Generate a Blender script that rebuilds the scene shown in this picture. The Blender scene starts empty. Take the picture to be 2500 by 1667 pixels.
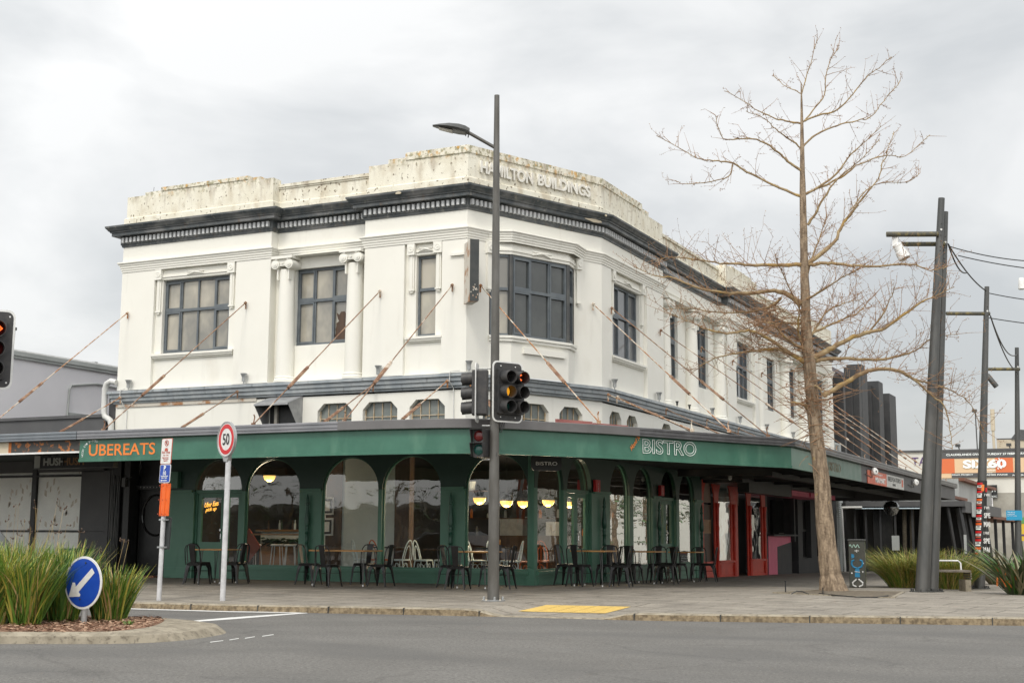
import bpy, bmesh, math, random
from math import sin, cos, pi, radians, sqrt, atan2
from mathutils import Vector, Matrix

sc = bpy.context.scene
COL = sc.collection
R = random.Random(7)

# ------------------------------------------------------------------ camera
F_PX, PIT, ROL, YAW = 3267.5, radians(8.3), radians(0.31), radians(25.62)
CAM = Vector((12.04, -26.26, 1.01))
FW = Vector((-sin(YAW)*cos(PIT), cos(YAW)*cos(PIT), sin(PIT)))
_rt = Vector((cos(YAW), sin(YAW), 0)); _up = _rt.cross(FW)
RT = cos(ROL)*_rt + sin(ROL)*_up; UP = -sin(ROL)*_rt + cos(ROL)*_up
cd = bpy.data.cameras.new('camera'); cam = bpy.data.objects.new('camera', cd); COL.objects.link(cam)
cd.sensor_width = 36.0; cd.lens = 36.0*F_PX/2500.0; cd.clip_start = 0.1; cd.clip_end = 2000
cam.matrix_world = Matrix(((RT.x, UP.x, -FW.x, CAM.x), (RT.y, UP.y, -FW.y, CAM.y), (RT.z, UP.z, -FW.z, CAM.z), (0, 0, 0, 1)))
sc.camera = cam

# ------------------------------------------------------------------ light, sky, exposure
SUN_EL, SUN_AZ = radians(50), radians(172)      # azimuth clockwise from +Y
SUN_DIR = Vector((sin(SUN_AZ)*cos(SUN_EL), cos(SUN_AZ)*cos(SUN_EL), sin(SUN_EL)))
sl = bpy.data.lights.new('sun', 'SUN'); so = bpy.data.objects.new('sun', sl); COL.objects.link(so)
sl.energy = 1.35; sl.angle = radians(14); sl.color = (1.0, 0.95, 0.86)
so.rotation_euler = (-SUN_DIR).to_track_quat('-Z', 'Y').to_euler()
W = bpy.data.worlds.new('World'); sc.world = W; W.use_nodes = True
def build_world():
    nt = W.node_tree; N = nt.nodes; L = nt.links; N.clear()
    out = N.new('ShaderNodeOutputWorld'); add = N.new('ShaderNodeAddShader')
    sky = N.new('ShaderNodeTexSky'); sky.sky_type = 'NISHITA'; sky.sun_disc = False
    sky.sun_elevation = SUN_EL; sky.sun_rotation = SUN_AZ; sky.dust_density = 3
    b1 = N.new('ShaderNodeBackground'); b1.inputs[1].default_value = 0.02; L.new(sky.outputs[0], b1.inputs[0])
    tc = N.new('ShaderNodeTexCoord')
    mp = N.new('ShaderNodeMapping'); mp.inputs['Scale'].default_value = (1.0, 1.0, 2.2); mp.inputs['Rotation'].default_value = (0.05, 0.06, 0.4)
    L.new(tc.outputs['Generated'], mp.inputs[0])
    nz = N.new('ShaderNodeTexNoise'); nz.inputs['Scale'].default_value = 3.6; nz.inputs['Detail'].default_value = 6; nz.inputs['Roughness'].default_value = .5
    nz.inputs['Distortion'].default_value = .35
    L.new(mp.outputs[0], nz.inputs['Vector'])
    rp = N.new('ShaderNodeValToRGB'); e = rp.color_ramp.elements
    e[0].position = .38; e[0].color = (.60, .61, .605, 1); e[1].position = .60; e[1].color = (.84, .835, .815, 1)
    L.new(nz.outputs[0], rp.inputs[0])
    # the cloud deck is brighter towards the hidden sun, darker low down on the far side
    dt = N.new('ShaderNodeVectorMath'); dt.operation = 'DOT_PRODUCT'; dt.inputs[1].default_value = SUN_DIR
    L.new(tc.outputs['Generated'], dt.inputs[0])
    mr = N.new('ShaderNodeMapRange'); mr.inputs[1].default_value = -.6; mr.inputs[2].default_value = 1; mr.inputs[3].default_value = .78; mr.inputs[4].default_value = 1.95
    L.new(dt.outputs['Value'], mr.inputs[0])
    b2 = N.new('ShaderNodeBackground'); L.new(rp.outputs[0], b2.inputs[0]); L.new(mr.outputs[0], b2.inputs[1])
    L.new(b1.outputs[0], add.inputs[0]); L.new(b2.outputs[0], add.inputs[1]); L.new(add.outputs[0], out.inputs[0])
build_world()
vs = sc.view_settings; vs.view_transform = 'Standard'; vs.look = 'None'; vs.exposure = 0.14; vs.gamma = 1
sc.cycles.max_bounces = 8; sc.cycles.transparent_max_bounces = 16; sc.cycles.sample_clamp_indirect = 6; sc.cycles.caustics_reflective = False; sc.cycles.caustics_refractive = False
try:
    sc.cycles.use_denoising = True
except Exception: pass

# ------------------------------------------------------------------ helpers
def V(*a): return Vector(a)
def ray(u, w): return FW + RT*((u-1250)/F_PX) - UP*((w-833.5)/F_PX)      # photo pixel (2500 wide) -> direction
def on_z(u, w, z): d = ray(u, w); return CAM + d*((z-CAM.z)/d.z)
def on_plane(u, w, p, n): d = ray(u, w); return CAM + d*((Vector(p)-CAM).dot(Vector(n))/d.dot(Vector(n)))
NH = V(FW.x, FW.y, 0).normalized()
def at_dist(u, w, base): return on_plane(u, w, base, NH)
def zf(x, y): return -.017*max(0, -y) - .011*max(0, y) - .004*max(0, x)   # footpath falls to the kerb and along the side street
ROAD = -.235

OFF = {}
def off(p): return OFF.get(p.name, Vector()) if p else Vector()
def thing(name, label, cat, loc=(0, 0, 0), rz=0, group=None):
    o = bpy.data.objects.new(name, None); COL.objects.link(o); o.empty_display_size = .2
    o.location = loc; o.rotation_euler = (0, 0, rz); o['label'] = label; o['category'] = cat
    if group: o['group'] = group
    OFF[o.name] = Vector(loc)
    return o
def tag(o, label, cat, group=None):
    o['label'] = label; o['category'] = cat
    if group: o['group'] = group
    return o
def dup(root, loc, rz, label, group=None, name=None):
    r = root.copy(); COL.objects.link(r); r.location = loc; r.rotation_euler = (0, 0, rz); r['label'] = label
    if group: r['group'] = group
    for ch in list(root.children):
        c = ch.copy(); COL.objects.link(c); c.parent = r
        for g in ch.children:
            d = g.copy(); COL.objects.link(d); d.parent = c
    return r

class MB:
    def __init__(s): s.v = []; s.f = []; s.m = []
    def add(s, vs, fs, mi=0):
        b = len(s.v); s.v += [tuple(p) for p in vs]
        for f in fs: s.f.append(tuple(b+i for i in f)); s.m.append(mi)
    def quad(s, a, b, c, d, mi=0): s.add([a, b, c, d], [(0, 1, 2, 3)], mi)
    def hexa(s, p, mi=0):  # 8 corners: bottom ring 0-3, top ring 4-7
        s.add(p, [(0, 3, 2, 1), (4, 5, 6, 7), (0, 1, 5, 4), (1, 2, 6, 5), (2, 3, 7, 6), (3, 0, 4, 7)], mi)
    def box(s, x0, x1, y0, y1, z0, z1, mi=0):
        s.hexa([(x0, y0, z0), (x1, y0, z0), (x1, y1, z0), (x0, y1, z0), (x0, y0, z1), (x1, y0, z1), (x1, y1, z1), (x0, y1, z1)], mi)
    def fbox(s, fr, s0, s1, z0, z1, o0, o1, mi=0):
        s.hexa([fr(s0, z0, o1), fr(s1, z0, o1), fr(s1, z0, o0), fr(s0, z0, o0), fr(s0, z1, o1), fr(s1, z1, o1), fr(s1, z1, o0), fr(s0, z1, o0)], mi)
    def tube(s, pts, rad, n=8, mi=0, caps=True):
        pts = [Vector(p) for p in pts]
        if not isinstance(rad, (list, tuple)): rad = [rad]*len(pts)
        b = len(s.v); prev = None
        for i, p in enumerate(pts):
            t = (pts[min(i+1, len(pts)-1)] - pts[max(i-1, 0)])
            if t.length < 1e-9: t = V(0, 0, 1)
            t.normalize()
            if prev is None:
                a = V(0, 0, 1) if abs(t.z) < .9 else V(1, 0, 0)
                x = t.cross(a).normalized()
            else:
                x = prev - t*prev.dot(t)
                x = x.normalized() if x.length > 1e-6 else t.orthogonal().normalized()
            prev = x; y = t.cross(x)
            for k in range(n):
                a = 2*pi*k/n; s.v.append(tuple(p + (x*cos(a) + y*sin(a))*rad[i]))
        for i in range(len(pts)-1):
            for k in range(n):
                k2 = (k+1) % n
                s.f.append((b+i*n+k, b+i*n+k2, b+(i+1)*n+k2, b+(i+1)*n+k)); s.m.append(mi)
        if caps:
            s.f.append(tuple(b+k for k in range(n))[::-1]); s.m.append(mi)
            e = b+(len(pts)-1)*n; s.f.append(tuple(e+k for k in range(n))); s.m.append(mi)
    def lathe(s, prof, c, n=16, mi=0, axis=None):     # prof: (r, h) along axis
        c = Vector(c); ax = Vector(axis or (0, 0, 1)).normalized(); x = ax.orthogonal().normalized(); y = ax.cross(x)
        b = len(s.v)
        for r, h in prof:
            for k in range(n):
                a = 2*pi*k/n; s.v.append(tuple(c + ax*h + (x*cos(a)+y*sin(a))*max(r, 1e-4)))
        for i in range(len(prof)-1):
            for k in range(n):
                k2 = (k+1) % n; s.f.append((b+i*n+k, b+i*n+k2, b+(i+1)*n+k2, b+(i+1)*n+k)); s.m.append(mi)
        s.f.append(tuple(b+k for k in range(n))[::-1]); s.m.append(mi)
        e = b+(len(prof)-1)*n; s.f.append(tuple(e+k for k in range(n))); s.m.append(mi)
    def prism(s, poly, fr, o0, o1, mi=0):   # poly of (s,z) in a wall frame, from o0 to o1
        n = len(poly)
        vs = [fr(a, z, o0) for a, z in poly] + [fr(a, z, o1) for a, z in poly]
        s.add(vs, [tuple(range(n))[::-1], tuple(range(n, 2*n))] + [(i, (i+1) % n, n+(i+1) % n, n+i) for i in range(n)], mi)
    def sweep(s, path, prof, mi=0, caps=True):   # path: plan points, outward = right of travel; prof: (o, z)
        P = [Vector((p[0], p[1])) for p in path]; n = len(P); offs = []
        for i in range(n):
            d0 = (P[i]-P[i-1]).normalized() if i else None
            d1 = (P[i+1]-P[i]).normalized() if i < n-1 else None
            r0 = Vector((d0.y, -d0.x)) if d0 else None; r1 = Vector((d1.y, -d1.x)) if d1 else None
            if r0 is None: m = r1
            elif r1 is None: m = r0
            else: m = (r0+r1)/max(.2, 1+r0.dot(r1))
            offs.append(m)
        b = len(s.v); k = len(prof)
        for i in range(n):
            for o, z in prof: q = P[i]+offs[i]*o; s.v.append((q.x, q.y, z))
        for i in range(n-1):
            for j in range(k-1):
                s.f.append((b+i*k+j, b+i*k+j+1, b+(i+1)*k+j+1, b+(i+1)*k+j)); s.m.append(mi)
        if caps:
            s.f.append(tuple(b+j for j in range(k))); s.m.append(mi)
            s.f.append(tuple(b+(n-1)*k+j for j in range(k))[::-1]); s.m.append(mi)
    def build(s, name, mats, parent=None, smooth=False, local=False, bev=0, recalc=True):
        o_ = Vector() if local else off(parent)
        me = bpy.data.meshes.new(name)
        me.from_pydata([(p[0]-o_.x, p[1]-o_.y, p[2]-o_.z) for p in s.v], [], s.f)
        if not isinstance(mats, (list, tuple)): mats = [mats]
        for m in mats: me.materials.append(m)
        if len(mats) > 1: me.polygons.foreach_set('material_index', s.m)
        if recalc:
            bm = bmesh.new(); bm.from_mesh(me); bmesh.ops.recalc_face_normals(bm, faces=bm.faces); bm.to_mesh(me); bm.free()
        if smooth:
            me.polygons.foreach_set('use_smooth', [True]*len(me.polygons))
            try: me.set_sharp_from_angle(angle=radians(40))
            except Exception: pass
        me.update()
        o = bpy.data.objects.new(name, me); COL.objects.link(o)
        if parent: o.parent = parent; OFF[o.name] = off(parent)
        if bev:
            md = o.modifiers.new('bevel', 'BEVEL'); md.width = bev; md.segments = 2; md.limit_method = 'ANGLE'; md.angle_limit = radians(50)
        return o

# wall frames: s along the wall, z up, o outwards
B_ = V(-1.69, 0, 0); C_ = V(0, 3.94, 0); CHD = (C_-B_).normalized(); CHN = V(CHD.y, -CHD.x, 0)
def FL(s, z, o=0): return V(s, -o, z)
def FR(s, z, o=0): return V(o, s, z)
def FC(s, z, o=0): return B_ + CHD*s + CHN*o + V(0, 0, z)

def wall(mb, fr, s0, s1, z0, z1, ops, o=0, depth=.2, mi=0, mr=None):
    """wall sheet with openings; an opening = (a, b, sill, [(s,z) top profile from a to b])"""
    mr = mi if mr is None else mr
    q = lambda a, b, c, d, m=mi: mb.quad(fr(*a), fr(*b), fr(*c), fr(*d), m)
    x = s0
    for a, b, sill, prof in sorted(ops, key=lambda t: t[0]):
        if a > x: q((x, z0, o), (a, z0, o), (a, z1, o), (x, z1, o))
        if sill > z0: q((a, z0, o), (b, z0, o), (b, sill, o), (a, sill, o))
        if prof is None:
            for e in (a, b): q((e, sill, o), (e, z1, o), (e, z1, o-depth), (e, sill, o-depth), mr)
            if sill > z0: q((a, sill, o), (b, sill, o), (b, sill, o-depth), (a, sill, o-depth), mr)
            x = b; continue
        for (sa, za), (sb, zb) in zip(prof, prof[1:]):
            if sb - sa > 1e-6: q((sa, za, o), (sb, zb, o), (sb, z1, o), (sa, z1, o))
            q((sa, za, o), (sb, zb, o), (sb, zb, o-depth), (sa, za, o-depth), mr)
        q((a, sill, o), (a, prof[0][1], o), (a, prof[0][1], o-depth), (a, sill, o-depth), mr)
        q((b, sill, o), (b, prof[-1][1], o), (b, prof[-1][1], o-depth), (b, sill, o-depth), mr)
        if sill > z0+1e-6: q((a, sill, o), (b, sill, o), (b, sill, o-depth), (a, sill, o-depth), mr)
        x = b
    if x < s1: q((x, z0, o), (s1, z0, o), (s1, z1, o), (x, z1, o))
def rect_op(a, b, z0, z1): return (a, b, z0, [(a, z1), (b, z1)])
def arch_prof(a, b, spring, top, n=18):
    c = (a+b)/2; r = (b-a)/2
    return [(c - r*cos(pi*i/n), spring + (top-spring)*sin(pi*i/n)) for i in range(n+1)]
def arch_op(a, b, sill, spring, top): return (a, b, sill, arch_prof(a, b, spring, top))

# ------------------------------------------------------------------ materials
def mat(name, col, rough=.6, col2=None, scale=6, lo=.4, hi=.62, bump=0, bscale=60, metal=0, emit=0, stretch=None, spec=.5, coat=0, detail=4):
    m = bpy.data.materials.new(name); m.use_nodes = True; nt = m.node_tree; N = nt.nodes; L = nt.links
    b = N['Principled BSDF']; b.inputs['Base Color'].default_value = (*col, 1); b.inputs['Roughness'].default_value = rough; b.inputs['Metallic'].default_value = metal
    b.inputs['Specular IOR Level'].default_value = spec
    if coat: b.inputs['Coat Weight'].default_value = coat; b.inputs['Coat Roughness'].default_value = .1
    if emit: b.inputs['Emission Color'].default_value = (*col, 1); b.inputs['Emission Strength'].default_value = emit
    tc = N.new('ShaderNodeTexCoord'); mp = N.new('ShaderNodeMapping'); L.new(tc.outputs['Object'], mp.inputs[0])
    if stretch: mp.inputs['Scale'].default_value = stretch
    if col2 is not None:
        nz = N.new('ShaderNodeTexNoise'); nz.inputs['Scale'].default_value = scale; nz.inputs['Detail'].default_value = detail; nz.inputs['Roughness'].default_value = .6
        L.new(mp.outputs[0], nz.inputs['Vector'])
        rp = N.new('ShaderNodeValToRGB'); e = rp.color_ramp.elements; e[0].position = lo; e[0].color = (*col, 1); e[1].position = hi; e[1].color = (*col2, 1)
        L.new(nz.outputs[0], rp.inputs[0]); L.new(rp.outputs[0], b.inputs['Base Color'])
    if bump:
        n2 = N.new('ShaderNodeTexNoise'); n2.inputs['Scale'].default_value = bscale; n2.inputs['Detail'].default_value = 3; L.new(tc.outputs['Object'], n2.inputs['Vector'])
        bp = N.new('ShaderNodeBump'); bp.inputs['Strength'].default_value = bump; bp.inputs['Distance'].default_value = .02
        L.new(n2.outputs[0], bp.inputs['Height']); L.new(bp.outputs[0], b.inputs['Normal'])
    return m
def mixin(m, col, build_fac):
    """lay another colour over a material's base colour with a factor socket built by build_fac(N, L, texcoord)"""
    nt = m.node_tree; N = nt.nodes; L = nt.links; b = N['Principled BSDF']
    mx = N.new('ShaderNodeMix'); mx.data_type = 'RGBA'
    inp = b.inputs['Base Color']
    if inp.is_linked: L.new(inp.links[0].from_socket, mx.inputs[6])
    else: mx.inputs[6].default_value = inp.default_value
    mx.inputs[7].default_value = (*col, 1)
    tc = [n for n in N if n.type == 'TEX_COORD'][0]
    L.new(build_fac(N, L, tc), mx.inputs[0]); L.new(mx.outputs[2], b.inputs['Base Color'])
def f_noise(scale, lo, hi, stretch=(1, 1, 1), amount=1.0, detail=5, loc=(0, 0, 0)):
    def fn(N, L, tc):
        mp = N.new('ShaderNodeMapping'); mp.inputs['Scale'].default_value = stretch; mp.inputs['Location'].default_value = loc; L.new(tc.outputs['Object'], mp.inputs[0])
        nz = N.new('ShaderNodeTexNoise'); nz.inputs['Scale'].default_value = scale; nz.inputs['Detail'].default_value = detail; L.new(mp.outputs[0], nz.inputs['Vector'])
        mr = N.new('ShaderNodeMapRange'); mr.inputs[1].default_value = lo; mr.inputs[2].default_value = hi; mr.inputs[4].default_value = amount
        L.new(nz.outputs[0], mr.inputs[0]); return mr.outputs[0]
    return fn
def f_height(z0, z1, fn):
    def g(N, L, tc):
        a = fn(N, L, tc); sx = N.new('ShaderNodeSeparateXYZ'); L.new(tc.outputs['Object'], sx.inputs[0])
        mr = N.new('ShaderNodeMapRange'); mr.inputs[1].default_value = z0; mr.inputs[2].default_value = z1; L.new(sx.outputs[2], mr.inputs[0])
        mu = N.new('ShaderNodeMath'); mu.operation = 'MULTIPLY'; L.new(a, mu.inputs[0]); L.new(mr.outputs[0], mu.inputs[1]); return mu.outputs[0]
    return g
def glass(name, tint=(.95, .97, .96), base=.085, edge=.6):
    m = bpy.data.materials.new(name); m.use_nodes = True; N = m.node_tree.nodes; L = m.node_tree.links; N.clear()
    out = N.new('ShaderNodeOutputMaterial'); mx = N.new('ShaderNodeMixShader'); tr = N.new('ShaderNodeBsdfTransparent'); gl = N.new('ShaderNodeBsdfGlossy')
    tr.inputs[0].default_value = (*tint, 1); gl.inputs['Roughness'].default_value = .012; gl.inputs[0].default_value = (.95, .97, .97, 1)
    fr = N.new('ShaderNodeFresnel'); fr.inputs[0].default_value = 1.5
    mr = N.new('ShaderNodeMapRange'); mr.inputs[1].default_value = .04; mr.inputs[2].default_value = .6; mr.inputs[3].default_value = base; mr.inputs[4].default_value = edge
    tc = N.new('ShaderNodeTexCoord'); nz = N.new('ShaderNodeTexNoise'); nz.inputs['Scale'].default_value = 1.1; L.new(tc.outputs['Object'], nz.inputs['Vector'])
    bp = N.new('ShaderNodeBump'); bp.inputs['Strength'].default_value = .035; bp.inputs['Distance'].default_value = .1; L.new(nz.outputs[0], bp.inputs['Height']); L.new(bp.outputs[0], gl.inputs['Normal'])
    L.new(fr.outputs[0], mr.inputs[0]); L.new(mr.outputs[0], mx.inputs[0]); L.new(tr.outputs[0], mx.inputs[1]); L.new(gl.outputs[0], mx.inputs[2]); L.new(mx.outputs[0], out.inputs[0])
    return m

M = {}
M['wall'] = mat('white_render', (.82, .805, .74), .75, (.80, .785, .72), .9, bump=.12, bscale=90)
mixin(M['wall'], (.45, .42, .36), f_noise(5, .62, .84, (1, 1, .12), .25))
mixin(M['wall'], (.52, .47, .38), f_noise(1.4, .60, .80, (1, 1, .5), .3)); mixin(M['wall'], (.5, .46, .38), f_noise(14, .73, .78, (1, 1, 1), .4))
M['parapet'] = mat('weathered_render', (.80, .77, .66), .8, (.72, .68, .56), 2.0, bump=.4, bscale=40)
mixin(M['parapet'], (.50, .42, .30), f_noise(3.2, .52, .70, (1, 1, .5), .6))
mixin(M['parapet'], (.24, .175, .125), f_height(9.05, 9.6, f_noise(6, .52, .74, (1, 1, .25), .75, 8)))
mixin(M['parapet'], (.17, .13, .08), f_noise(13, .62, .67, (1, 1, .8), .95))
mixin(M['parapet'], (.26, .24, .13), f_height(9.50, 9.74, f_noise(11, .50, .60, (1, 1, 1), .75)))
mixin(M['parapet'], (.62, .31, .03), f_height(9.55, 9.80, f_noise(7, .57, .64, (1, 1, 1), .7, loc=(3, 1, 2))))
M['cornice'] = mat('dark_grey_cornice_paint', (.050, .060, .066), .5, (.12, .125, .125), 4, .42, .7)
mixin(M['cornice'], (.30, .28, .24), f_noise(9, .60, .72, (1, 1, .5), .5))
mixin(M['cornice'], (.25, .245, .24), f_noise(1.1, .52, .68, (1, 1, 4), .6)); mixin(M['cornice'], (.16, .10, .055), f_noise(6, .62, .74, (1, 1, .4), .6))
M['dentil'] = mat('grey_dentil_paint', (.56, .57, .575), .6, (.46, .47, .475), 8)
M['belt'] = mat('blue_grey_moulding_paint', (.24, .27, .29), .5, (.33, .35, .36), 3, stretch=(1, 1, .3))
mixin(M['belt'], (.07, .075, .075), f_noise(9, .60, .72, (1, 1, .25), .6))
M['frame'] = mat('blue_grey_window_paint', (.098, .115, .130), .45, (.13, .148, .16), 4)
M['green'] = mat('green_shopfront_paint', (.082, .205, .142), .42, (.094, .222, .155), 2, bump=.06, bscale=30)
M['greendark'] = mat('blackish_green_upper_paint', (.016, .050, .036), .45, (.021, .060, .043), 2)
M['post'] = mat('dark_green_post_paint', (.020, .085, .055), .35, (.026, .10, .065), 6)
M['fascia'] = mat('green_fascia_paint', (.040, .138, .094), .36, (.052, .165, .114), 1.6, bump=.10, bscale=9)
mixin(M['fascia'], (.14, .28, .20), f_noise(2.3, .54, .74, (1, 1, .35), .5))
mixin(M['fascia'], (.025, .07, .05), f_noise(5, .60, .80, (1, 1, .15), .4)); mixin(M['green'], (.022, .06, .042), f_noise(4, .60, .80, (1, 1, .2), .45)); mixin(M['green'], (.12, .22, .17), f_noise(16, .68, .74, (1, 1, 1), .35))
M['fascia_dull'] = mat('faded_green_fascia_paint', (.085, .155, .125), .5, (.13, .19, .16), 3)
M['gutter'] = mat('grey_metal_gutter', (.20, .205, .22), .45, (.25, .25, .265), 2, metal=.2)
M['gutter_dark'] = mat('dark_metal_gutter', (.085, .085, .09), .4, (.12, .12, .125), 3, metal=.2)
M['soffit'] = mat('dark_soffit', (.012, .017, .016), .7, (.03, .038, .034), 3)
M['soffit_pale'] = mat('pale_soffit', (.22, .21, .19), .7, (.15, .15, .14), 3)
M['black'] = mat('black_paint', (.012, .013, .013), .45, (.02, .02, .02), 5)
M['blackwall'] = mat('charcoal_wall_paint', (.032, .034, .036), .6, (.045, .045, .046), 2)
M['charcoal'] = mat('charcoal_cladding', (.075, .075, .078), .6, (.09, .09, .092), 1.5)
M['darkmetal'] = mat('dark_metal', (.055, .058, .058), .4, (.085, .085, .08), 3, metal=.3)
M['pole'] = mat('grey_painted_steel', (.095, .09, .080), .42, (.15, .145, .135), 5, .4, .7, metal=.35, stretch=(1, 1, .3))
M['leanpole'] = mat('dark_painted_steel', (.072, .075, .074), .42, (.125, .122, .115), 3, .4, .7, metal=.3, stretch=(1, 1, .25))
M['lichenpole'] = mat('lichened_steel', (.075, .072, .055), .6, (.21, .17, .06), 9, .5, .66)
M['white'] = mat('white_paint', (.80, .80, .79), .5, (.70, .70, .68), 6)
M['whitepole'] = mat('pale_grey_pole', (.60, .60, .61), .45, (.48, .48, .49), 8)
M['galv'] = mat('galvanised_steel', (.42, .43, .43), .4, (.34, .35, .35), 9, metal=.5)
M['rust'] = mat('rusty_rod', (.20, .105, .062), .75, (.36, .235, .15), 7, .45, .62)
mixin(M['rust'], (.62, .54, .44), f_noise(3, .60, .66, (1, 1, 1), .8))
M['paleRod'] = mat('flaking_white_rod', (.60, .54, .45), .7, (.36, .15, .05), 5, .42, .56)
M['blade'] = mat('black_weathered_sign', (.030, .036, .036), .5, (.05, .052, .05), 4)
M['signrust'] = mat('rusty_sign_edge', (.58, .54, .47), .6, (.36, .17, .07), 3, .5, .62)
M['pvc'] = mat('white_downpipe', (.66, .66, .64), .4, (.58, .58, .55), 4)
M['blind_reflect'] = mat('blind_with_painted_reflection', (.44, .405, .33), .06, (.215, .208, .185), .75, .40, .60, spec=.75, stretch=(1, 1, .6))  # beige blind; its soft pale and dark patches are painted-in cloud reflections
M['darkpane'] = mat('dark_window_glass', (.050, .055, .053), .05, (.075, .08, .076), .9, spec=.75)
M['greypane'] = mat('grey_window_glass', (.13, .135, .14), .06, (.09, .095, .10), 1.1, spec=.75)
M['obscure'] = mat('dusty_wired_glass', (.15, .17, .16), .25, (.20, .215, .20), 3)
M['bar'] = mat('rusty_glazing_bar', (.42, .30, .16), .7, (.55, .48, .38), 9)
M['red'] = mat('red_shopfront_paint', (.60, .055, .03), .45, (.50, .045, .026), 3)
M['pink'] = mat('pink_painted_panel', (.72, .15, .25), .5, (.66, .13, .22), 3)
M['glass'] = glass('shop_glass')
M['wood'] = mat('warm_wood', (.34, .18, .075), .5, (.24, .12, .05), 5, stretch=(1, 9, 9))
M['tabletop'] = mat('orange_table_wood', (.50, .26, .085), .4, (.40, .20, .06), 4, stretch=(2, 12, 1))
M['chair'] = mat('black_chair_metal', (.012, .012, .013), .35, (.018, .018, .018), 6, metal=.2)
M['chrome'] = mat('chrome', (.62, .62, .63), .2, metal=1.0)
M['whitechair'] = mat('pale_blue_chair_paint', (.72, .80, .80), .45)
M['orangechair'] = mat('orange_chair_paint', (.60, .12, .02), .4)
M['darkwood'] = mat('dark_brown_wood', (.060, .032, .018), .5, (.085, .045, .024), 3, stretch=(6, 6, .6))
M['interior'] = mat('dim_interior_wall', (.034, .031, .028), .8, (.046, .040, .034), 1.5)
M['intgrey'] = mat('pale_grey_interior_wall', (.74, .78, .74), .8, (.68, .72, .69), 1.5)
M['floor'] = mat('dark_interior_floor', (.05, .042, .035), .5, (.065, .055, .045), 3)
M['lampglow'] = mat('lit_amber_globe', (1.0, .56, .10), .4, emit=1.15)
M['neon'] = mat('neon_orange', (1.0, .46, .06), .4, emit=1.7)
M['amber'] = mat('lit_amber_lens', (1.0, .42, .02), .3, emit=.65)
M['redarrow'] = mat('lit_red_arrow', (1.0, .16, .03), .3, emit=1.5)
M['deadlens'] = mat('dark_lens', (.025, .02, .02), .15)
M['redlens'] = mat('unlit_red_lens', (.11, .012, .012), .15)
M['greenlens'] = mat('unlit_green_lens', (.012, .06, .05), .15)
M['visor'] = mat('black_visor', (.028, .028, .03), .5, (.05, .047, .045), 8)
M['signwhite'] = mat('sign_white', (.76, .76, .74), .4, (.68, .68, .66), 9)
M['signred'] = mat('sign_red', (.58, .008, .012), .35)
M['signblue'] = mat('sign_blue', (.010, .055, .36), .35, (.014, .07, .40), 6)
M['textblack'] = mat('sign_black', (.02, .02, .02), .5)
M['textred'] = mat('sign_dull_red', (.48, .09, .05), .5)
M['orange'] = mat('orange_letter_paint', (.80, .22, .035), .45)
M['orangebox'] = mat('orange_plastic', (.78, .13, .012), .35, (.68, .10, .01), 4)
M['letterwhite'] = mat('white_letter_paint', (.86, .90, .88), .4)
M['letterwall'] = mat('raised_letter_render', (.76, .74, .68), .75, (.58, .53, .45), 5, .5, .72)
M['tan'] = mat('tan_letters', (.22, .12, .05), .5)
M['concrete'] = mat('weathered_concrete', (.33, .29, .22), .85, (.22, .19, .14), 5, bump=.4, bscale=60)
mixin(M['concrete'], (.12, .10, .075), f_noise(20, .56, .68, (1, 1, 1), .7))
M['kerbface'] = mat('mossy_kerb_concrete', (.27, .21, .13), .9, (.12, .09, .055), 14, bump=.4, bscale=70)
M['asphalt'] = mat('asphalt', (.138, .132, .122), .85, (.176, .169, .157), .7, .35, .7, bump=.5, bscale=160)
mixin(M['asphalt'], (.075, .072, .066), f_noise(26, .50, .66, (1, 1, 1), .75, 2)); mixin(M['asphalt'], (.34, .33, .30), f_noise(38, .60, .70, (1, 1, 1), .6, 2, (2, 7, 0)))
mixin(M['asphalt'], (.085, .082, .078), f_noise(70, .55, .66, (1, 1, 1), .6, 3))
mixin(M['asphalt'], (.30, .29, .27), f_noise(95, .66, .72, (1, 1, 1), .5, 2, (5, 5, 0)))
mixin(M['asphalt'], (.10, .098, .094), f_noise(.55, .48, .68, (.6, 1.6, 1), .55))
def crack(N, L, tc):
    mp = N.new('ShaderNodeMapping'); mp.inputs['Scale'].default_value = (.16, .30, 1); L.new(tc.outputs['Object'], mp.inputs[0])
    nz = N.new('ShaderNodeTexNoise'); nz.inputs['Scale'].default_value = 3; nz.inputs['Detail'].default_value = 6; L.new(mp.outputs[0], nz.inputs['Vector'])
    mx = N.new('ShaderNodeMix'); mx.data_type = 'RGBA'; mx.inputs[0].default_value = .22; L.new(mp.outputs[0], mx.inputs[6]); L.new(nz.outputs[1], mx.inputs[7])
    vo = N.new('ShaderNodeTexVoronoi'); vo.feature = 'DISTANCE_TO_EDGE'; vo.inputs['Scale'].default_value = 1.6; L.new(mx.outputs[2], vo.inputs['Vector'])
    mr = N.new('ShaderNodeMapRange'); mr.inputs[1].default_value = .012; mr.inputs[2].default_value = .0; mr.inputs[4].default_value = .3; L.new(vo.outputs[0], mr.inputs[0]); return mr.outputs[0]
mixin(M['asphalt'], (.05, .048, .045), crack)
M['line'] = mat('white_road_paint', (.72, .72, .70), .6, (.55, .55, .53), 9, .45, .7)
M['yellow'] = mat('yellow_tactile_paint', (.66, .46, .13), .6, (.60, .41, .115), 7)
M['soil'] = mat('dry_soil', (.17, .14, .10), .95, (.10, .08, .055), 12, bump=.5, bscale=50)
M['mulch'] = mat('bark_mulch', (.30, .17, .105), .9, (.13, .07, .042), 30, bump=1, bscale=40)
M['chipA'] = mat('pale_bark_chip', (.42, .27, .18), .85)
M['chipB'] = mat('dark_bark_chip', (.19, .095, .055), .85)
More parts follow.
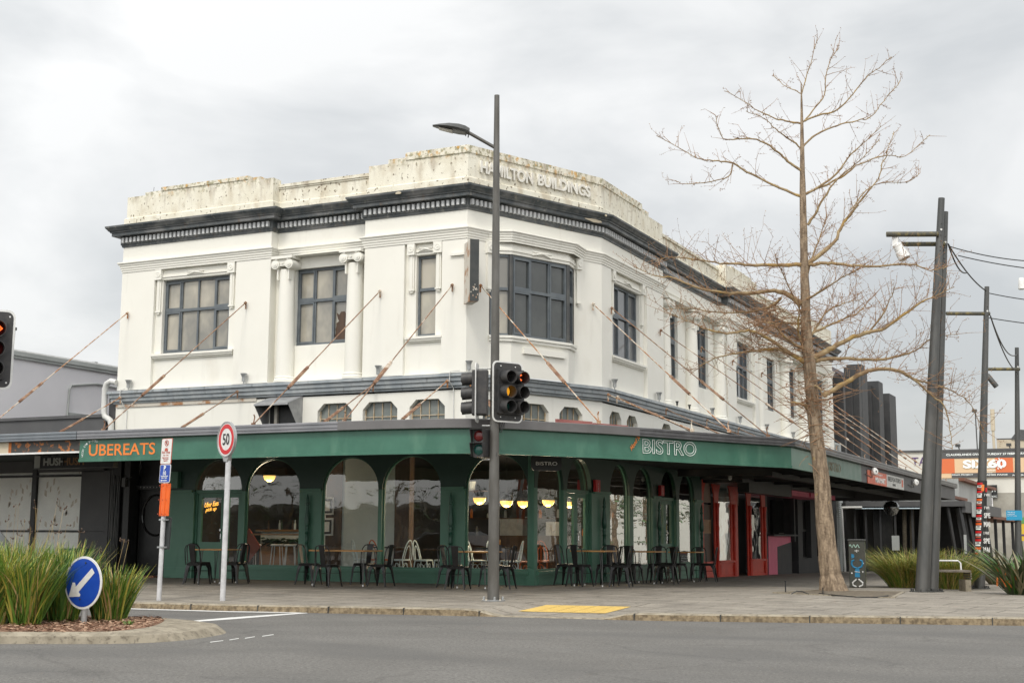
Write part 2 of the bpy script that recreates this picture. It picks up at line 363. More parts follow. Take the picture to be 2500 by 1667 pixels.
M['bark'] = mat('fissured_bark', (.15, .108, .072), .9, (.33, .25, .17), 10, .40, .62, bump=1, bscale=22, stretch=(1.5, 1.5, .34))
mixin(M['bark'], (.42, .27, .04), f_noise(3, .66, .72, (1, 1, 1), .7))
M['branch'] = mat('lichened_branch_bark', (.24, .16, .085), .85, (.38, .29, .16), 6, .4, .65)
mixin(M['branch'], (.40, .25, .05), f_noise(2.5, .56, .66, (1, 1, 1), .65))
M['twig'] = mat('brown_twig_bark', (.34, .20, .11), .8, (.25, .145, .08), 5)
M['blade1'] = mat('mid_green_blade', (.16, .27, .035), .45, (.09, .19, .025), 1.5)
M['blade2'] = mat('yellow_green_blade', (.40, .42, .06), .45, (.46, .36, .09), 2)
M['blade3'] = mat('dark_green_blade', (.06, .14, .024), .45)
M['straw'] = mat('straw_blade', (.52, .38, .17), .6, (.36, .24, .10), 2)
M['flax1'] = mat('flax_leaf_green', (.055, .07, .034), .45, (.08, .10, .05), 2)
M['flax2'] = mat('flax_leaf_bronze', (.17, .15, .08), .5, (.23, .20, .12), 2)
M['leafdark'] = mat('dark_indoor_leaf', (.02, .055, .018), .45)
M['hushpanel'] = mat('etched_white_screen', (.86, .87, .82), .35, (.78, .79, .75), 2)
M['bronzechip'] = mat('bronze_film', (.50, .44, .35), .3, (.66, .61, .53), 2)
M['purple'] = mat('lilac_grey_wall', (.76, .745, .775), .8, (.72, .71, .74), .6)
M['cream'] = mat('cream_panel', (.56, .49, .37), .7)
M['greywall'] = mat('pale_grey_wall', (.42, .44, .43), .8, (.35, .37, .36), .8)
M['pinkred'] = mat('faded_red_panel', (.42, .16, .14), .7, (.30, .10, .09), 2)
M['brick'] = mat('dull_red_roof', (.22, .10, .065), .8, (.16, .075, .05), 3)
M['weathered'] = mat('weathered_wood', (.23, .20, .165), .85, (.13, .11, .09), 4, stretch=(1.5, 9, 9))
M['bb_orange'] = mat('billboard_orange', (.66, .16, .055), .6)
M['bb_peach'] = mat('billboard_peach', (.70, .50, .31), .6)
M['bb_white'] = mat('pale_cream_wall', (.66, .645, .59), .75, (.60, .585, .53), .4)
M['stone'] = mat('stained_stone_wall', (.36, .345, .30), .85, (.27, .255, .22), .8)
M['turq'] = mat('bright_blue_sign', (.02, .30, .52), .4)
M['cab'] = mat('dark_cabinet_paint', (.050, .055, .045), .5, (.075, .07, .055), 4)
M['plum'] = mat('purple_text', (.10, .05, .16), .6)

# ------------------------------------------------------------------ ground, road, footpath, kerb, island
def paving_material():
    m = mat('concrete_pavers', (.30, .27, .225), .85, (.235, .21, .175), 1.6, .38, .66, bump=.25, bscale=80)
    nt = m.node_tree; N = nt.nodes; L = nt.links; b = N['Principled BSDF']; tc = [n for n in N if n.type == 'TEX_COORD'][0]
    mp = N.new('ShaderNodeMapping'); mp.inputs['Rotation'].default_value = (0, 0, radians(9)); L.new(tc.outputs['Object'], mp.inputs[0])
    br = N.new('ShaderNodeTexBrick'); br.inputs['Scale'].default_value = 1; br.inputs['Brick Width'].default_value = 1.2; br.inputs['Row Height'].default_value = .6
    br.inputs['Mortar Size'].default_value = .02; br.inputs['Color1'].default_value = (1, 1, 1, 1); br.inputs['Color2'].default_value = (.84, .84, .84, 1); br.inputs['Mortar'].default_value = (.42, .40, .37, 1)
    br.inputs['Bias'].default_value = -.2
    L.new(mp.outputs[0], br.inputs['Vector'])
    mx = N.new('ShaderNodeMix'); mx.data_type = 'RGBA'; mx.blend_type = 'MULTIPLY'; mx.inputs[0].default_value = 1
    src = b.inputs['Base Color'].links[0].from_socket
    L.new(src, mx.inputs[6]); L.new(br.outputs[0], mx.inputs[7]); L.new(mx.outputs[2], b.inputs['Base Color'])
    mixin(m, (.14, .125, .105), f_noise(.8, .52, .72, (1, 1, 1), .5))
    mixin(m, (.42, .39, .34), f_noise(6, .62, .72, (1, 1, 1), .3)); mixin(m, (.10, .09, .075), f_noise(17, .60, .70, (1, 1, 1), .6, 3)); mixin(m, (.44, .41, .36), f_noise(30, .60, .70, (1, 1, 1), .5, 2, (3, 3, 0))); mixin(m, (.05, .045, .04), f_noise(4.5, .70, .74, (1, 1, 1), .6, 2, (9, 3, 0)))
    return m
M['pavers'] = paving_material()
KERB = [(-60, -8.6), (-20, -8.4), (-9, -8.15), (-4.3, -7.98), (-2.36, -7.85), (-.24, -7.5), (1.09, -7.2), (2.44, -6.96), (4.79, -6.70), (5.68, -6.46), (7.95, -5.70), (10.18, -4.96), (14, -3.7), (24, -.6), (60, 10)]
def kerb_y(x):
    for (x0, y0), (x1, y1) in zip(KERB, KERB[1:]):
        if x <= x1: return y0 + (y1-y0)*(x-x0)/(x1-x0)
    return KERB[-1][1]
def sstep(a, b, x): t = min(1, max(0, (x-a)/(b-a))); return t*t*(3-2*t)
def path_z(x, y):
    z = zf(x, y); k = kerb_y(x)
    w = sstep(2.1, 2.6, x)*(1-sstep(4.2, 4.75, x)); t = min(1, max(0, (k+2.4-y)/2.2))
    return z*(1-t*w) + (ROAD+.012)*t*w
def on_path(u, w, dz=0.0):
    z = -.1
    for _ in range(6): p = on_z(u, w, z+dz); z = path_z(p.x, p.y)
    return on_z(u, w, z+dz)
XS = [-60, -40, -25, -16, -12, -9, -7.5] + [-6+.2*i for i in range(95)] + [14, 16, 19, 24, 30, 40, 60]
mb = MB()
ROWS = [0, .12, .3, .5, .75, 1, 1.3, 1.7, 2.2, 3, 4, 5.5, 7, 9, 12, 16, 22, 30, 42, 60, 90]
g = [[(x, kerb_y(x)+.16+t, path_z(x, kerb_y(x)+.16+t)) for t in ROWS] for x in XS]
for i in range(len(XS)-1):
    for j in range(len(ROWS)-1): mb.quad(g[i][j], g[i+1][j], g[i+1][j+1], g[i][j+1])
o = mb.build('footpath', M['pavers'], smooth=False); o['kind'] = 'structure'
mb = MB()
for x0, x1 in zip(XS, XS[1:]):
    a, b = kerb_y(x0), kerb_y(x1); za, zb = path_z(x0, a)+.004, path_z(x1, b)+.004
    za2, zb2 = path_z(x0, a+.17)+.004, path_z(x1, b+.17)+.004
    mb.quad((x0, a+.17, za2), (x1, b+.17, zb2), (x1, b+.03, zb), (x0, a+.03, za), 0)
    mb.quad((x0, a+.03, za), (x1, b+.03, zb), (x1, b, zb-.02), (x0, a, za-.02), 0)
    mb.quad((x0, a, za-.02), (x1, b, zb-.02), (x1, b-.02, ROAD-.01), (x0, a-.02, ROAD-.01), 1)
x = -9.0
while x < 13:
    a = kerb_y(x); z = path_z(x, a)
    if z > ROAD+.05: mb.hexa([(x, a-.024, ROAD), (x+.014, a-.024, ROAD), (x+.014, a+.17, z-.02), (x, a+.17, z-.02), (x, a-.024, z+.0), (x+.014, a-.024, z+.0), (x+.014, a+.17, z+.0055), (x, a+.17, z+.0055)], 2)
    x += 1.25
o = mb.build('kerb', [M['concrete'], M['kerbface'], M['darkmetal']]); o['kind'] = 'structure'
mb = MB()
for x0, x1 in zip(XS, XS[1:]): mb.quad((x0, -90, ROAD), (x1, -90, ROAD), (x1, kerb_y(x1), ROAD), (x0, kerb_y(x0), ROAD))
o = mb.build('road', M['asphalt']); o['kind'] = 'structure'
mb = MB(); mb.quad((-900, -900, -2.2), (900, -900, -2.2), (900, 900, -2.2), (-900, 900, -2.2))
o = mb.build('ground', M['stone']); o['kind'] = 'structure'
def road_line(pts):
    mb = MB(); mb.add([(p.x, p.y, ROAD+.004) for p in pts], [tuple(range(len(pts)))]); return mb
mk = MB()
def rl(*px):
    pts = [on_z(u, w, ROAD) for u, w in px]; mk.add([(p.x, p.y, ROAD+.004) for p in pts], [tuple(range(len(pts)))])
rl((-60, 1481), (300, 1484), (560, 1491.5), (720, 1494), (842, 1492), (842, 1493.6), (720, 1495.8), (560, 1493.6), (300, 1486), (-60, 1483))
rl((372, 1518.8), (425, 1518.4), (560, 1507), (745, 1494.5), (752, 1496.3), (560, 1511.8), (430, 1520.6), (390, 1520.4))
for a in ((513, 1566.5, 545, 1563.6), (560, 1561, 583, 1558.5), (598, 1557, 622, 1554.2), (640, 1552, 668, 1549)):
    rl((a[0], a[1]), (a[2], a[3]-1), (a[2], a[3]+.4), (a[0], a[1]+1.6))
o = mk.build('road_marking', M['line']); o['kind'] = 'structure'
mk = MB(); bl, br_c = on_z(1263, 1494, -.205), on_z(1478, 1499, -.205); c4 = [bl, bl+V(.06, 1.02, 0), br_c+V(.06, 1.02, 0), br_c]
for i in range(5):
    t0, t1 = i/5+.004, (i+1)/5-.004
    e = [c4[0].lerp(c4[3], t0), c4[0].lerp(c4[3], t1), c4[1].lerp(c4[2], t1), c4[1].lerp(c4[2], t0)]
    n = 6
    for j in range(n):
        q = [e[0].lerp(e[3], j/n), e[1].lerp(e[2], j/n), e[1].lerp(e[2], (j+1)/n), e[0].lerp(e[3], (j+1)/n)]
        mk.quad(*[(p.x, p.y, path_z(p.x, p.y)+.006) for p in q])
        for k in range(6):
            p = q[0].lerp(q[1], (k+.5)/6).lerp(q[3].lerp(q[2], (k+.5)/6), .5); z = path_z(p.x, p.y)
            mk.lathe([(.018, .006), (.011, .012)], (p.x, p.y, z), 6)
o = mk.build('tactile_paving', M['yellow']); o['kind'] = 'structure'
# manhole-like pale slab frames and tree pit
mk = MB()
def slab(px, z=.014):
    pts = [on_path(u, w) for u, w in px]; mk.add([(p.x, p.y, path_z(p.x, p.y)+z) for p in pts], [tuple(range(len(pts)))])
slab([(1890, 1446.5), (1990, 1441), (2206, 1445), (2180, 1459), (2120, 1458)])
o = mk.build('tree_pit', M['soil']); o['kind'] = 'structure'
mk = MB()
pit = [on_path(u, w) for u, w in ((1890, 1446.5), (1990, 1441), (2206, 1445), (2180, 1459), (2120, 1458))]
for a, b in zip(pit, pit[1:]+pit[:1]):
    d = (b-a).normalized(); nn = V(-d.y, d.x, 0)*.035
    mk.hexa([tuple(p) for p in (a+nn+V(0, 0, -.03), b+nn+V(0, 0, -.03), b-nn+V(0, 0, -.03), a-nn+V(0, 0, -.03), a+nn+V(0, 0, .018), b+nn+V(0, 0, .018), b-nn+V(0, 0, .018), a-nn+V(0, 0, .018))])
o = mk.build('tree_pit_edging', M['concrete']); o['kind'] = 'structure'

# traffic island: kerbed concrete apron round a mulched bed
ISL = [(-9, -21.0), (-1.42, -15.68), (-.03, -14.63), (1.05, -14.01), (1.38, -13.48), (1.40, -12.88), (1.20, -12.10), (.85, -11.62), (.5, -11.42), (-.1, -11.08), (-.65, -11.15), (-2, -11.9), (-9, -16.2)]
BED = [(-9, -20.6), (-1.35, -15.3), (.06, -14.70+.25), (.80, -14.0), (.93, -13.72), (.80, -13.1), (.45, -12.45), (.05, -11.9), (-.3, -11.55), (-.6, -11.45), (-.9, -11.55), (-2, -12.2), (-9, -16.5)]
def catmull(P, n=5):
    out = []
    for i in range(len(P)-1):
        p0, p1, p2, p3 = [Vector(P[min(max(k, 0), len(P)-1)]) for k in (i-1, i, i+1, i+2)]
        for j in range(n):
            t = j/n; out.append(.5*((2*p1)+(p2-p0)*t+(2*p0-5*p1+4*p2-p3)*t*t+(3*p1-p0-3*p2+p3)*t**3))
    out.append(Vector(P[-1])); return out
io, ib = catmull(ISL, 5), catmull(BED, 5)
mb = MB()
cx = sum((p for p in io), Vector((0, 0)))/len(io)
for i in range(len(io)-1):
    a, b, c, d = io[i], io[i+1], ib[i], ib[i+1]
    ia = a.lerp(c, .16); ib2 = b.lerp(d, .16)
    mb.quad((a.x, a.y, ROAD-.01), (b.x, b.y, ROAD-.01), (ia.x, ia.y, ROAD+.085), (ib2.x, ib2.y, ROAD+.085)) if False else mb.quad((a.x, a.y, ROAD-.01), (b.x, b.y, ROAD-.01), (ib2.x, ib2.y, ROAD+.085), (ia.x, ia.y, ROAD+.085))
    mb.quad((ia.x, ia.y, ROAD+.085), (ib2.x, ib2.y, ROAD+.085), (d.x, d.y, ROAD+.13), (c.x, c.y, ROAD+.13))
o = mb.build('traffic_island', M['concrete'], smooth=True); o['kind'] = 'structure'
mb = MB(); bedz = lambda x, y: ROAD+.135
n = len(ib); mb.add([(p.x, p.y, ROAD+.122) for p in ib], [tuple(range(n))])
o = mb.build('mulch_bed', M['mulch']); o['kind'] = 'structure'
mb = MB()
def in_poly(x, y, P):
    c = False
    for i in range(len(P)):
        x1, y1 = P[i]; x2, y2 = P[i-1]
        if (y1 > y) != (y2 > y) and x < (x2-x1)*(y-y1)/(y2-y1)+x1: c = not c
    return c
ibt = [(p.x, p.y) for p in ib]; cnt = 0
while cnt < 5200:
    x, y = R.uniform(-3.4, 1.05), R.uniform(-16.6, -11.4)
    if not in_poly(x, y, ibt): continue
    cnt += 1; a = R.uniform(0, pi); l = R.uniform(.015, .045); w = R.uniform(.005, .012); t = R.uniform(-.3, .3); z = ROAD+.124+R.uniform(0, .03)
    d = V(cos(a), sin(a), t)*l; e = V(-sin(a), cos(a), R.uniform(-.4, .4))*w; p = V(x, y, z)
    mb.quad(p-d-e, p+d-e, p+d+e, p-d+e, R.randrange(2))
o = mb.build('bark_chips', [M['chipA'], M['chipB']], recalc=False); o['kind'] = 'stuff'

# ------------------------------------------------------------------ lettering
def text(body, m, name, parent, origin, ux, uz=(0, 0, 1), w=None, h=None, ext=.006, bold=0.0, outline=0.0, align='L', shear=0.0):
    cu = bpy.data.curves.new('t', 'FONT'); cu.body = body; cu.resolution_u = 4; cu.shear = shear
    if outline: cu.fill_mode = 'NONE'; cu.bevel_depth = outline; cu.bevel_resolution = 0; cu.offset = bold
    else: cu.extrude = .05; cu.offset = bold
    tmp = bpy.data.objects.new('t', cu); COL.objects.link(tmp)
    me = bpy.data.meshes.new_from_object(tmp); bpy.data.objects.remove(tmp)
    xs = [v.co.x for v in me.vertices]; ys = [v.co.y for v in me.vertices]; zs = [v.co.z for v in me.vertices]
    x0, x1, y0, y1, z0, z1 = min(xs), max(xs), min(ys), max(ys), min(zs), max(zs)
    sx = w/(x1-x0) if w else None; sy = h/(y1-y0) if h else None
    if sx is None: sx = sy
    if sy is None: sy = sx
    ux = Vector(ux).normalized(); uz = Vector(uz).normalized(); nn = ux.cross(uz)
    base = Vector(origin) - off(parent)
    sh = {'L': 0, 'C': .5, 'R': 1}[align]*(x1-x0)
    for v in me.vertices:
        x, y, z = (v.co.x-x0-sh)*sx, (v.co.y-y0)*sy, (v.co.z-z0)/(z1-z0)*ext
        v.co = base + ux*x + uz*y + nn*z
    me.materials.clear(); me.materials.append(m); me.name = name
    o = bpy.data.objects.new(name, me); COL.objects.link(o)
    if parent: o.parent = parent; OFF[o.name] = off(parent)
    return o
def slabbox(mb, c, ux, uz, w, h, d, mi=0, r=0):
    """flat panel centred at c, ux across, uz up, thickness d behind"""
    ux = Vector(ux).normalized(); uz = Vector(uz).normalized(); nn = ux.cross(uz); c = Vector(c)
    if r:
        pts = []
        for qx, qy, a0 in ((1, 1, 0), (-1, 1, 90), (-1, -1, 180), (1, -1, 270)):
            for k in range(5):
                a = radians(a0+22.5*k); pts.append(((w/2-r)*qx+r*cos(a), (h/2-r)*qy+r*sin(a)))
    else: pts = [(w/2, h/2), (-w/2, h/2), (-w/2, -h/2), (w/2, -h/2)]
    n = len(pts); vs = [c+ux*x+uz*y for x, y in pts]+[c+ux*x+uz*y-nn*d for x, y in pts]
    mb.add(vs, [tuple(range(n)), tuple(range(n, 2*n))[::-1]]+[(i, (i+1) % n, n+(i+1) % n, n+i) for i in range(n)], mi)

# ================================================================== CORNER BUILDING
bld = thing('corner_building', 'white two-storey corner building with dark cornice, green arched shopfront and long green canopy', 'building', (0, 0, 0))
REC = -.27
PATH = [(-11.72, 4.0), (-11.72, 0), (-7.07, 0), (-7.07, -REC), (-4.4, -REC), (-4.4, 0), (-1.69, 0), (0, 3.94), (0, 8.54), (REC, 8.54), (REC, 14.65), (0, 14.65), (0, 18.35), (REC, 18.35), (REC, 25.75), (0, 25.75), (0, 30.07), (-6, 30.07)]
FLAT = [(-11.72, 4.0), (-11.72, 0), (-1.69, 0), (0, 3.94), (0, 30.07), (-6, 30.07)]
mb = MB()
mb.sweep(PATH, [(0, 7.68), (0, 8.40)], caps=False)
mb.sweep(FLAT, [(0, 4.25), (0, 4.64)], caps=False)
Z0, Z1 = 4.62, 7.69
def flatbay(fr, s0, s1, o=0.0): wall(mb, fr, s0, s1, Z0, Z1, [], o)
def recess(fr, s0, s1, o, ops, depth=.12, fromo=0.0):
    wall(mb, fr, s0, s1, Z0, Z1, ops, o, depth)
    for s in (s0, s1): mb.quad(fr(s, Z0, fromo), fr(s, Z1, fromo), fr(s, Z1, o), fr(s, Z0, o))
    mb.quad(fr(s0, Z0, fromo), fr(s1, Z0, fromo), fr(s1, Z0, o), fr(s0, Z0, o)); mb.quad(fr(s0, Z1, fromo), fr(s1, Z1, fromo), fr(s1, Z1, o), fr(s0, Z1, o))
WZ0, WZ1 = 5.53, 7.41
flatbay(FL, -11.72, -10.65); recess(FL, -10.65, -8.10, -.1, [rect_op(-10.44, -8.35, WZ0, WZ1)]); flatbay(FL, -8.10, -7.07)
recess(FL, -7.07, -4.4, REC, [rect_op(-6.51, -4.98, WZ0, WZ1)])
flatbay(FL, -4.4, -3.32); recess(FL, -3.32, -2.33, -.1, [rect_op(-3.05, -2.54, WZ0, WZ1)]); flatbay(FL, -2.33, -1.69)
LCH = (C_-B_).length
wall(mb, FC, 0, .66, Z0, Z1, []); wall(mb, FC, 3.34, LCH, Z0, Z1, [])
flatbay(FR, 3.94, 4.6); recess(FR, 4.6, 7.2, -.1, [rect_op(4.92, 6.9, WZ0, WZ1)]); flatbay(FR, 7.2, 8.54)
recess(FR, 8.54, 14.65, REC, [rect_op(9.46, 10.56, WZ0, WZ1), rect_op(12.4, 13.5, WZ0, WZ1)])
flatbay(FR, 14.65, 15.65); recess(FR, 15.65, 17.9, -.1, [rect_op(15.97, 17.6, WZ0, WZ1)]); flatbay(FR, 17.9, 18.35)
recess(FR, 18.35, 25.75, REC, [rect_op(20.5, 21.6, WZ0, WZ1), rect_op(23.55, 24.7, WZ0, WZ1)])
flatbay(FR, 25.75, 27.0); recess(FR, 27.0, 29.2, -.1, [rect_op(27.3, 28.9, WZ0, WZ1)]); flatbay(FR, 29.2, 30.07)
for s in (-11.72,): mb.quad((s, 0, Z0), (s, 4, Z0), (s, 4, Z1), (s, 0, Z1))
mb.quad((0, 30.07, Z0), (-6, 30.07, Z0), (-6, 30.07, Z1), (0, 30.07, Z1))
# clerestory band
def octo(a, b, z0, z1, c=.17): return (a, b, z0, [(a, z1-c), (a+c, z1), (b-c, z1), (b, z1-c)])
CL_L = [octo(-5.60, -4.66, 3.05, 4.07), octo(-4.36, -3.44, 3.05, 4.06), octo(-3.12, -2.21, 3.05, 4.07)]
CL_C = [octo(.50, 1.28, 3.05, 4.07), octo(1.62, 2.52, 3.05, 4.07), octo(2.86, 3.62, 3.05, 4.07)]
CL_R = [octo(4.42, 5.23, 3.05, 4.10), octo(5.62, 6.4, 3.05, 4.10), octo(8.3, 9.1, 3.05, 4.10), octo(12.5, 13.3, 3.05, 4.10), octo(16.2, 17.2, 3.05, 4.1)]
wall(mb, FL, -11.72, -1.69, 2.9, 4.29, CL_L, 0, .16); wall(mb, FC, 0, LCH, 2.9, 4.29, CL_C, 0, .16); wall(mb, FR, 3.94, 30.07, 2.9, 4.29, CL_R, 0, .16)
mb.quad((-11.72, 0, 2.5), (-11.72, 6, 2.5), (-11.72, 6, 4.3), (-11.72, 0, 4.3))
mb.build('wall', M['wall'], bld)
mb = MB()
mb.add([(-11.5, .3, 8.95), (-1.9, .3, 8.95), (-.3, 4.1, 8.95), (-.3, 30, 8.95), (-11.5, 30, 8.95)], [(0, 1, 2, 3, 4)])
mb.build('roof', M['darkmetal'], bld)
# mouldings
ARC = [(-11.72, 4.0), (-11.72, 0), (-7.07, 0), (-7.07, -REC), (-4.4, -REC), (-4.4, 0), (-1.69, 0)]
bayp = [FC(.62, 0, 0), FC(1.02, 0, .36), FC(2.98, 0, .36), FC(3.66, 0, 0)]
ARC += [(p.x, p.y) for p in bayp] + [(0, 3.94), (0, 8.54), (REC, 8.54), (REC, 14.65), (0, 14.65), (0, 18.35), (REC, 18.35), (REC, 25.75), (0, 25.75), (0, 30.07), (-6, 30.07)]
mb = MB(); mb.sweep(ARC, [(0, 7.97), (.10, 7.95), (.105, 7.92), (.07, 7.885), (.07, 7.86), (.048, 7.855), (.048, 7.80), (.03, 7.795), (.03, 7.745), (.014, 7.74), (.014, 7.69), (0, 7.688)])
mb.build('string_moulding', M['wall'], bld)
mb = MB()   # bay body below and above its windows
bp = [FC(.66, 0, 0), FC(1.10, 0, .27), FC(2.90, 0, .27), FC(3.34, 0, 0)]; bpath = [(p.x, p.y) for p in bp]
mb.sweep(bpath, [(0, 4.62), (0, 5.52)], caps=False); mb.sweep(bpath, [(0, 7.42), (0, 7.70)], caps=False)
mb.sweep(bpath, [(0, 5.39), (.05, 5.41), (.05, 5.46), (.08, 5.48), (.08, 5.535), (-.2, 5.54)])
mb.sweep(bpath, [(0, 7.42), (.02, 7.43), (.02, 7.49), (.045, 7.50), (.045, 7.55), (.03, 7.56), (.03, 7.62), (0, 7.63)])
vs = bp + [FC(3.34, 0, -.3), FC(.66, 0, -.3)]
mb.add([p+V(0, 0, 7.42) for p in vs], [tuple(range(6))]); mb.add([p+V(0, 0, 5.52) for p in vs], [tuple(range(6))])
mb.add([p+V(0, 0, 7.97) for p in bayp], [(0, 1, 2, 3)])
mb.fbox(FC, 1.45, 2.75, 5.16, 5.30, .27, .33)
# the crossed ribbon
for sgn in (1, -1): mb.tube([FC(2.0-.3, 7.53+.04*sgn*-1, .31), FC(2.0, 7.55, .34), FC(2.0+.3, 7.53+.04*sgn, .31)], [.018, .028, .018], 6)
mb.build('bay', M['wall'], bld)
mb = MB(); mb.sweep(FLAT, [(0, 4.63), (.17, 4.61), (.18, 4.54), (.135, 4.525), (.135, 4.44), (.10, 4.43), (.10, 4.345), (.05, 4.335), (.05, 4.29), (0, 4.28)])
mb.build('belt_course', M['belt'], bld)
mb = MB(); mb.fbox(FL, -11.70, -7.35, 4.20, 4.285, 0, .03, 0); mb.build('rusty_flashing', M['signrust'], bld)
mb = MB()
cp = [(0, 8.35), (.03, 8.36), (.035, 8.40), (.055, 8.42), (.055, 8.45), (.055, 8.615), (.22, 8.625), (.22, 8.70), (.25, 8.71), (.255, 8.735), (.285, 8.755), (.315, 8.80), (.345, 8.83), (.35, 8.875), (.03, 8.91), (0, 8.91)]
mb.sweep(PATH, cp)
c = mb.build('cornice', M['cornice'], bld)
mb = MB()
PP = [Vector(p) for p in PATH[1:-1]]
for a, b in zip(PP, PP[1:]):
    L_ = (b-a).length
    if L_ < 1: continue
    d = (b-a)/L_; nn = Vector((d.y, -d.x)); k = int((L_-.05)/.128)
    for i in range(k+1):
        p = a + d*(.03+(L_-.12)*i/max(1, k)); q = p + d*.066
        i0, o1 = .055, .125
        cs = [(p+nn*i0), (q+nn*i0), (q+nn*o1), (p+nn*o1)]
        mb.hexa([(c_.x, c_.y, 8.455) for c_ in cs]+[(c_.x, c_.y, 8.585) for c_ in cs])
d_ = mb.build('dentil_row', M['dentil'], c)
# patches where the cornice has broken away
mb = MB()
rr = random.Random(3)
def blob(fr, s, z, o, a, b, n=11):
    return [fr(s+a*cos(2*pi*i/n)*rr.uniform(.7, 1.15), z+b*sin(2*pi*i/n)*rr.uniform(.6, 1.15), o) for i in range(n)]
def lump(pts, nn, t): 
    n = len(pts); mb.add(pts+[p+nn*t for p in pts], [tuple(range(n)), tuple(range(n, 2*n))[::-1]]+[(i, (i+1) % n, n+(i+1) % n, n+i) for i in range(n)])
lump(blob(FC, 3.82, 8.67, .215, .30, .045), CHN, .02); lump(blob(FC, 4.1, 8.82, .33, .035, .03), CHN, .02)
lump(blob(FL, -3.30, 8.82, .335, .08, .03), V(0, -1, 0), .025)
mb.build('broken_plaster', M['cream'], c)
# parapet
mb = MB()
def para(fr, s0, s1, o, top, z0=8.88, t=.32): mb.fbox(fr, s0, s1, z0, top, o-t, o)
STEP_L = [(-11.66, -11.08, 9.68), (-11.08, -10.57, 9.755), (-10.57, -7.81, 9.83), (-7.81, -7.45, 9.77), (-7.45, -7.07, 9.70)]
for a, b, t in STEP_L: para(FL, a, b, 0, t)
para(FL, -7.07, -4.32, REC, 9.53); mb.fbox(FL, -7.07, -4.33, 9.50, 9.575, REC-.34, REC+.05); mb.fbox(FL, -7.07, -4.33, 9.46, 9.50, REC-.2, REC+.025)
for a, b, t in [(-4.33, -3.80, 9.66), (-3.80, -3.34, 9.76)]: para(FL, a, b, 0, t)
para(FL, -3.34, -1.69, 0, 9.86); para(FC, 0, LCH, .001, 9.86); para(FR, 3.94, 6.85, 0, 9.86)
mb.add([(-1.69, 0, 8.95), (-1.69, .3, 8.95), (-1.5, .4, 8.95)], [(0, 1, 2)])
for a, b, t in [(6.85, 7.4, 9.76), (7.4, 8.54, 9.65)]: para(FR, a, b, 0, t)
para(FR, 8.54, 14.65, REC, 9.53); mb.fbox(FR, 8.54, 14.65, 9.50, 9.575, REC-.34, REC+.05)
para(FR, 14.65, 18.35, 0, 9.68); para(FR, 15.3, 17.7, -.005, 9.75); para(FR, 18.35, 25.75, REC, 9.53); mb.fbox(FR, 18.35, 25.75, 9.50, 9.575, REC-.34, REC+.05); para(FR, 25.75, 30.07, 0, 9.68)
mb.box(-11.66, -11.34, .32, 4, 8.95, 9.68); mb.box(-6, -.32, 29.75, 30.07, 8.95, 9.68)
# plinth strip and top strip
PL = [(-11.69, 3.5), (-11.69, 0), (-7.07, 0), (-7.07, -REC), (-4.33, -REC), (-4.33, 0), (-1.69, 0), (0, 3.94), (0, 8.54), (REC, 8.54), (REC, 14.65), (0, 14.65), (0, 18.35), (REC, 18.35), (REC, 25.75), (0, 25.75), (0, 30.07), (-6, 30.07)]
mb.sweep(PL, [(0, 9.13), (.03, 9.105), (.03, 8.89), (0, 8.89)])
mb.sweep([(-3.32, 0), (-1.69, 0), (0, 3.94), (0, 6.83)], [(0, 9.87), (.025, 9.86), (.025, 9.69), (0, 9.675)])
mb.sweep([(-10.55, 0), (-7.83, 0)], [(0, 9.835), (.025, 9.83), (.025, 9.74), (0, 9.73)])
pa = mb.build('parapet', M['parapet'], bld)
mb = MB(); mb.tube([(-10.9, .1, 9.75), (-10.89, .1, 9.9)], .006, 5); mb.tube([(-5.2, .4, 9.5), (-5.2, .4, 9.66)], .006, 5); mb.build('parapet_spike', M['darkmetal'], pa)
nb = CHN; t1 = text('HAMILTON', M['letterwall'], 'raised_lettering', bld, FC(.34, 9.265, .003), CHD, w=1.62, h=.29, ext=.05, bold=.03)
t2 = text('BUILDINGS', M['letterwall'], 'raised_lettering', bld, FC(2.12, 9.285, .003), CHD, w=1.75, h=.285, ext=.05, bold=.03)

# columns
def column(fr, s, o=-.16, r=.215):
    mb = MB()
    mb.lathe([(r+.05, 4.63), (r+.05, 4.69), (r+.02, 4.72), (r+.03, 4.75), (r, 4.78), (r*.97, 5.8), (r*.86, 7.12), (r*.86, 7.38)], fr(s, 0, o), 24)
    o_ = mb.build('column', M['wall'], bld, smooth=True)
    mb = MB(); mb.fbox(fr, s-.30, s+.30, 7.62, 7.69, o-.1, o+.28); mb.fbox(fr, s-.21, s+.21, 7.45, 7.62, o-.1, o+.22)
    ax = (fr(0, 0, 1)-fr(0, 0, 0))
    for k in (-1, 1):
        for rr_, oo in ((.115, .25), (.075, .27), (.04, .285)): mb.lathe([(rr_, -.1 if rr_ > .1 else .2), (rr_, oo)], fr(s+.20*k, 7.49, o), 16, axis=ax)
    for k in (-.1, 0, .1): mb.lathe([(.028, .2), (.028, .245)], fr(s+k, 7.52, o), 8, axis=ax)
    for k in (-1, 1): mb.fbox(fr, s+k*.16-.015, s+k*.16+.015, 7.12, 7.4, o, o+r*.9)
    for k in (-.1, .1): mb.lathe([(.05, .15), (.05, .27)], fr(s+k*1.6, 7.645, o), 8, axis=ax)
    mb.build('capital', M['wall'], o_)
for s in (-6.68, -4.74): column(FL, s)
for s in (8.98, 11.45, 14.25, 18.8, 22.5, 25.3): column(FR, s)

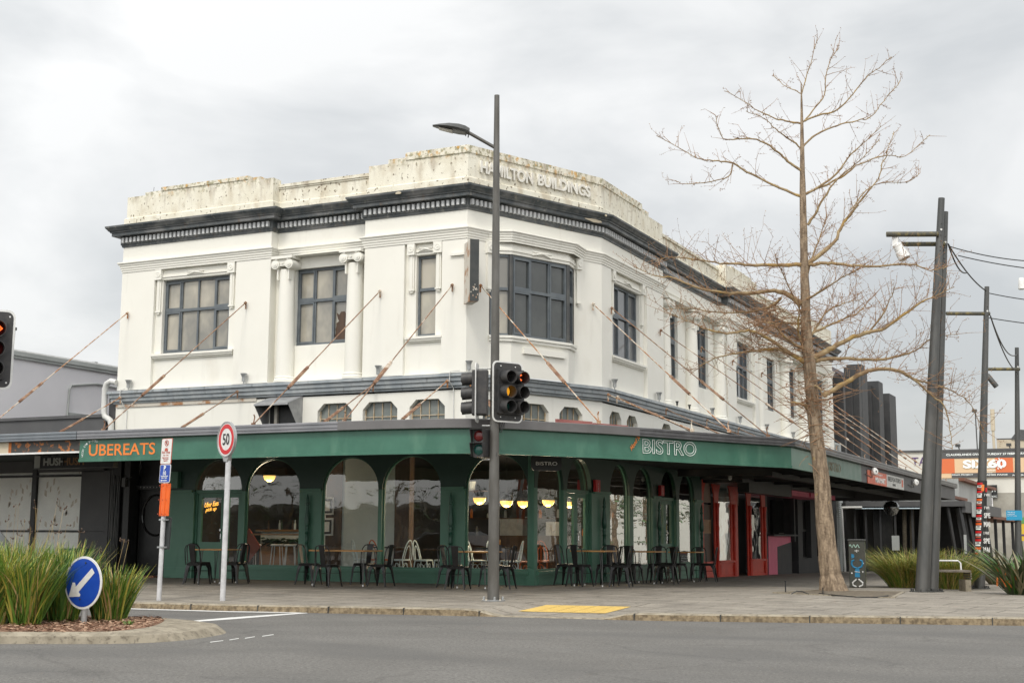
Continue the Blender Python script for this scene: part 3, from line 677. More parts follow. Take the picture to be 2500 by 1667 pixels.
# upper windows
def upper_window(fr, a, b, z0, z1, o, cols, split=6.62, pane='blind_reflect', sash=(), parent=None, posts=True, sill=True):
    mb = MB(); t = .045
    mb.fbox(fr, a, b, z1-.06, z1, o-.07, o); mb.fbox(fr, a, b, z0, z0+.06, o-.07, o); mb.fbox(fr, a, a+.05, z0+.06, z1-.06, o-.07, o); mb.fbox(fr, b-.05, b, z0+.06, z1-.06, o-.07, o)
    mb.fbox(fr, a+.05, b-.05, split-.035, split+.035, o-.07, o+.015)
    w = (b-a)/cols
    for i in range(1, cols):
        for u0, u1 in ((z0+.06, split-.035), (split+.035, z1-.06)): mb.fbox(fr, a+w*i-.022, a+w*i+.022, u0, u1, o-.07, o-.005)
    for i in sash:
        x0, x1 = (a+.05 if i == 0 else a+w*i+.022), (b-.05 if i == cols-1 else a+w*(i+1)-.022)
        for u0, u1 in ((z0+.06, split-.035), (split+.035, z1-.06)):
            for bx in ((x0, x1, u0, u0+.04), (x0, x1, u1-.04, u1), (x0, x0+.035, u0+.04, u1-.04), (x1-.035, x1, u0+.04, u1-.04)): mb.fbox(fr, *bx, o-.05, o+.012)
    win = mb.build('window', M['frame'], bld)
    mb = MB(); mb.quad(fr(a, z0, o-.045), fr(b, z0, o-.045), fr(b, z1, o-.045), fr(a, z1, o-.045)); mb.build('pane', M[pane], win)
    return win
def surround(fr, a, b, o, win, step=.2):
    mb = MB()
    for k, (x0, x1) in enumerate(((a-.2, a-.005), (b-.02, b+.2))):
        c = (x0+x1)/2
        mb.fbox(fr, x0, x1, 7.42, 7.685, o, o+.11)
        mb.lathe([(.075, .11), (.075, .125), (.05, .125), (.05, .118), (.025, .118), (.02, .13)], fr(c, 7.555, o), 14, axis=(fr(0, 0, 1)-fr(0, 0, 0)))
        mb.fbox(fr, c-.065, c+.065, 6.62, 7.42, o, o+.05); mb.fbox(fr, c-.03, c+.03, 6.62, 7.42, o+.05, o+.07)
        mb.fbox(fr, c-.08, c+.08, 6.585, 6.62, o, o+.07); mb.fbox(fr, c-.04, c+.04, 6.54, 6.585, o, o+.05)
    for z, dz, oo in ((7.425, .05, .02), (7.48, .035, .045), (7.52, .03, .03), (7.56, .1, .012)): mb.fbox(fr, a, b-.02, z, z+dz, o, o+oo)
    m = (a+b)/2; l = min(.26, (b-a)*.35)
    for sg in (1, -1): mb.tube([fr(m-l, 7.53-.035*sg, o+.05), fr(m, 7.545, o+.075), fr(m+l, 7.53+.035*sg, o+.05)], [.012, .022, .012], 6)
    mb.build('surround', M['wall'], win)
    mb = MB(); mb.fbox(fr, a-.22, b+.22, 5.46, 5.515, o, o+.12); mb.fbox(fr, a-.2, b+.2, 5.415, 5.46, o, o+.09); mb.fbox(fr, a-.18, b+.18, 5.38, 5.415, o, o+.05)
    mb.build('sill', M['wall'], win)
w1 = upper_window(FL, -10.44, -8.35, WZ0, WZ1, -.2, 4, sash=(0, 3)); surround(FL, -10.44, -8.35, -.1, w1)
w2 = upper_window(FL, -6.51, -4.98, WZ0, WZ1, -.37, 3, sash=(0, 2)); w2['label'] = 'window with a broken lower pane'
mb = MB()
hz = [(.05, 0), (.5, .0), (.95, .02), (.99, .4), (.97, .60), (.8, .66), (.68, .74), (.42, .74), (.3, .66), (.1, .73), (.22, .55), (.3, .5), (.1, .44), (.12, .38), (.06, .3), (.09, .2), (.03, .12), (.1, .06)]
pa_ = [(-5.45+.40*x, 5.62+.93*y) for x, y in hz]; mb.prism(pa_, FL, -.415, -.411); mb.build('broken_hole', M['darkwood'], w2)
w3 = upper_window(FL, -3.05, -2.54, WZ0, WZ1, -.2, 1); surround(FL, -3.05, -2.54, -.1, w3)
def mkfr(p0, p1):
    d = (p1-p0).normalized(); nn = V(d.y, -d.x, 0)
    return (lambda s, z, o=0: p0 + d*s + nn*o + V(0, 0, z)), (p1-p0).length
for (pa0, pa1, cols, pane, sash) in ((bp[0], bp[1], 1, 'blind_reflect', ()), (bp[1], bp[2], 3, 'darkpane', (0, 2)), (bp[2], bp[3], 1, 'greypane', (0,))):
    fr, L_ = mkfr(pa0, pa1); upper_window(fr, .03, L_-.03, 5.535, 7.425, -.02, cols, pane=pane, sash=sash)
mb = MB()
for p in bp[1:3]: mb = MB(); mb.lathe([(.055, 5.535), (.055, 7.425)], p-CHN*.03, 8); mb.build('bay_post', M['darkmetal'], bld)
for a, z in ((.745, 6.52), (2.955, 6.52)):
    mb = MB(); mb.fbox(FC, a-.17, a-.04, 6.62, 7.42, 0, .05) if a < 2 else mb.fbox(FC, a+.44, a+.57, 6.62, 7.42, 0, .05)
    x0 = a-.2 if a < 2 else a+.41
    mb.fbox(FC, x0, x0+.19, 7.42, 7.69, 0, .1); mb.fbox(FC, x0+.02, x0+.17, 6.58, 6.62, 0, .07); mb.fbox(FC, x0+.06, x0+.13, 6.53, 6.58, 0, .05)
    mb.lathe([(.07, .1), (.07, .115), (.045, .115), (.03, .11)], FC(x0+.095, 7.555, 0), 12, axis=CHN); mb.build('bay_bracket', M['wall'], bld)
wr = upper_window(FR, 4.92, 6.9, WZ0, WZ1, -.2, 3, sash=(0, 2), pane='greypane'); surround(FR, 4.92, 6.9, -.1, wr)
for a, b in ((9.46, 10.56), (12.4, 13.5), (20.5, 21.6), (23.55, 24.7)): upper_window(FR, a, b, WZ0, WZ1, REC-.09, 2, sash=(0, 1), pane='greypane')
for a, b in ((15.97, 17.6), (27.3, 28.9)):
    w = upper_window(FR, a, b, WZ0, WZ1, -.2, 3, sash=(0, 2), pane='greypane'); surround(FR, a, b, -.1, w)
def clere(fr, op, o=-.12):
    a, b, z0, prof = op; mb = MB(); zt = max(z for s, z in prof)
    for i in range(1, 4):
        x = a+(b-a)*i/4; mb.fbox(fr, x-.009, x+.009, z0, zt-.02, o-.01, o+.012)
    for z in (3.40, 3.72): mb.fbox(fr, a, b, z-.009, z+.009, o-.01, o+.014)
    mb.fbox(fr, a, a+.025, z0, prof[0][1], o-.01, o+.01); mb.fbox(fr, b-.025, b, z0, prof[-1][1], o-.01, o+.01)
    w = mb.build('clerestory_window', M['bar'], bld)
    mb = MB(); pts = [(a, z0)]+prof+[(b, z0)]; mb.add([fr(s, z, o-.012) for s, z in pts], [tuple(range(len(pts)))]); mb.build('pane', M['obscure'], w)
for op in CL_L: clere(FL, op)
for op in CL_C: clere(FC, op)
for op in CL_R: clere(FR, op)

# ---------------- ground-floor shopfront
TOPZ = 2.90; BASE = -.02
AW_L = [(-7.60, -6.04), (-5.42, -3.90), (-3.80, -2.29), (-1.67, -.16)]
AW_R = [(.16, 1.58), (4.43, 5.78), (6.05, 7.50), (9.70, 11.10)]
DR_L, DR_R = [(-9.12, -7.70)], [(1.78, 3.25), (8.12, 9.46)]
SP, TP, SI = 2.06, 2.815, .29
mb = MB()
wall(mb, FL, -9.97, 0, BASE, SP, [(a, b, SI, None) for a, b in AW_L]+[(a, b, BASE, None) for a, b in DR_L], 0, .10)
wall(mb, FR, 0, 11.78, -.2, SP, [(a, b, SI, None) for a, b in AW_R]+[(a, b, -.2, None) for a, b in DR_R], 0, .10)
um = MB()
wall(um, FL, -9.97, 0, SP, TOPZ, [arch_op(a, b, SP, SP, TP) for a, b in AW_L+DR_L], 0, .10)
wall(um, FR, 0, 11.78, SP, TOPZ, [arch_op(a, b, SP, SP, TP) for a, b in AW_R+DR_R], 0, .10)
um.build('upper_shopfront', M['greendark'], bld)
def trims(fr, wins, z0):
    for a, b in wins:
        mb.fbox(fr, a-.03, b+.03, .225, .285, 0, .055); mb.fbox(fr, a-.02, b+.02, .20, .225, 0, .03)
        x0, x1, u0, u1 = a+.03, b-.03, z0+.045, .165
        for t, oo in ((0, .016), (.028, .010)):
            for bx in ((x0+t, x1-t, u0+t, u0+t+.014), (x0+t, x1-t, u1-t-.014, u1-t), (x0+t, x0+t+.014, u0+t+.014, u1-t-.014), (x1-t-.014, x1-t, u0+t+.014, u1-t-.014)): mb.fbox(fr, *bx, 0, oo)
trims(FL, AW_L, 0); trims(FR, AW_R, -.06)
for fr, a, b, z0 in ((FL, -9.95, -9.16, -.02), (FL, -6.02, -5.45, -.02), (FL, -2.26, -1.70, -.02), (FR, 3.34, 4.38, -.08), (FR, 7.54, 8.06, -.12), (FR, 11.14, 11.76, -.16)):
    mb.fbox(fr, a, b, 2.035, 2.085, 0, .045); mb.fbox(fr, a, b, 2.085, 2.10, 0, .06); mb.fbox(fr, a, b, .20, .235, 0, .03); mb.fbox(fr, a+.02, b-.02, z0, .20, 0, .02)
mb.fbox(FL, -.145, -.01, .3, 2.8, 0, .02)
for k in range(4): mb.fbox(FL, -.13+.03*k, -.115+.03*k, .35, 2.7, .02, .03)
mb.fbox(FL, -9.85, -9.55, 2.15, 2.55, 0, .12)   # meter box
shop = mb.build('shopfront', M['green'], bld)
mb = MB()
def turned(fr, s, h0, h1, o=.075):
    mb = MB(); H_ = h1-h0
    prof = [(.06, 0), (.06, .06), (.035, .07), (.05, .10), (.05, .16), (.03, .18), (.042, .24), (.05, .32), (.058, .37), (.045, .43), (.032, .46), (.05, .475), (.036, .49), (.045, .54), (.036, .585), (.052, .60), (.036, .615), (.046, .65), (.05, .66), (.038, .69), (.055, .70), (.062, .77), (.052, .83), (.036, .91), (.03, .955), (.046, .965), (.046, .985), (.028, .995), (.040, 1.02), (.032, 1.05), (.004, 1.11)]
    mb.lathe([(r, z*H_/1.11) for r, z in prof], fr(s, h0, o), 14)
    mb.build('turned_post', M['post'], bld, smooth=True)
for s in (-5.76, -1.99): turned(FL, s, .02, 1.98)
for s, h in ((3.86, -.02), (7.82, -.08), (11.5, -.12)): turned(FR, s, h, 1.98)
def arched_window(fr, a, b, z0=SI, mull=(), pane='glass'):
    mb = MB(); pr = arch_prof(a, b, SP, TP, 24); pi_ = arch_prof(a+.03, b-.03, SP, TP-.03, 24)
    for i in range(24):
        q = [pr[i], pr[i+1], pi_[i+1], pi_[i]]; mb.prism(q, fr, -.10, -.06)
    mb.fbox(fr, a, a+.03, z0, SP, -.10, -.06); mb.fbox(fr, b-.03, b, z0, SP, -.10, -.06); mb.fbox(fr, a+.03, b-.03, z0, z0+.04, -.10, -.06)
    w = mb.build('arched_window', M['green'], bld)
    mb = MB(); pts = [(a, z0)]+pr+[(b, z0)]; mb.add([fr(s, z, -.08) for s, z in pts], [tuple(range(len(pts)))]); mb.build('pane', M[pane], w)
for a, b in AW_L: arched_window(FL, a, b)
for a, b in AW_R: arched_window(FR, a, b)
def frame_rect(mb, fr, a, b, z0, z1, w, o0, o1, wb=None):
    wb = wb or w
    mb.fbox(fr, a, b, z1-w, z1, o0, o1); mb.fbox(fr, a, b, z0, z0+wb, o0, o1); mb.fbox(fr, a, a+w, z0+wb, z1-w, o0, o1); mb.fbox(fr, b-w, b, z0+wb, z1-w, o0, o1)
def pane(fr, a, b, z0, z1, o, parent, m='glass'):
    mb = MB(); mb.quad(fr(a, z0, o), fr(b, z0, o), fr(b, z1, o), fr(a, z1, o)); return mb.build('pane', M[m], parent)
def door_bay(fr, a, b, z0, leaves, side=None):
    mb = MB(); mb.fbox(fr, a, b, 2.02, 2.10, -.17, -.06)
    mb.fbox(fr, a, a+.05, z0, 2.02, -.17, -.08); mb.fbox(fr, b-.05, b, z0, 2.02, -.17, -.08)
    f = mb.build('fanlight', M['green'], bld)
    pr = arch_prof(a, b, SP, TP, 24); mb = MB(); pts = [(a, 2.1)]+[p for p in pr if p[1] > 2.1]+[(b, 2.1)]
    mb.add([fr(s, z, -.145) for s, z in pts], [tuple(range(len(pts)))]); mb.build('pane', M['glass'], f)
    for (x0, x1, gz0, gz1, hx) in leaves:
        mb = MB(); frame_rect(mb, fr, x0, x1, z0+.01, 2.015, .10, -.16, -.10, wb=gz0-z0)
        d = mb.build('door', M['green'], bld); pane(fr, x0+.09, x1-.09, gz0-.01, gz1, -.135, d)
        if hx:
            mb = MB(); mb.lathe([(.02, 0), (.02, .05), (.028, .052), (.028, .07)], fr(hx, 1.14, -.10), 10, axis=fr(0, 0, 1)-fr(0, 0, 0)); mb.tube([fr(hx, 1.05, -.10), fr(hx, 1.05, -.05), fr(hx, .93, -.05), fr(hx, .93, -.1)], .01, 6)
            mb.build('handle', M['chrome'], d)
door_bay(FL, -9.12, -7.70, BASE, [(-9.06, -8.27, .84, 1.93, -8.33), (-8.25, -7.76, .34, 1.93, None)])
door_bay(FR, 1.78, 3.25, -.05, [(1.84, 2.5, .74, 1.93, None), (2.52, 3.19, .74, 1.93, 2.56)])
door_bay(FR, 8.12, 9.46, -.09, [(8.18, 8.74, .84, 1.93, None), (8.76, 9.40, .84, 1.93, 8.80)])
n1 = text('Uber Eats', M['neon'], 'neon_lettering', bld, FL(-8.93, 1.68, -.18), (1, 0, .12), h=.115, w=.42, ext=.008, shear=.35)
n2 = text('pick up', M['neon'], 'neon_lettering', bld, FL(-8.90, 1.55, -.18), (1, 0, .12), h=.12, w=.33, ext=.008, shear=.35)
for s, z in ((3.425, 2.10), (8.045, 2.14)):
    mb = MB(); mb.fbox(FR, s-.125, s+.125, z-.02, z+.26, .02, .10); al = mb.build('alarm_box', M['signred'], bld)
    for k, ch in enumerate('FIRE'): text(ch, M['signwhite'], 'alarm_lettering', al, FR(s-.02, z+.14-.055*k, .103), (0, 1, 0), h=.04, ext=.003)

# black entrance to the left of the shopfront
mb = MB()
mb.fbox(FL, -11.72, -11.45, -.05, 2.9, -.25, .0); mb.fbox(FL, -11.30, -11.12, -.05, 2.9, -.3, .04); mb.fbox(FL, -11.45, -11.30, -.05, 2.9, -.30, -.08)
mb.fbox(FL, -11.12, -9.97, -.05, 2.9, -.55, -.35); mb.fbox(FL, -11.12, -9.97, 2.14, 2.24, -.35, -.2); mb.fbox(FL, -10.9, -10.1, .05, 2.08, -.35, -.32)
e = mb.build('entrance', M['black'], bld)
mb = MB(); c0 = FL(-10.55, 1.50, -.31); mb.tube([c0+V(.42*cos(a), 0, .5*sin(a)) for a in [2*pi*k/32 for k in range(33)]], .028, 8, caps=False)
mb.build('porthole_ring', mat('gloss_black', (.02, .02, .02), .12, metal=.3), e)
mb = MB()
for k in range(9): mb.lathe([(.012, 0), (.012, .02)], FL(-10.95+.1*k, 2.19, -.2), 6, axis=(0, -1, 0))
mb.build('stud', M['galv'], e)
mb = MB(); mb.box(-11.5, -10.0, -.32, .1, -.02, .025); mb.build('doorstep', mat('brick_step', (.26, .12, .075), .8, (.18, .09, .06), 8), bld)
mb = MB()   # loose cables and pipes on the black side wall
for k in range(7):
    x = -11.70+.045*k; mb.tube([FL(x+R.uniform(-.02, .02), z, .03+R.uniform(0, .03)) for z in (.0, .5, 1.0, 1.5, 2.0, 2.5)], .012, 5)
mb.tube([FL(-11.3, 2.5, .05), FL(-11.2, 2.35, .12), FL(-11.05, 2.45, .05)], .01, 5); mb.fbox(FL, -11.31, -11.2, 2.2, 2.42, .04, .12)
mb.build('cable', M['darkmetal'], bld)

# red shopfront
mb = MB()
ops = [arch_op(11.95, 13.0, .32, 2.05, 2.78), arch_op(13.42, 14.74, .34, 2.05, 2.8), arch_op(15.5, 16.6, -.3, 2.05, 2.78), arch_op(17.0, 18.4, .34, 2.05, 2.8)]
wall(mb, FR, 11.78, 18.85, -.3, TOPZ, ops, .001, .035)
for a, b in ((13.42, 14.74), (17.0, 18.4)):
    mb.fbox(FR, a-.04, b+.5 if a < 15 else b+.35, .27, .33, 0, .07); mb.fbox(FR, a-.03, b+.45 if a < 15 else b+.3, -.25, -.14, 0, .05)
    x0, x1 = a+.1, b+.35 if a < 15 else b+.25
    frame_rect(mb, FR, x0, x1, -.08, .22, .03, 0, .025)
for s in (13.2, 14.98, 16.8, 18.62):
    mb.lathe([(.06, -.2), (.06, .3), (.035, .35), (.05, .6), (.04, 1.2), (.055, 1.3), (.04, 1.4), (.05, 1.9), (.07, 2.0), (.07, 2.06)], FR(s, 0, .04), 12)
rs = mb.build('red_shopfront', M['red'], bld)
mural = mat('faded_poster_print', (.62, .38, .27), .4, (.74, .70, .64), 3.2, .42, .58, stretch=(1, 1, .6)); mixin(mural, (.35, .05, .03), f_noise(2.4, .56, .64, (1, 1, 1), .8, loc=(0, 3, 0))); mixin(mural, (.04, .10, .09), f_height(2.1, 2.5, f_noise(1, -1, 0)))
pane(FR, 13.42, 14.74, .34, 2.8, -.02, rs, 'glass'); mb = MB(); mb.quad(FR(13.43, .34, -.03), FR(14.73, .34, -.03), FR(14.73, 2.75, -.03), FR(13.43, 2.75, -.03)); mb.build('window_poster', mural, rs)
pane(FR, 17.0, 18.4, .34, 2.8, -.02, rs); mb = MB(); mb.quad(FR(17.0, .34, -.9), FR(18.4, .34, -.9), FR(18.4, 1.25, -.9), FR(17.0, 1.25, -.9)); mb.build('display_panel', M['intgrey'], rs)
mb = MB(); mb.fbox(FR, 11.95, 13.0, .32, 2.0, -.14, -.10); mb.fbox(FR, 15.5, 16.6, -.3, 2.04, -.6, -.55); rp = mb.build('dark_panel', M['darkwood'], rs)
mb = MB(); mb.fbox(FR, 11.95, 13.0, 2.06, 2.8, -.14, -.11); mb.fbox(FR, 15.5, 16.6, 2.06, 2.8, -.3, -.28); mb.build('pale_fanlight', mat('pale_pink_board', (.30, .22, .18), .7), rs)
mb = MB(); frame_rect(mb, FR, 12.15, 12.85, 1.15, 1.55, .05, -.10, -.07); mb.quad(FR(12.2, 1.2, -.085), FR(12.8, 1.2, -.085), FR(12.8, 1.5, -.085), FR(12.2, 1.5, -.085)); mb.build('notice', M['wood'], rs)
mb = MB(); mb.box(0, 1.2, 11.9, 30, 2.62, 2.86); mb.box(.9, 1.25, 12.4, 17.5, 2.35, 2.62); mb.build('shop_awning', M['black'], bld)

# black and pink bar front
mb = MB()
wall(mb, FR, 18.85, 30.07, -.35, TOPZ, [rect_op(19.1, 22.3, 1.12, 2.45), rect_op(22.35, 23.4, -.3, 2.45), rect_op(24.1, 25.45, .28, 2.45), rect_op(26.4, 27.6, .28, 2.45)], 0, .25)
mb.fbox(FR, 19.0, 22.35, 1.09, 1.15, 0, .25); mb.fbox(FR, 22.25, 22.4, .9, 2.5, 0, .15)
bar = mb.build('bar_front', M['blackwall'], bld)
mb = MB(); mb.prism([(19.1, -.3), (20.25, -.3), (20.25, .72), (22.2, .88), (22.2, 1.09), (19.1, 1.09)], FR, 0, .02); mb.build('pink_panel', M['pink'], bar)
mb = MB(); mb.fbox(FR, 19.0, 24.0, 2.45, 2.62, 0, .9); mb.fbox(FR, 21.5, 25.5, 2.46, 2.70, .9, .95); mb.build('pink_bulkhead', M['pink'], bar)
mb = MB(); mb.fbox(FR, 19.1, 23.4, -.3, 2.45, -2.1, -2.0); mb.fbox(FR, 24.0, 27.7, .2, 2.45, -1.2, -1.1); mb.build('back_wall', M['black'], bar)
for a, b in ((24.1, 25.45), (26.4, 27.6)):
    pane(FR, a, b, .28, 2.45, -.2, bar); mb = MB(); frame_rect(mb, FR, a, b, .28, 2.45, .05, -.22, -.17); mb.fbox(FR, a, b, 1.28, 1.36, -.22, -.17); mb.fbox(FR, (a+b)/2-.12, (a+b)/2+.12, 1.36, 2.4, -.22, -.17); mb.build('sash_bar', M['black'], bar)
mb = MB()
for k in range(40): mb.fbox(FR, 24.2+R.uniform(0, .9), 24.35+R.uniform(.2, 1), .4+.02*k, .44+.02*k, -1.0, -.98, k % 3)
mb.build('stocked_shelf', [M['signwhite'], M['pink'], M['darkwood']], bar)
mb = MB(); mb.lathe([(.001, -.3), (.2, -.24), (.3, -.05), (.31, .1), (.22, .24), (.001, .3)], FR(28.0, 2.2, 2.6), 16); mb.tube([FR(28, 2.5, 2.6), FR(28, 2.85, 2.6)], .01, 5); mirror = mb.build('mirror_ball', mat('mirror_ball', (.35, .36, .36), .15, (.1, .1, .1), 14, .45, .55, metal=.9), bld, smooth=True)

# ---------------- canopy
OUT = [(-8.09, -5.02), (-1.70, -5.02), (-.6, -4.95), (.30, -4.83), (.86, -4.65), (1.30, -4.25), (1.68, -3.75), (2.5, -2.55), (3.1, -1.4), (3.67, -.15), (4.4, 1.25), (5.0, 2.3), (5.0, 9.85), (5.0, 28.1)]
INN = [(0.0, 28.1), (0.0, 0.0), (-8.09, 0.0)]
mb = MB()
def poly(pts, z, mi=0): mb.add([(x, y, z) for x, y in pts], [tuple(range(len(pts)))], mi)
ipt = OUT+[(-.0, 28.1), (-.0, .0), (-8.09, -.0)]
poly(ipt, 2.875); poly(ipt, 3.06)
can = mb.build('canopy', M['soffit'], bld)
mb = MB(); mb.sweep(OUT[:12]+[(5.0, 4.0)], [(0, 2.96), (.012, 2.94), (.012, 2.56), (.03, 2.555), (.03, 2.50), (-.04, 2.50), (-.04, 2.9)]); mb.build('fascia', M['fascia'], can)
mb = MB(); mb.sweep([(5.0, 4.0), (5.0, 9.85)], [(-.002, 2.96), (.010, 2.94), (.010, 2.505), (-.04, 2.505), (-.04, 2.9)]); f = mb.build('fascia', M['fascia_dull'], can)
mb = MB(); mb.sweep([(5.0, 9.85), (5.0, 28.1), (0, 28.1)], [(-.004, 2.96), (.006, 2.94), (.006, 2.505), (-.04, 2.505), (-.04, 2.9)]); mb.build('fascia', M['charcoal'], can)
gp = [(-.1, 3.125), (.10, 3.13), (.115, 3.12), (.115, 3.085), (.10, 3.08), (.10, 3.065), (.115, 3.06), (.115, 3.015), (.10, 3.01), (.10, 2.995), (.115, 2.99), (.115, 2.965), (.02, 2.955), (.02, 3.06)]
gs = [(-.1, 3.125), (.10, 3.13), (.115, 3.12), (.115, 2.965), (.02, 2.955), (.02, 3.06)]
mb = MB(); mb.sweep(OUT[:2], gp); mb.build('gutter', M['gutter'], can)
mb = MB(); mb.sweep([(-1.705, -5.025)]+OUT[2:8]+[(2.95, -1.69)], gs); mb.build('gutter', mat('smooth_grey_gutter', (.135, .13, .13), .4, (.155, .15, .15), 2, metal=.15), can)
mb = MB(); mb.sweep([(2.95, -1.69)]+OUT[8:], gp); mb.build('gutter', M['gutter_dark'], can)
mb = MB()   # soffit battens and the pale strip inside the fascia
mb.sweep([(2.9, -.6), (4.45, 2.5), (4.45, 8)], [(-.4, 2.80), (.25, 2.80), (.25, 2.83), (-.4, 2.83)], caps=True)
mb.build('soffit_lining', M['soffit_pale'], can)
mb = MB()
for y in (9.0, 11.0, 13.2, 15.5, 17.9, 20.3): mb.box(.2, 4.9, y, y+.12, 2.68, 2.87)
mb.box(2.9, 3.1, 8, 28, 2.6, 2.72)
mb.build('soffit_beam', M['black'], can)
UXB = V(3.67-2.5, -.15+2.55, 0).normalized(); NB = V(UXB.y, -UXB.x, 0)
def fas(px, w_, h=.02): p = on_plane(px, w_, (2.5, -2.55, 0), NB); return p+NB*(.016+h*0)
pb = fas(1567, 1107)
t = text('BISTRO', M['letterwhite'], 'bistro_lettering', can, V(3.02, -1.56, 2.635)+NB*.02, UXB, w=1.50, h=.29, outline=.017, bold=.01)
text('Hood St', M['orange'], 'hood_lettering', can, V(2.89, -1.82, 2.67)+NB*.02, (UXB+V(0, 0, 1.15)), uz=(-UXB*1.15*.6+V(0, 0, 1)*.9), w=.36, h=.085, ext=.004, bold=.01, shear=.3)
UBP = -5.02-.016
text('UBEREATS', M['orange'], 'takeaway_lettering', can, (-7.83, UBP, 2.615), (1, 0, 0), w=1.74, h=.24, ext=.004, bold=.012)
for k, ch in enumerate('HOOD ST. BISTRO'):
    a = radians(188-118*k/14); c_ = V(-7.72, UBP, 2.66)
    if ch != ' ': text(ch, M['letterwhite'], 'arc_lettering', can, c_+V(.26*cos(a), 0, .245*sin(a)), (sin(a), 0, -cos(a)), uz=(cos(a), 0, sin(a)), h=.045, ext=.003, align='C')
text('BISTRO', M['tan'], 'faded_lettering', can, (5.014, 5.9, 2.62), (0, 1, 0), w=1.35, h=.22, outline=.008)
# tie rods
def rod(a, b, m='rust', tb=(.62, .80), name='tie_rod'):
    a, b = Vector(a), Vector(b); mb = MB(); d = (b-a).normalized()
    mb.tube([a, b], .0125, 6); mb.tube([a-d*.02, a-d*.02+V(0, 0, -.16)], .02, 5); mb.lathe([(.035, -.02), (.035, .03)], a, 8, axis=d)
    mb.lathe([(.045, -.03), (.045, .03)], b, 8, axis=(0, 0, 1)); mb.tube([b, b+V(0, 0, .12)-d*.05, b+V(0, 0, .19)-d*.01], .014, 5)
    r_ = mb.build(name, M[m], bld)
    mb = MB(); L_ = (b-a).length; p, q = a+d*L_*tb[0], a+d*L_*tb[0]+d*min(.75, L_*(tb[1]-tb[0])); s = d.cross(V(0, 0, 1)).normalized()*.04
    mb.tube([p-d*.05, p+s, q+s, q+d*.05], .012, 5); mb.tube([p-d*.05, p-s, q-s, q+d*.05], .012, 5); mb.lathe([(.035, -.06), (.035, .06)], p, 8, axis=d); mb.lathe([(.035, -.06), (.035, .06)], q, 8, axis=d); mb.tube([p, q], .022, 6)
    mb.build('turnbuckle', M['rust'], r_)
E = 4.83
for x in (-7.74, -3.93): rod((x, -.06, 6.62), (x+.08, -E, 3.16))
rod((-11.44, -.06, 6.62), (-11.2, -E, 3.16), 'paleRod'); rod((-2.03, -.06, 6.62), (-1.75, -E, 3.16))
for x, m in ((-11.42, 'paleRod'), (-7.79, 'rust'), (-3.98, 'rust'), (-2.05, 'paleRod')): rod((x, -.20, 4.43), (x+.1, -2.9, 3.1), m, (.5, .85))
p = FC(.36, 6.63, .06); e_ = on_z(1462, 1030, 3.16); rod(p, e_, 'paleRod')
p = FC(.02, 4.46, .15); rod(p, V(.6, -2.5, 3.1), 'paleRod', (.4, .8))
rod(FC(LCH-.35, 6.63, .06), on_z(1780, 1052, 3.16), 'paleRod'); rod((.06, 4.47, 6.66), on_z(1875, 1064, 3.16))
rod((.2, 3.85, 4.43), on_z(1690, 1050, 3.1), 'paleRod', (.5, .8)); rod((.2, 4.46, 4.43), (3.0, 4.5, 3.1), 'rust', (.4, .8))
for y in (8.14, 11.8, 15.1, 18.6, 22.0, 25.6, 29.2):
    rod((.06, y, 6.62), (4.75, min(27.9, y+.1), 3.16), 'rust' if y < 20 else 'paleRod')
    if y < 27: rod((.2, y, 4.45), (3.0, y+.05, 3.1), 'rust', (.4, .8))
# uplights along the belt course
def uplight(fr, s, k=1.0):
    mb = MB(); c = fr(s, 4.63, .11); mb.lathe([(.012*k, 0), (.012*k, .05*k), (.045*k, .055*k), (.045*k, .15*k), (.06*k, .20*k), (.085*k, .24*k), (.085*k, .25*k), (.07*k, .245*k)], c, 12); mb.build('uplight', M['galv'] if k > .8 else M['darkmetal'], bld, smooth=True)
for s in (-11.25, -7.68, -3.9): uplight(FL, s)
uplight(FC, .0); 
for s, k in ((4.5, 1), (7.8, 1), (9.3, .6), (10.4, .6), (12.6, 1), (15.6, 1), (18.9, 1), (22.6, 1), (26, 1)): uplight(FR, s, k)
mb = MB(); mb.tube([(-11.68, -.08, 4.84), (-11.84, -.1, 4.88), (-11.97, -.1, 4.82), (-12.02, -.1, 4.70), (-12.02, -.1, 4.10), (-11.98, -.1, 3.98), (-11.88, -.1, 3.93), (-11.80, -.1, 3.88), (-11.76, -.1, 3.76), (-11.76, -.1, 3.06)], .075, 12)
mb.build('downpipe', M['pvc'], bld, smooth=True)
mb = MB(); mb.tube([FL(-11.3, 4.66, .16), FL(-11.42, 4.62, .2), FL(-11.43, 4.42, .21), FL(-11.36, 4.2, .1), FL(-11.33, 4.15, .03), FL(-11.33, 3.1, .03)], .012, 5); mb.build('conduit', M['pvc'], bld); mb = MB()
mb.tube([FL(-1.75, 4.66, .16), FL(-1.98, 4.64, .2), FL(-2.0, 4.42, .2), FL(-1.97, 4.28, .05), FL(-1.97, 3.3, .03)], .012, 5); mb.build('conduit', M['pvc'], bld)
# ventilation hood
mb = MB(); a, b = -6.98, -6.02
mb.add([FL(a, 4.28, 0), FL(b, 4.28, 0), FL(b+.0, 4.06, .62), FL(a, 4.06, .62), FL(a, 3.3, 0), FL(b, 3.3, 0)], [(0, 1, 2, 3), (0, 3, 4), (1, 5, 2)]); mb.fbox(FL, a, b, 4.02, 4.06, .58, .62)
vh = mb.build('vent_hood', mat('grey_sheet_metal', (.36, .365, .37), .45, (.26, .265, .27), 4, metal=.2), bld)
mb = MB(); mb.fbox(FL, a+.05, b-.05, 3.1, 4.1, .005, .03); mb.build('vent_mouth', M['black'], vh)
mb = MB(); mb.fbox(FL, a+.22, a+.3, 3.1, 4.1, .03, .10); mb.build('fan_bracket', M['signrust'], vh)
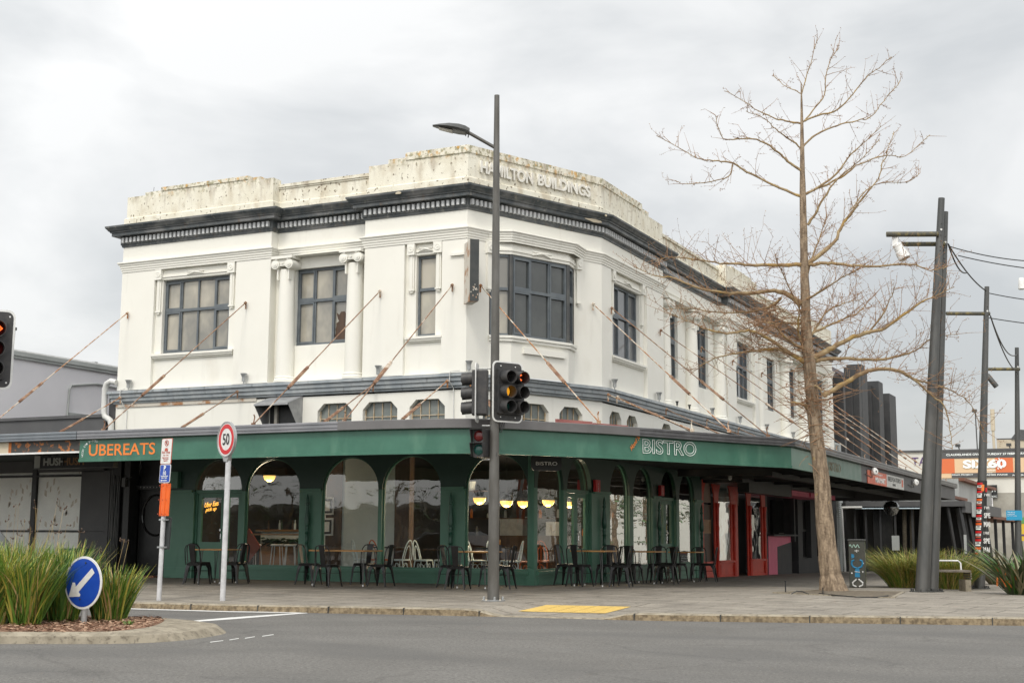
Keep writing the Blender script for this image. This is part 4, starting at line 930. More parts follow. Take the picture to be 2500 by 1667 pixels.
# faded red sheet lying on the canopy roof
mb = MB(); p0, p1 = on_z(1420, 1030, 3.14), on_z(1615, 1043, 3.14)
p0, p1 = V(1.35, -1.9, 3.1), V(2.6, .9, 3.1)
for k in range(3):
    u, v_ = p0.lerp(p1, k/3+.005), p0.lerp(p1, (k+1)/3-.01); mb.hexa([u, v_, v_+V(-.05, .02, 0), u+V(-.05, .02, 0)]+[q+V(0, 0, .24-.02*k) for q in (u, v_, v_+V(-.05, .02, 0), u+V(-.05, .02, 0))])
mb.build('old_sign_panel', M['pinkred'], can)
# small things fixed under or on the canopy
uh = thing('hanging_sign', 'small black hanging sign reading BISTRO under the green canopy above the corner window', 'sign', (1.0, -1.6, 2.4))
mb = MB(); ux = V(.8, .6, 0); slabbox(mb, (1.0, -1.6, 2.50), ux, (0, 0, 1), .62, .34, .06, r=.08); mb.tube([(1, -1.6, 2.66), (1, -1.6, 2.88)], .012, 5); mb.build('board', M['black'], uh)
text('BISTRO', M['signwhite'], 'lettering', uh, V(1.0, -1.6, 2.44)+ux*-.22+V(.6, -.8, 0)*.004, ux, w=.44, h=.07, ext=.003)

# ================================================================== INTERIOR OF THE BISTRO
mb = MB()
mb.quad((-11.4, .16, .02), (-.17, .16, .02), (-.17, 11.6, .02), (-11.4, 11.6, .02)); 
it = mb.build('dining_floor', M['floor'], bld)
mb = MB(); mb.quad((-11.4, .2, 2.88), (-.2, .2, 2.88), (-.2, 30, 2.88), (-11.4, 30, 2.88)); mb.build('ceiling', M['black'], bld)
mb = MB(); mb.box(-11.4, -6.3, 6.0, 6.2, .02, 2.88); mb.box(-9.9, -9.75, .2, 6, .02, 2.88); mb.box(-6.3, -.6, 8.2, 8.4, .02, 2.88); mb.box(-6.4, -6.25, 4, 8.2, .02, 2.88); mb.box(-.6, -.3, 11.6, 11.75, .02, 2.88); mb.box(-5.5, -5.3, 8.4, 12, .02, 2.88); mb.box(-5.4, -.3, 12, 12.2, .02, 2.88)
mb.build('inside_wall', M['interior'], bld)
mb = MB(); mb.box(-5.76, -4.28, 1.4, 1.6, .02, 2.88); mb.box(-6.5, -6.21, 1.45, 1.6, .02, 2.88); mb.build('grey_partition', M['intgrey'], bld)
mb = MB(); mb.box(-6.21, -5.76, 1.38, 1.6, .02, 2.88); mb.box(-4.28, -3.88, 1.38, 1.6, .02, 2.88); mb.build('timber_pillar', M['darkwood'], bld)
mb = MB()
for z in (1.02, 1.52):
    mb.box(-6.30, -5.98, 1.345, 1.375, z, z+.42, 0); mb.box(-6.26, -6.02, 1.335, 1.345, z+.04, z+.38, 1); mb.box(-6.21, -6.07, 1.33, 1.335, z+.09, z+.33, 0)
mb.build('picture_frame', [M['signwhite'], M['black']], bld)
cnt_ = thing('service_counter', 'pale service counter with wooden top seen through the first arched window', 'counter', (-8.6, 3.2, .02))
mb = MB(); mb.box(-9.3, -7.3, 3.0, 3.7, .02, 1.12); mb.build('body', M['intgrey'], cnt_)
mb = MB(); mb.box(-9.4, -7.2, 2.9, 3.75, 1.12, 1.17); mb.build('top', M['wood'], cnt_)
mb = MB()
for k in range(9): mb.lathe([(.03, 0), (.03, .14), (.012, .2), (.012, .25)], (-9.2+.21*k, 3.2+.2*(k % 2), 1.17), 8, k % 3)
o = mb.build('bottle', [M['darkwood'], M['whitechair'], M['leafdark']], cnt_)
sh = thing('back_bar', 'dark back bar of shelves and equipment behind the lamps in the corner window', 'shelf', (-4.0, 7.6, .02))
mb = MB(); mb.box(-6.0, -1.2, 7.2, 7.9, .02, 1.05); mb.box(-6, -1.2, 7.8, 8.1, 1.5, 1.54); mb.box(-6, -1.2, 7.8, 8.1, 1.95, 1.99); mb.build('cabinet', M['darkwood'], sh)
mb = MB()
for k in range(26): x = -5.8+.18*k; h = R.uniform(.12, .3); z = (1.05, 1.54, 1.99)[k % 3]; mb.lathe([(.045, 0), (.045, h*.7), (.02, h)], (x, 7.6 if k % 3 == 0 else 7.95, z), 7, k % 4)
mb.box(-4.4, -3.7, 7.3, 7.7, 1.05, 1.5, 3); mb.box(-3.0, -2.6, 7.3, 7.6, 1.05, 1.42, 0); mb.build('bar_ware', [M['signwhite'], M['orange'], M['darkwood'], M['galv']], sh)
wb = thing('window_bench', 'thin wooden window bench behind the first arched window', 'bench top', (-7.05, .35, 1.04))
mb = MB(); mb.box(-7.58, -6.08, .22, .55, 1.02, 1.06); mb.build('board', M['wood'], wb, bev=.004)
pb_ = thing('planter_box', 'wooden planter box of leafy plants behind white stools', 'planter', (-7.5, 1.75, .02))
mb = MB(); mb.box(-8.3, -6.9, 1.6, 2.0, .02, .82); mb.build('box', M['wood'], pb_)
def leafball(mb, c, r, n, lmin, lmax, flat=.7, mi=1):
    for _ in range(n):
        d = V(R.gauss(0, 1), R.gauss(0, 1), R.gauss(0, 1)).normalized()*r*R.random()**.4; d.z = abs(d.z)*flat; p = Vector(c)+d
        a = R.uniform(0, 2*pi); l = R.uniform(lmin, lmax); u = V(cos(a), sin(a), R.uniform(-.6, .3))*l; w = u.cross(V(R.gauss(0, .3), R.gauss(0, .3), 1)).normalized()*l*.35
        mb.quad(p, p+u*.5+w, p+u, p+u*.5-w, R.randrange(mi))
mb = MB()
for k in range(7): leafball(mb, (-8.2+.2*k, 1.75, .80), .24, 60, .08, .2)
mb.build('foliage', M['leafdark'], pb_, recalc=False)
def bar_stool():
    r_ = thing('bar_stool', 'white metal bar stool, left of three behind the first arched window', 'stool', (0, 0, 0), group='white bar stools behind the first arched window')
    mb = MB(); mb.lathe([(.15, .74), (.165, .75), (.165, .775), (.14, .785)], (0, 0, 0), 16); mb.build('seat', M['white'], r_, smooth=True)
    for k in range(4):
        a = pi/4+pi/2*k; mb = MB(); mb.tube([V(.13*cos(a), .13*sin(a), .75), V(.21*cos(a), .21*sin(a), 0)], .013, 6); mb.build('leg', M['white'], r_)
    mb = MB(); mb.tube([V(.19*cos(pi/4+pi/2*k), .19*sin(pi/4+pi/2*k), .22) for k in range(5)], .009, 5); mb.build('footrest', M['white'], r_)
    return r_
s0 = bar_stool(); s0.location = (-7.93, .9, .02)
dup(s0, (-7.27, .9, .02), .3, 'white metal bar stool, middle of three behind the first arched window'); dup(s0, (-6.88, .9, .02), .5, 'white metal bar stool, right of three behind the first arched window')
def bentwood(name, m, lab):
    r_ = thing(name, lab, 'chair', (0, 0, 0), group='bentwood chairs inside the bistro')
    mb = MB(); mb.lathe([(.19, .43), (.205, .44), (.205, .465), (.17, .47)], (0, 0, 0), 18); mb.build('seat', m, r_, smooth=True)
    for sx in (-1, 1):
        mb = MB(); mb.tube([V(.14*sx, -.15, .44), V(.17*sx, -.19, 0)], [.016, .012], 6); mb.build('leg', m, r_)
        mb = MB(); mb.tube([V(.15*sx, .15, .44), V(.17*sx, .22, 0)], [.016, .012], 6); mb.build('leg', m, r_)
    mb = MB(); mb.tube([V(.17*cos(a), .16+.09*sin(a)*1.0, .45+.45*max(0, sin(a))) for a in [pi*k/16 for k in range(17)]], .015, 6); mb.tube([V(.10*cos(a), .16+.06*sin(a), .45+.33*max(0, sin(a))) for a in [pi*k/12 for k in range(13)]], .011, 6)
    mb.build('backrest', m, r_)
    mb = MB()
    for a0 in range(4): mb.tube([V(.15*cos(pi/2*a0+.78+t), .15*sin(pi/2*a0+.78+t), .22+.16*sin(pi*k/6)) for k, t in enumerate([pi/2*j/6 for j in range(7)])], .009, 5)
    mb.build('brace', m, r_)
    return r_
WCH = [(-4.91, 1.0, 2.4, 'w', 'white bentwood chair at the left end inside the second arched window'), (-3.88, 1.05, -1.7, 'w', 'white bentwood chair facing left inside the third arched window, by the timber pillar'),
       (-3.25, 1.0, 1.6, 'w', 'white bentwood chair facing right in the middle of the third arched window'), (-2.78, 1.05, -1.4, 'w', 'white bentwood chair at the right edge inside the third arched window'),
       (-2.02, 1.3, 1.7, 'w', 'white bentwood chair inside the corner window just left of the light pole'), (-1.05, 1.1, -1.3, 'w', 'white bentwood chair inside the corner window, back near the corner pilaster'),
       (-1.45, 1.2, 1.4, 'w', 'white bentwood chair inside the corner window behind the light pole'),
       (-4.45, 1.0, 2.9, 'o', 'orange bentwood chair inside the second arched window'), (-.62, 1.7, .4, 'o', 'orange bentwood chair behind a white one inside the corner window'), (-.45, .75, -2.0, 'o', 'orange bentwood chair standing close to the side street corner window')]
cw = bentwood('bentwood_chair', M['whitechair'], WCH[0][4]); co = bentwood('bentwood_chair', M['orangechair'], WCH[7][4])
for k, (x, y, rz, c_, lab) in enumerate(WCH):
    if k in (0, 7): r_ = cw if k == 0 else co; r_.location = (x, y, .02); r_.rotation_euler = (0, 0, rz)
    else: dup(cw if c_ == 'w' else co, (x, y, .02), rz, lab)
for x, y, lab in ((-4.15, 1.0, 'small black inside table behind the second and third arched windows'), (-1.5, 1.05, 'small black inside table in the corner window behind the light pole')):
    t = thing('dining_table', lab, 'table', (x, y, .02)); mb = MB(); mb.box(x-.3, x+.3, y-.3, y+.3, .74, .77); mb.build('top', M['black'], t); mb = MB(); mb.lathe([(.2, .02), (.03, .05), (.03, .74)], (x, y, 0), 10); mb.build('stand', M['black'], t)
tn = thing('red_tin', 'small red and yellow tin on the inside table by the corner window', 'tin', (-1.3, .9, .79)); mb = MB(); mb.lathe([(.055, 0), (.055, .15), (.05, .16)], (-1.3, .9, .79), 12); tag(tn, tn['label'], 'tin'); mb.build('can', mat('red_tin_paint', (.6, .05, .02), .4, (.75, .45, .08), 9), tn)
PEND = [((-7.49, .8, 2.46), 'half black half amber globe pendant lamp in the first arched window'), ((-1.93, 1.2, 1.89), 'amber pendant lamp left of the light pole in the corner window'),
        ((-1.63, 2.0, 1.84), 'amber pendant lamp just right of the light pole in the corner window'), ((-1.62, 2.9, 1.85), 'amber pendant lamp beside the corner pilaster, left of it'),
        ((-1.10, 3.2, 1.88), 'amber pendant lamp seen through the side street window, left one of a pair'), ((-1.00, 4.3, 1.87), 'amber pendant lamp seen through the side street window, right one of a pair')]
def pendant(lab):
    r_ = thing('pendant_lamp', lab, 'pendant lamp', (0, 0, 0), group='amber pendant lamps inside the bistro'); rd = .15
    mb = MB(); mb.lathe([(.002, -rd)]+[(rd*cos(a), rd*sin(a)) for a in [-pi/2+pi/2*k/8 for k in range(1, 9)]], (0, 0, 0), 20); mb.build('lamp_globe', M['lampglow'], r_, smooth=True)
    mb = MB(); mb.lathe([(rd*1.01*cos(a), rd*1.01*sin(a)) for a in [pi/2*k/8 for k in range(8)]]+[(.012, rd*1.03)], (0, 0, 0), 20); mb.build('lamp_shade', M['black'], r_, smooth=True)
    mb = MB(); mb.tube([(0, 0, rd), (0, 0, 1.0)], .005, 5); mb.build('cord', M['black'], r_)
    return r_
def bulb(loc, e):
    l = bpy.data.lights.new('pendant_bulb', 'POINT'); l.energy = e; l.color = (1, .80, .55); l.shadow_soft_size = .15; o = bpy.data.objects.new('pendant_bulb', l); COL.objects.link(o); o.location = (loc[0], loc[1], loc[2]-.22)
p0 = pendant(PEND[0][1]); p0.location = PEND[0][0]
for loc, lab in PEND[1:]:
    q = dup(p0, loc, 0, lab)
for loc, lab in PEND: bulb(loc, 42)
fs = thing('shelf_plants', 'potted plants on a high shelf inside the third arched window', 'plants', (-3.2, 2.4, 2.1))
mb = MB(); mb.box(-3.7, -2.4, 2.3, 2.55, 2.08, 2.1); mb.build('shelf', M['darkwood'], fs)
mb = MB(); mb.lathe([(.07, 0), (.1, .2), (.1, .22)], (-2.75, 2.4, 2.1), 10); mb.build('pot', M['intgrey'], fs); mb = MB(); leafball(mb, (-3.15, 2.4, 2.12), .3, 70, .1, .22); mb.build('foliage', mat('pale_indoor_leaf', (.12, .16, .06), .5), fs, recalc=False)
db = thing('roadwork_sign', 'orange diamond road sign leaning inside the takeaway door side panel', 'sign', (-7.9, .6, .5)); mb = MB(); mb.prism([(-8.25, .75), (-7.9, .35), (-7.55, .75), (-7.9, 1.18)], FL, -.62, -.6); mb.build('sign_panel', mat('dim_orange_sign', (.40, .07, .035), .5), db)

# ================================================================== CAFE TABLES AND CHAIRS
def metal_chair(lab, grp):
    r_ = thing('metal_chair', lab, 'chair', (0, 0, 0), group=grp); m = M['chair']
    mb = MB()
    n = 20; ring = lambda r, z, e=.30: [V(r*math.copysign(abs(cos(a))**e, cos(a)), r*math.copysign(abs(sin(a))**e, sin(a)), z) for a in [2*pi*(k+.5)/n for k in range(n)]]
    rings = [ring(.12, .452), ring(.165, .455), ring(.178, .45), ring(.184, .438), ring(.178, .40)]
    for i, rg in enumerate(rings): mb.v += [tuple(p) for p in rg]
    for i in range(len(rings)-1):
        for k in range(n): mb.f.append((i*n+k, i*n+(k+1) % n, (i+1)*n+(k+1) % n, (i+1)*n+k)); mb.m.append(0)
    mb.f.append(tuple(range(n))); mb.m.append(0); mb.build('seat', m, r_, local=True)
    for sx in (-1, 1):
        for sy in (-1, 1):
            mb = MB(); tw, bw = .075, .020; top = V(.165*sx, .165*sy, .43); mid = V(.185*sx, .19*sy, .33); bot = V(.215*sx, .235*sy if sy > 0 else -.215, 0)
            secs = [(top, .10), (mid, .055), (top.lerp(bot, .6), .038), (bot, .022)]
            for (p, w), (q, w2) in zip(secs, secs[1:]):
                f = lambda c, w_: [c+V(0, 0, 0), c+V(-sx*w_, 0, 0), c+V(-sx*w_*.9, -sy*.02, 0), c+V(-sx*.02, -sy*w_, 0), c+V(0, -sy*w_, 0)]
                a, b = f(p, w), f(q, w2)
                for i, j in ((0, 1), (0, 4)): mb.quad(a[i], a[j], b[j], b[i])
                mb.quad(a[1], a[3], b[3], b[1])
            mb.build('leg', m, r_, local=True)
    mb = MB(); pts = [V(-.185, .17, .42), V(-.195, .195, .60), V(-.185, .225, .76), V(-.14, .245, .83), V(-.07, .25, .85), V(0, .252, .853), V(.07, .25, .85), V(.14, .245, .83), V(.185, .225, .76), V(.195, .195, .60), V(.185, .17, .42)]
    mb.tube(pts, .0115, 7); mb.build('back_frame', m, r_, local=True, smooth=True)
    mb = MB(); mb.hexa([V(-.055, .172, .45), V(.055, .172, .45), V(.055, .18, .45), V(-.055, .18, .45), V(-.075, .245, .845), V(.075, .245, .845), V(.075, .253, .845), V(-.075, .253, .845)])
    mb.hexa([V(-.025, .236, .775), V(.025, .236, .775), V(.025, .24, .775), V(-.025, .24, .775), V(-.025, .238, .79), V(.025, .238, .79), V(.025, .242, .79), V(-.025, .242, .79)])
    mb.build('backrest', m, r_, local=True)
    mb = MB(); mb.tube([V(-.16, -.16, .27), V(.16, .16, .27)], .006, 5); mb.tube([V(-.16, .16, .27), V(.16, -.16, .27)], .006, 5); mb.build('brace', m, r_, local=True)
    return r_
def cafe_table(lab, w, d):
    r_ = thing('cafe_table', lab, 'table', (0, 0, 0), group='wooden cafe tables on the footpath')
    mb = MB(); mb.box(-w/2, w/2, -d/2, d/2, .715, .745); mb.build('tabletop', M['tabletop'], r_, local=True, bev=.004)
    for sx in (-1, 1):
        for sy in (-1, 1):
            mb = MB(); c = V(sx*(w/2-.10), sy*(d/2-.10), 0)
            for t in (V(-.05*sx, .0, 0), V(0, -.05*sy, 0), V(.0, .0, 0)): mb.tube([c+t+V(0, 0, .715), c+V(sx*.03, sy*.03, .02)], .0065, 5)
            l_ = mb.build('leg', M['darkmetal'], r_, local=True)
            mb = MB(); mb.lathe([(.016, 0), (.018, .01), (.016, .035)], c+V(sx*.03, sy*.03, 0), 8); mb.build('foot_cap', M['signwhite'], l_, local=True)
    return r_
TAB = [('y', 530, -2.0, .72, 'the takeaway door'), ('y', 842, -1.75, 1.40, 'the second arched window'), ('y', 1166, -1.55, .78, 'the window behind the light pole'),
       ('x', 1449, 1.2, .78, 'the corner double door'), ('x', 1578, 1.2, .72, 'the middle side street window'), ('x', 1676, 1.2, .72, 'the window next to the red shopfront')]
proto_t = {}; proto_c = None
SIDES = [('w', -1, 0, pi/2, 'left-hand'), ('s', 0, -1, pi, 'near side'), ('e', 1, 0, -pi/2, 'right-hand'), ('n', 0, 1, 0, 'wall side')]
for ax, px, cst, w, ph in TAB:
    p = on_plane(px, 1424, (0, cst, 0), (0, 1, 0)) if ax == 'y' else on_plane(px, 1415, (cst, 0, 0), (1, 0, 0))
    x, y = p.x, p.y; z = path_z(x, y)+.003; lab = 'orange topped wooden cafe table before '+ph
    if w not in proto_t:
        t = cafe_table(lab, w, .72); proto_t[w] = t; t.location = (x, y, z)
    else: t = dup(proto_t[w], (x, y, z), 0, lab)
    for sd, dx, dy, rz, sl_ in SIDES:
        if sd == 'n' and ph.startswith('zz'): pass
        ex = (w/2+.18)*dx + R.uniform(-.05, .05) + (.12 if sd in 'sn' else 0)*(-1 if sd == 's' else 1); ey = (.36+.16)*dy + R.uniform(-.05, .05)
        cx_, cy_ = x+ex, y+ey; lab = 'black metal chair, %s of the table before %s' % ({'left-hand': 'left end', 'right-hand': 'right end', 'near side': 'road side', 'wall side': 'wall side'}[sl_], ph)
        rz2 = rz+R.uniform(-.22, .22); zc = path_z(cx_, cy_)+.003
        if proto_c is None: proto_c = metal_chair(lab, 'black metal cafe chairs on the footpath'); proto_c.location = (cx_, cy_, zc); proto_c.rotation_euler = (0, 0, rz2)
        else: dup(proto_c, (cx_, cy_, zc), rz2, lab)

# ================================================================== STREET FURNITURE
def on_foot(x, y): return path_z(x, y)
# corner light pole with its lamp
bx, by = 1.50, -4.98; bz = on_foot(bx, by)
sp = thing('street_light', 'tall slim grey street light pole with flat lamp head standing before the corner window', 'street light', (bx, by, bz))
mb = MB(); mb.tube([(bx, by, bz), (bx, by, 2.6), (bx, by, 6.5), (bx, by, 9.05)], [.105, .085, .068, .048], 18); mb.build('pole', M['pole'], sp, smooth=True)
mb = MB(); mb.lathe([(.21, 0), (.21, .015), (.12, .02)], (bx, by, bz), 16)
for k in range(4): mb.lathe([(.022, 0), (.022, .05), (.012, .06)], (bx+.165*cos(k*pi/2+.6), by+.165*sin(k*pi/2+.6), bz+.015), 8)
mb.build('base_plate', M['galv'], sp)
mb = MB(); a0, a1 = V(bx, by, 8.04), V(bx-.50, by-.24, 8.36); mb.tube([a0, a1], .032, 10); mb.build('arm', M['pole'], sp, smooth=True)
d = V(-.87, -.40, .16).normalized(); sdv = d.cross(V(0, 0, 1)).normalized(); upv = sdv.cross(d); c = a1+d*-.05
mb = MB(); L_ = .68; prof = [(0, .07, .07, -.03), (.08, .13, .10, -.045), (.20, .18, .105, -.04), (.38, .19, .085, -.025), (.55, .14, .045, -.012), (.68, .05, .015, -.006)]
rings = []
for t, w, h, lo in prof:
    c_ = c+d*t; rings.append([c_+sdv*w+upv*0, c_+sdv*w*.7+upv*h*.8, c_+upv*h, c_-sdv*w*.7+upv*h*.8, c_-sdv*w, c_-sdv*w*.8+upv*lo, c_+sdv*w*.8+upv*lo])
for rg in rings: mb.v += [tuple(p) for p in rg]
for i in range(len(rings)-1):
    for k in range(7): mb.f.append((i*7+k, i*7+(k+1) % 7, i*7+7+(k+1) % 7, i*7+7+k)); mb.m.append(0)
mb.f += [tuple(range(7)), tuple(range(35, 42))]; mb.m += [0, 0]
lh = mb.build('lamp_head', M['leanpole'], sp, smooth=True)
mb = MB(); q = [c+d*t+sdv*w+upv*lo for t, w, lo in ((.30, .10, -.045), (.30, -.10, -.045), (.56, -.08, -.024), (.56, .08, -.024))]; mb.hexa([p-upv*.012 for p in q]+q); mb.build('lens', mat('lamp_lens', (.36, .33, .27), .2), lh)
mb = MB(); mb.tube([c+upv*-.03, c+upv*-.11], .012, 5); mb.tube([c+d*.05+upv*-.03, c+d*.05+upv*-.09], .01, 5); mb.build('sensor', M['darkmetal'], lh)

def signal(name, lab, c, n, cols, rows, board, lens, group=None, visor_l=.2, square=False, sp_=.25, cs=.29, offx=0):
    """a traffic signal head: board centre c facing n; lens[row][col] -> material"""
    n = Vector(n).normalized(); ux = V(-n.y, n.x, 0); uz = V(0, 0, 1); c = Vector(c); r_ = thing(name, lab, 'traffic light', c, group=group)
    if board:
        w, h = board; mb = MB(); slabbox(mb, c-n*.0, ux, uz, w, h, .012, r=.10); bo = mb.build('white_border', M['signwhite'], r_)
        mb = MB(); slabbox(mb, c+n*.004, ux, uz, w-.055, h-.055, .003, r=.082)
        b2 = mb.build('backboard', M['visor'], r_)
        mb = MB()
        for sx in (-.16, .16):
            for sz in (-1, 1): mb.lathe([(.012, 0), (.012, .01)], c+ux*sx+uz*sz*(h/2-.09)+n*.004, 8, axis=n)
        mb.build('bolt', M['signwhite'], r_)
    hw = cols*cs; mb = MB()
    cc = c+ux*offx
    slabbox(mb, cc+n*.07, ux, uz, hw-.01, rows*sp_+.02, .065+(.22 if not board else .20), r=.03); mb.build('housing', M['visor'], r_)
    for i in range(rows):
        for j in range(cols):
            p = cc+ux*((j-(cols-1)/2)*cs)+uz*(((rows-1)/2-i)*sp_)+n*.072; mb = MB()
            R_ = .113
            if square:
                f = lambda s, t, o: p+ux*s*.125+uz*t*.115+n*o
                for (s0, t0), (s1, t1) in (((-1, -1), (-1, 1)), ((-1, 1), (1, 1)), ((1, 1), (1, -1))): mb.hexa([f(s0, t0, 0), f(s1, t1, 0), f(s1, t1, visor_l if t1 > 0 else visor_l*.5), f(s0, t0, visor_l if t0 > 0 else visor_l*.5)]+[q+(V(0, 0, .01)) + ux*.008 for q in (f(s0, t0, 0), f(s1, t1, 0), f(s1, t1, visor_l if t1 > 0 else visor_l*.5), f(s0, t0, visor_l if t0 > 0 else visor_l*.5))])
            else:
                k = 24; b = len(mb.v)
                for a in range(k):
                    an = 2*pi*a/k; e = ux*cos(an)+uz*sin(an); l = visor_l*(1.0 if sin(an) > -.6 else .93)
                    for rr_, oo in ((R_, 0), (R_, l), (R_-.006, l), (R_-.006, 0)): mb.v.append(tuple(p+e*rr_+n*oo-uz*oo*.10))
                for a in range(k):
                    a2 = (a+1) % k
                    for q in range(3): mb.f.append((b+a*4+q, b+a2*4+q, b+a2*4+q+1, b+a*4+q+1)); mb.m.append(0)
            v = mb.build('visor', M['visor'], r_, smooth=True)
            mb = MB(); mb.lathe([(.098, 0), (.085, .014), (.05, .024), (.002, .028)], p+n*.002, 20, axis=n); mb.build('lens', M[lens[i][j]], v, smooth=True)
    return r_, cc, ux, uz, n
cdir = -NH; rdir = V(RT.x, RT.y, 0).normalized()
def face(deg):  # + turns towards the picture's right
    a = radians(deg); return (cdir*cos(a)+rdir*sin(a)).normalized()
n1_ = face(36); cpos = V(1.71, -4.885, 3.565)
sg, cc, ux, uz, nn = signal('traffic_light', 'white bordered traffic light board with six lamps, amber lit, on the light pole', cpos, n1_, 2, 3, (.66, 1.09), [['deadlens', 'redlens'], ['amber', 'deadlens'], ['greenlens', 'deadlens']], visor_l=.20, offx=.035, sp_=.262, cs=.285)
mb = MB(); p = cc+ux*.14+uz*.262+nn*.108; mb.tube([p+ux*.05+uz*.05, p+ux*-.03, p+ux*.05-uz*.05], .012, 6); mb.build('red_arrow', M['redarrow'], sg)
mb = MB()
for k in range(4): mb.tube([cpos-uz*.52+ux*(-.15+.05*k)-nn*.08, cpos-uz*(.62+.03*k)+ux*(-.12+.02*k)-nn*.1, cpos-uz*.72+ux*-.17-nn*.08, cpos-uz*1.15+ux*-.2-nn*.06], .009, 5)
mb.build('cable', M['black'], sg)
signal('traffic_light', 'black traffic light seen edge on, its visors pointing left, beside the light pole', V(1.20, -5.10, 3.55), face(-97), 1, 3, (.42, 1.06), [['deadlens'], ['deadlens'], ['deadlens']], visor_l=.20, sp_=.262, cs=.25)
mb = MB(); 
for z in (3.98, 3.08): mb.tube([(1.22, -5.10, z), (1.5, -4.98, z)], .012, 6)
mb.tube([(1.3, -5.08, 2.96), (1.5, -4.98, 2.96)], .014, 6); mb.tube([(1.3, -5.08, 2.36), (1.5, -4.98, 2.36)], .014, 6); mb.build('signal_bracket', M['galv'], sp)
signal('traffic_light', 'small two lamp pedestrian signal low on the left side of the light pole', V(1.30, -5.12, 2.65), face(-28), 1, 2, None, [['redlens'], ['greenlens']], visor_l=.12, square=True, sp_=.245, cs=.24)
# signal at the picture's left edge
pL = CAM+NH*17.5; 
def lp(u, w): return on_plane(u, w, pL, NH)
c0 = lp(-12, 852); n0 = face(24)
sg0, cc, ux, uz, nn = signal('traffic_light', 'traffic light with a lit red arrow cut by the left edge of the picture', c0, n0, 1, 3, (.47, 1.06), [['redlens'], ['redlens'], ['deadlens']], visor_l=.19, sp_=.262, cs=.26)
mb = MB(); p = cc+uz*.262+nn*.11; mb.tube([p-ux*.02+uz*.075, p+ux*.065, p-ux*.02-uz*.075], .013, 6); mb.build('red_arrow', M['redarrow'], sg0)
po = thing('signal_pole', 'grey traffic signal pole just outside the left edge of the picture', 'pole', (c0.x-.28, c0.y-.05, ROAD)); mb = MB(); x, y = c0.x-.34, c0.y-.10; mb.tube([(x, y, ROAD), (x, y, 4.1)], .055, 12); mb.tube([(x, y, 3.4), c0-nn*.1], .015, 6); mb.build('shaft', M['pole'], po)

# speed sign
sx_, sy_ = -2.78, -6.99; sz_ = on_foot(sx_, sy_); ss = thing('speed_sign', 'round red and white 50 speed limit sign on a pale pole', 'road sign', (sx_, sy_, sz_))
mb = MB(); mb.tube([(sx_, sy_, sz_), (sx_+.02, sy_, 2.42)], .048, 14); mb.build('pole', M['whitepole'], ss, smooth=True)
ns = face(-49); ux = V(-ns.y, ns.x, 0); cS = V(sx_+.01, sy_, 2.695)+ns*.05
def disc(mb, c, ux, n, r0, r1, o, t, k=40, mi=0, uz=V(0, 0, 1)):
    b = len(mb.v)
    for a in range(k):
        e = ux*cos(2*pi*a/k)+uz*sin(2*pi*a/k)
        for r, oo in ((r0, o-t), (r1, o-t), (r1, o), (r0, o)): mb.v.append(tuple(c+e*max(r, .0005)+n*oo))
    for a in range(k):
        a2 = (a+1) % k
        for q in range(4): mb.f.append((b+a*4+q, b+a2*4+q, b+a2*4+(q+1) % 4, b+a*4+(q+1) % 4)); mb.m.append(mi)
mb = MB(); disc(mb, cS, ux, ns, 0, .30, 0, .02); sd_ = mb.build('sign_panel', M['signwhite'], ss)
mb = MB(); disc(mb, cS, ux, ns, .195, .268, .004, .003); mb.build('red_ring', M['signred'], sd_)
mb = MB(); disc(mb, cS, ux, ns, .298, .315, .012, .05); mb.build('rim', M['galv'], sd_)
text('50', M['textblack'], 'numerals', sd_, cS+ns*.004-V(0, 0, .10)-ux*.0, ux, w=.235, h=.205, ext=.003, align='C', bold=.012)
mb = MB(); mb.hexa([V(sx_, sy_, 2.30)+ux*a*.05+ns*b for a, b in ((-1, -.05), (1, -.05), (1, .05), (-1, .05))]+[V(sx_, sy_, 2.43)+ux*a*.14+ns*b for a, b in ((-1, .0), (1, .0), (1, .04), (-1, .04))]); mb.build('bracket', M['galv'], ss)

# bus stop pole
x, y = -3.86, -7.38; z = on_foot(x, y); bs = thing('bus_stop_pole', 'pale leaning pole carrying bus stop and blue P10 parking signs over an orange box', 'sign pole', (x, y, z))
mb = MB(); mb.tube([(x, y, z), (x+.02, y+.01, 1.5), (x+.06, y+.02, 2.7)], .042, 12); mb.build('pole', M['whitepole'], bs, smooth=True)
nb_ = face(-36); ux = V(-nb_.y, nb_.x, 0); tl = (V(0, 0, 1)+rdir*.035).normalized()
def bp_(z_, o=.05): return V(x, y, 0)+rdir*(.018+.028*(z_-.9))*1.0+V(0, 0, z_)+nb_*o
mb = MB(); slabbox(mb, bp_(2.485), ux, tl, .285, .455, .01, r=.02); b1 = mb.build('bus_sign', M['textred'], bs)
mb = MB(); slabbox(mb, bp_(2.485, .053), ux, tl, .268, .438, .003, r=.018); mb.build('sign_face', M['signwhite'], b1)
mb = MB(); c_ = bp_(2.63, .057); disc(mb, c_, ux, nb_, .042, .055, 0, .002, 28); mb.hexa([c_+ux*a+tl*b for a, b in ((-.042, .032), (-.032, .042), (.042, -.032), (.032, -.042))]+[c_+ux*a+tl*b+nb_*.003 for a, b in ((-.042, .032), (-.032, .042), (.042, -.032), (.032, -.042))])
c_ = bp_(2.51, .057); slabbox(mb, c_, ux, tl, .085, .026, .003); slabbox(mb, c_+tl*.022, ux, tl, .06, .018, .003)
for k in (-1, 1): disc(mb, c_+ux*.028*k-tl*.02, ux, nb_, 0, .012, 0, .003, 10)
slabbox(mb, bp_(2.375, .057), ux, tl, .15, .008, .003); mb.add([bp_(2.375, .058)+ux*a+tl*b for a, b in ((-.10, 0), (-.07, .013), (-.07, -.013))], [(0, 1, 2)])
mb.build('sign_symbol', M['textred'], b1)
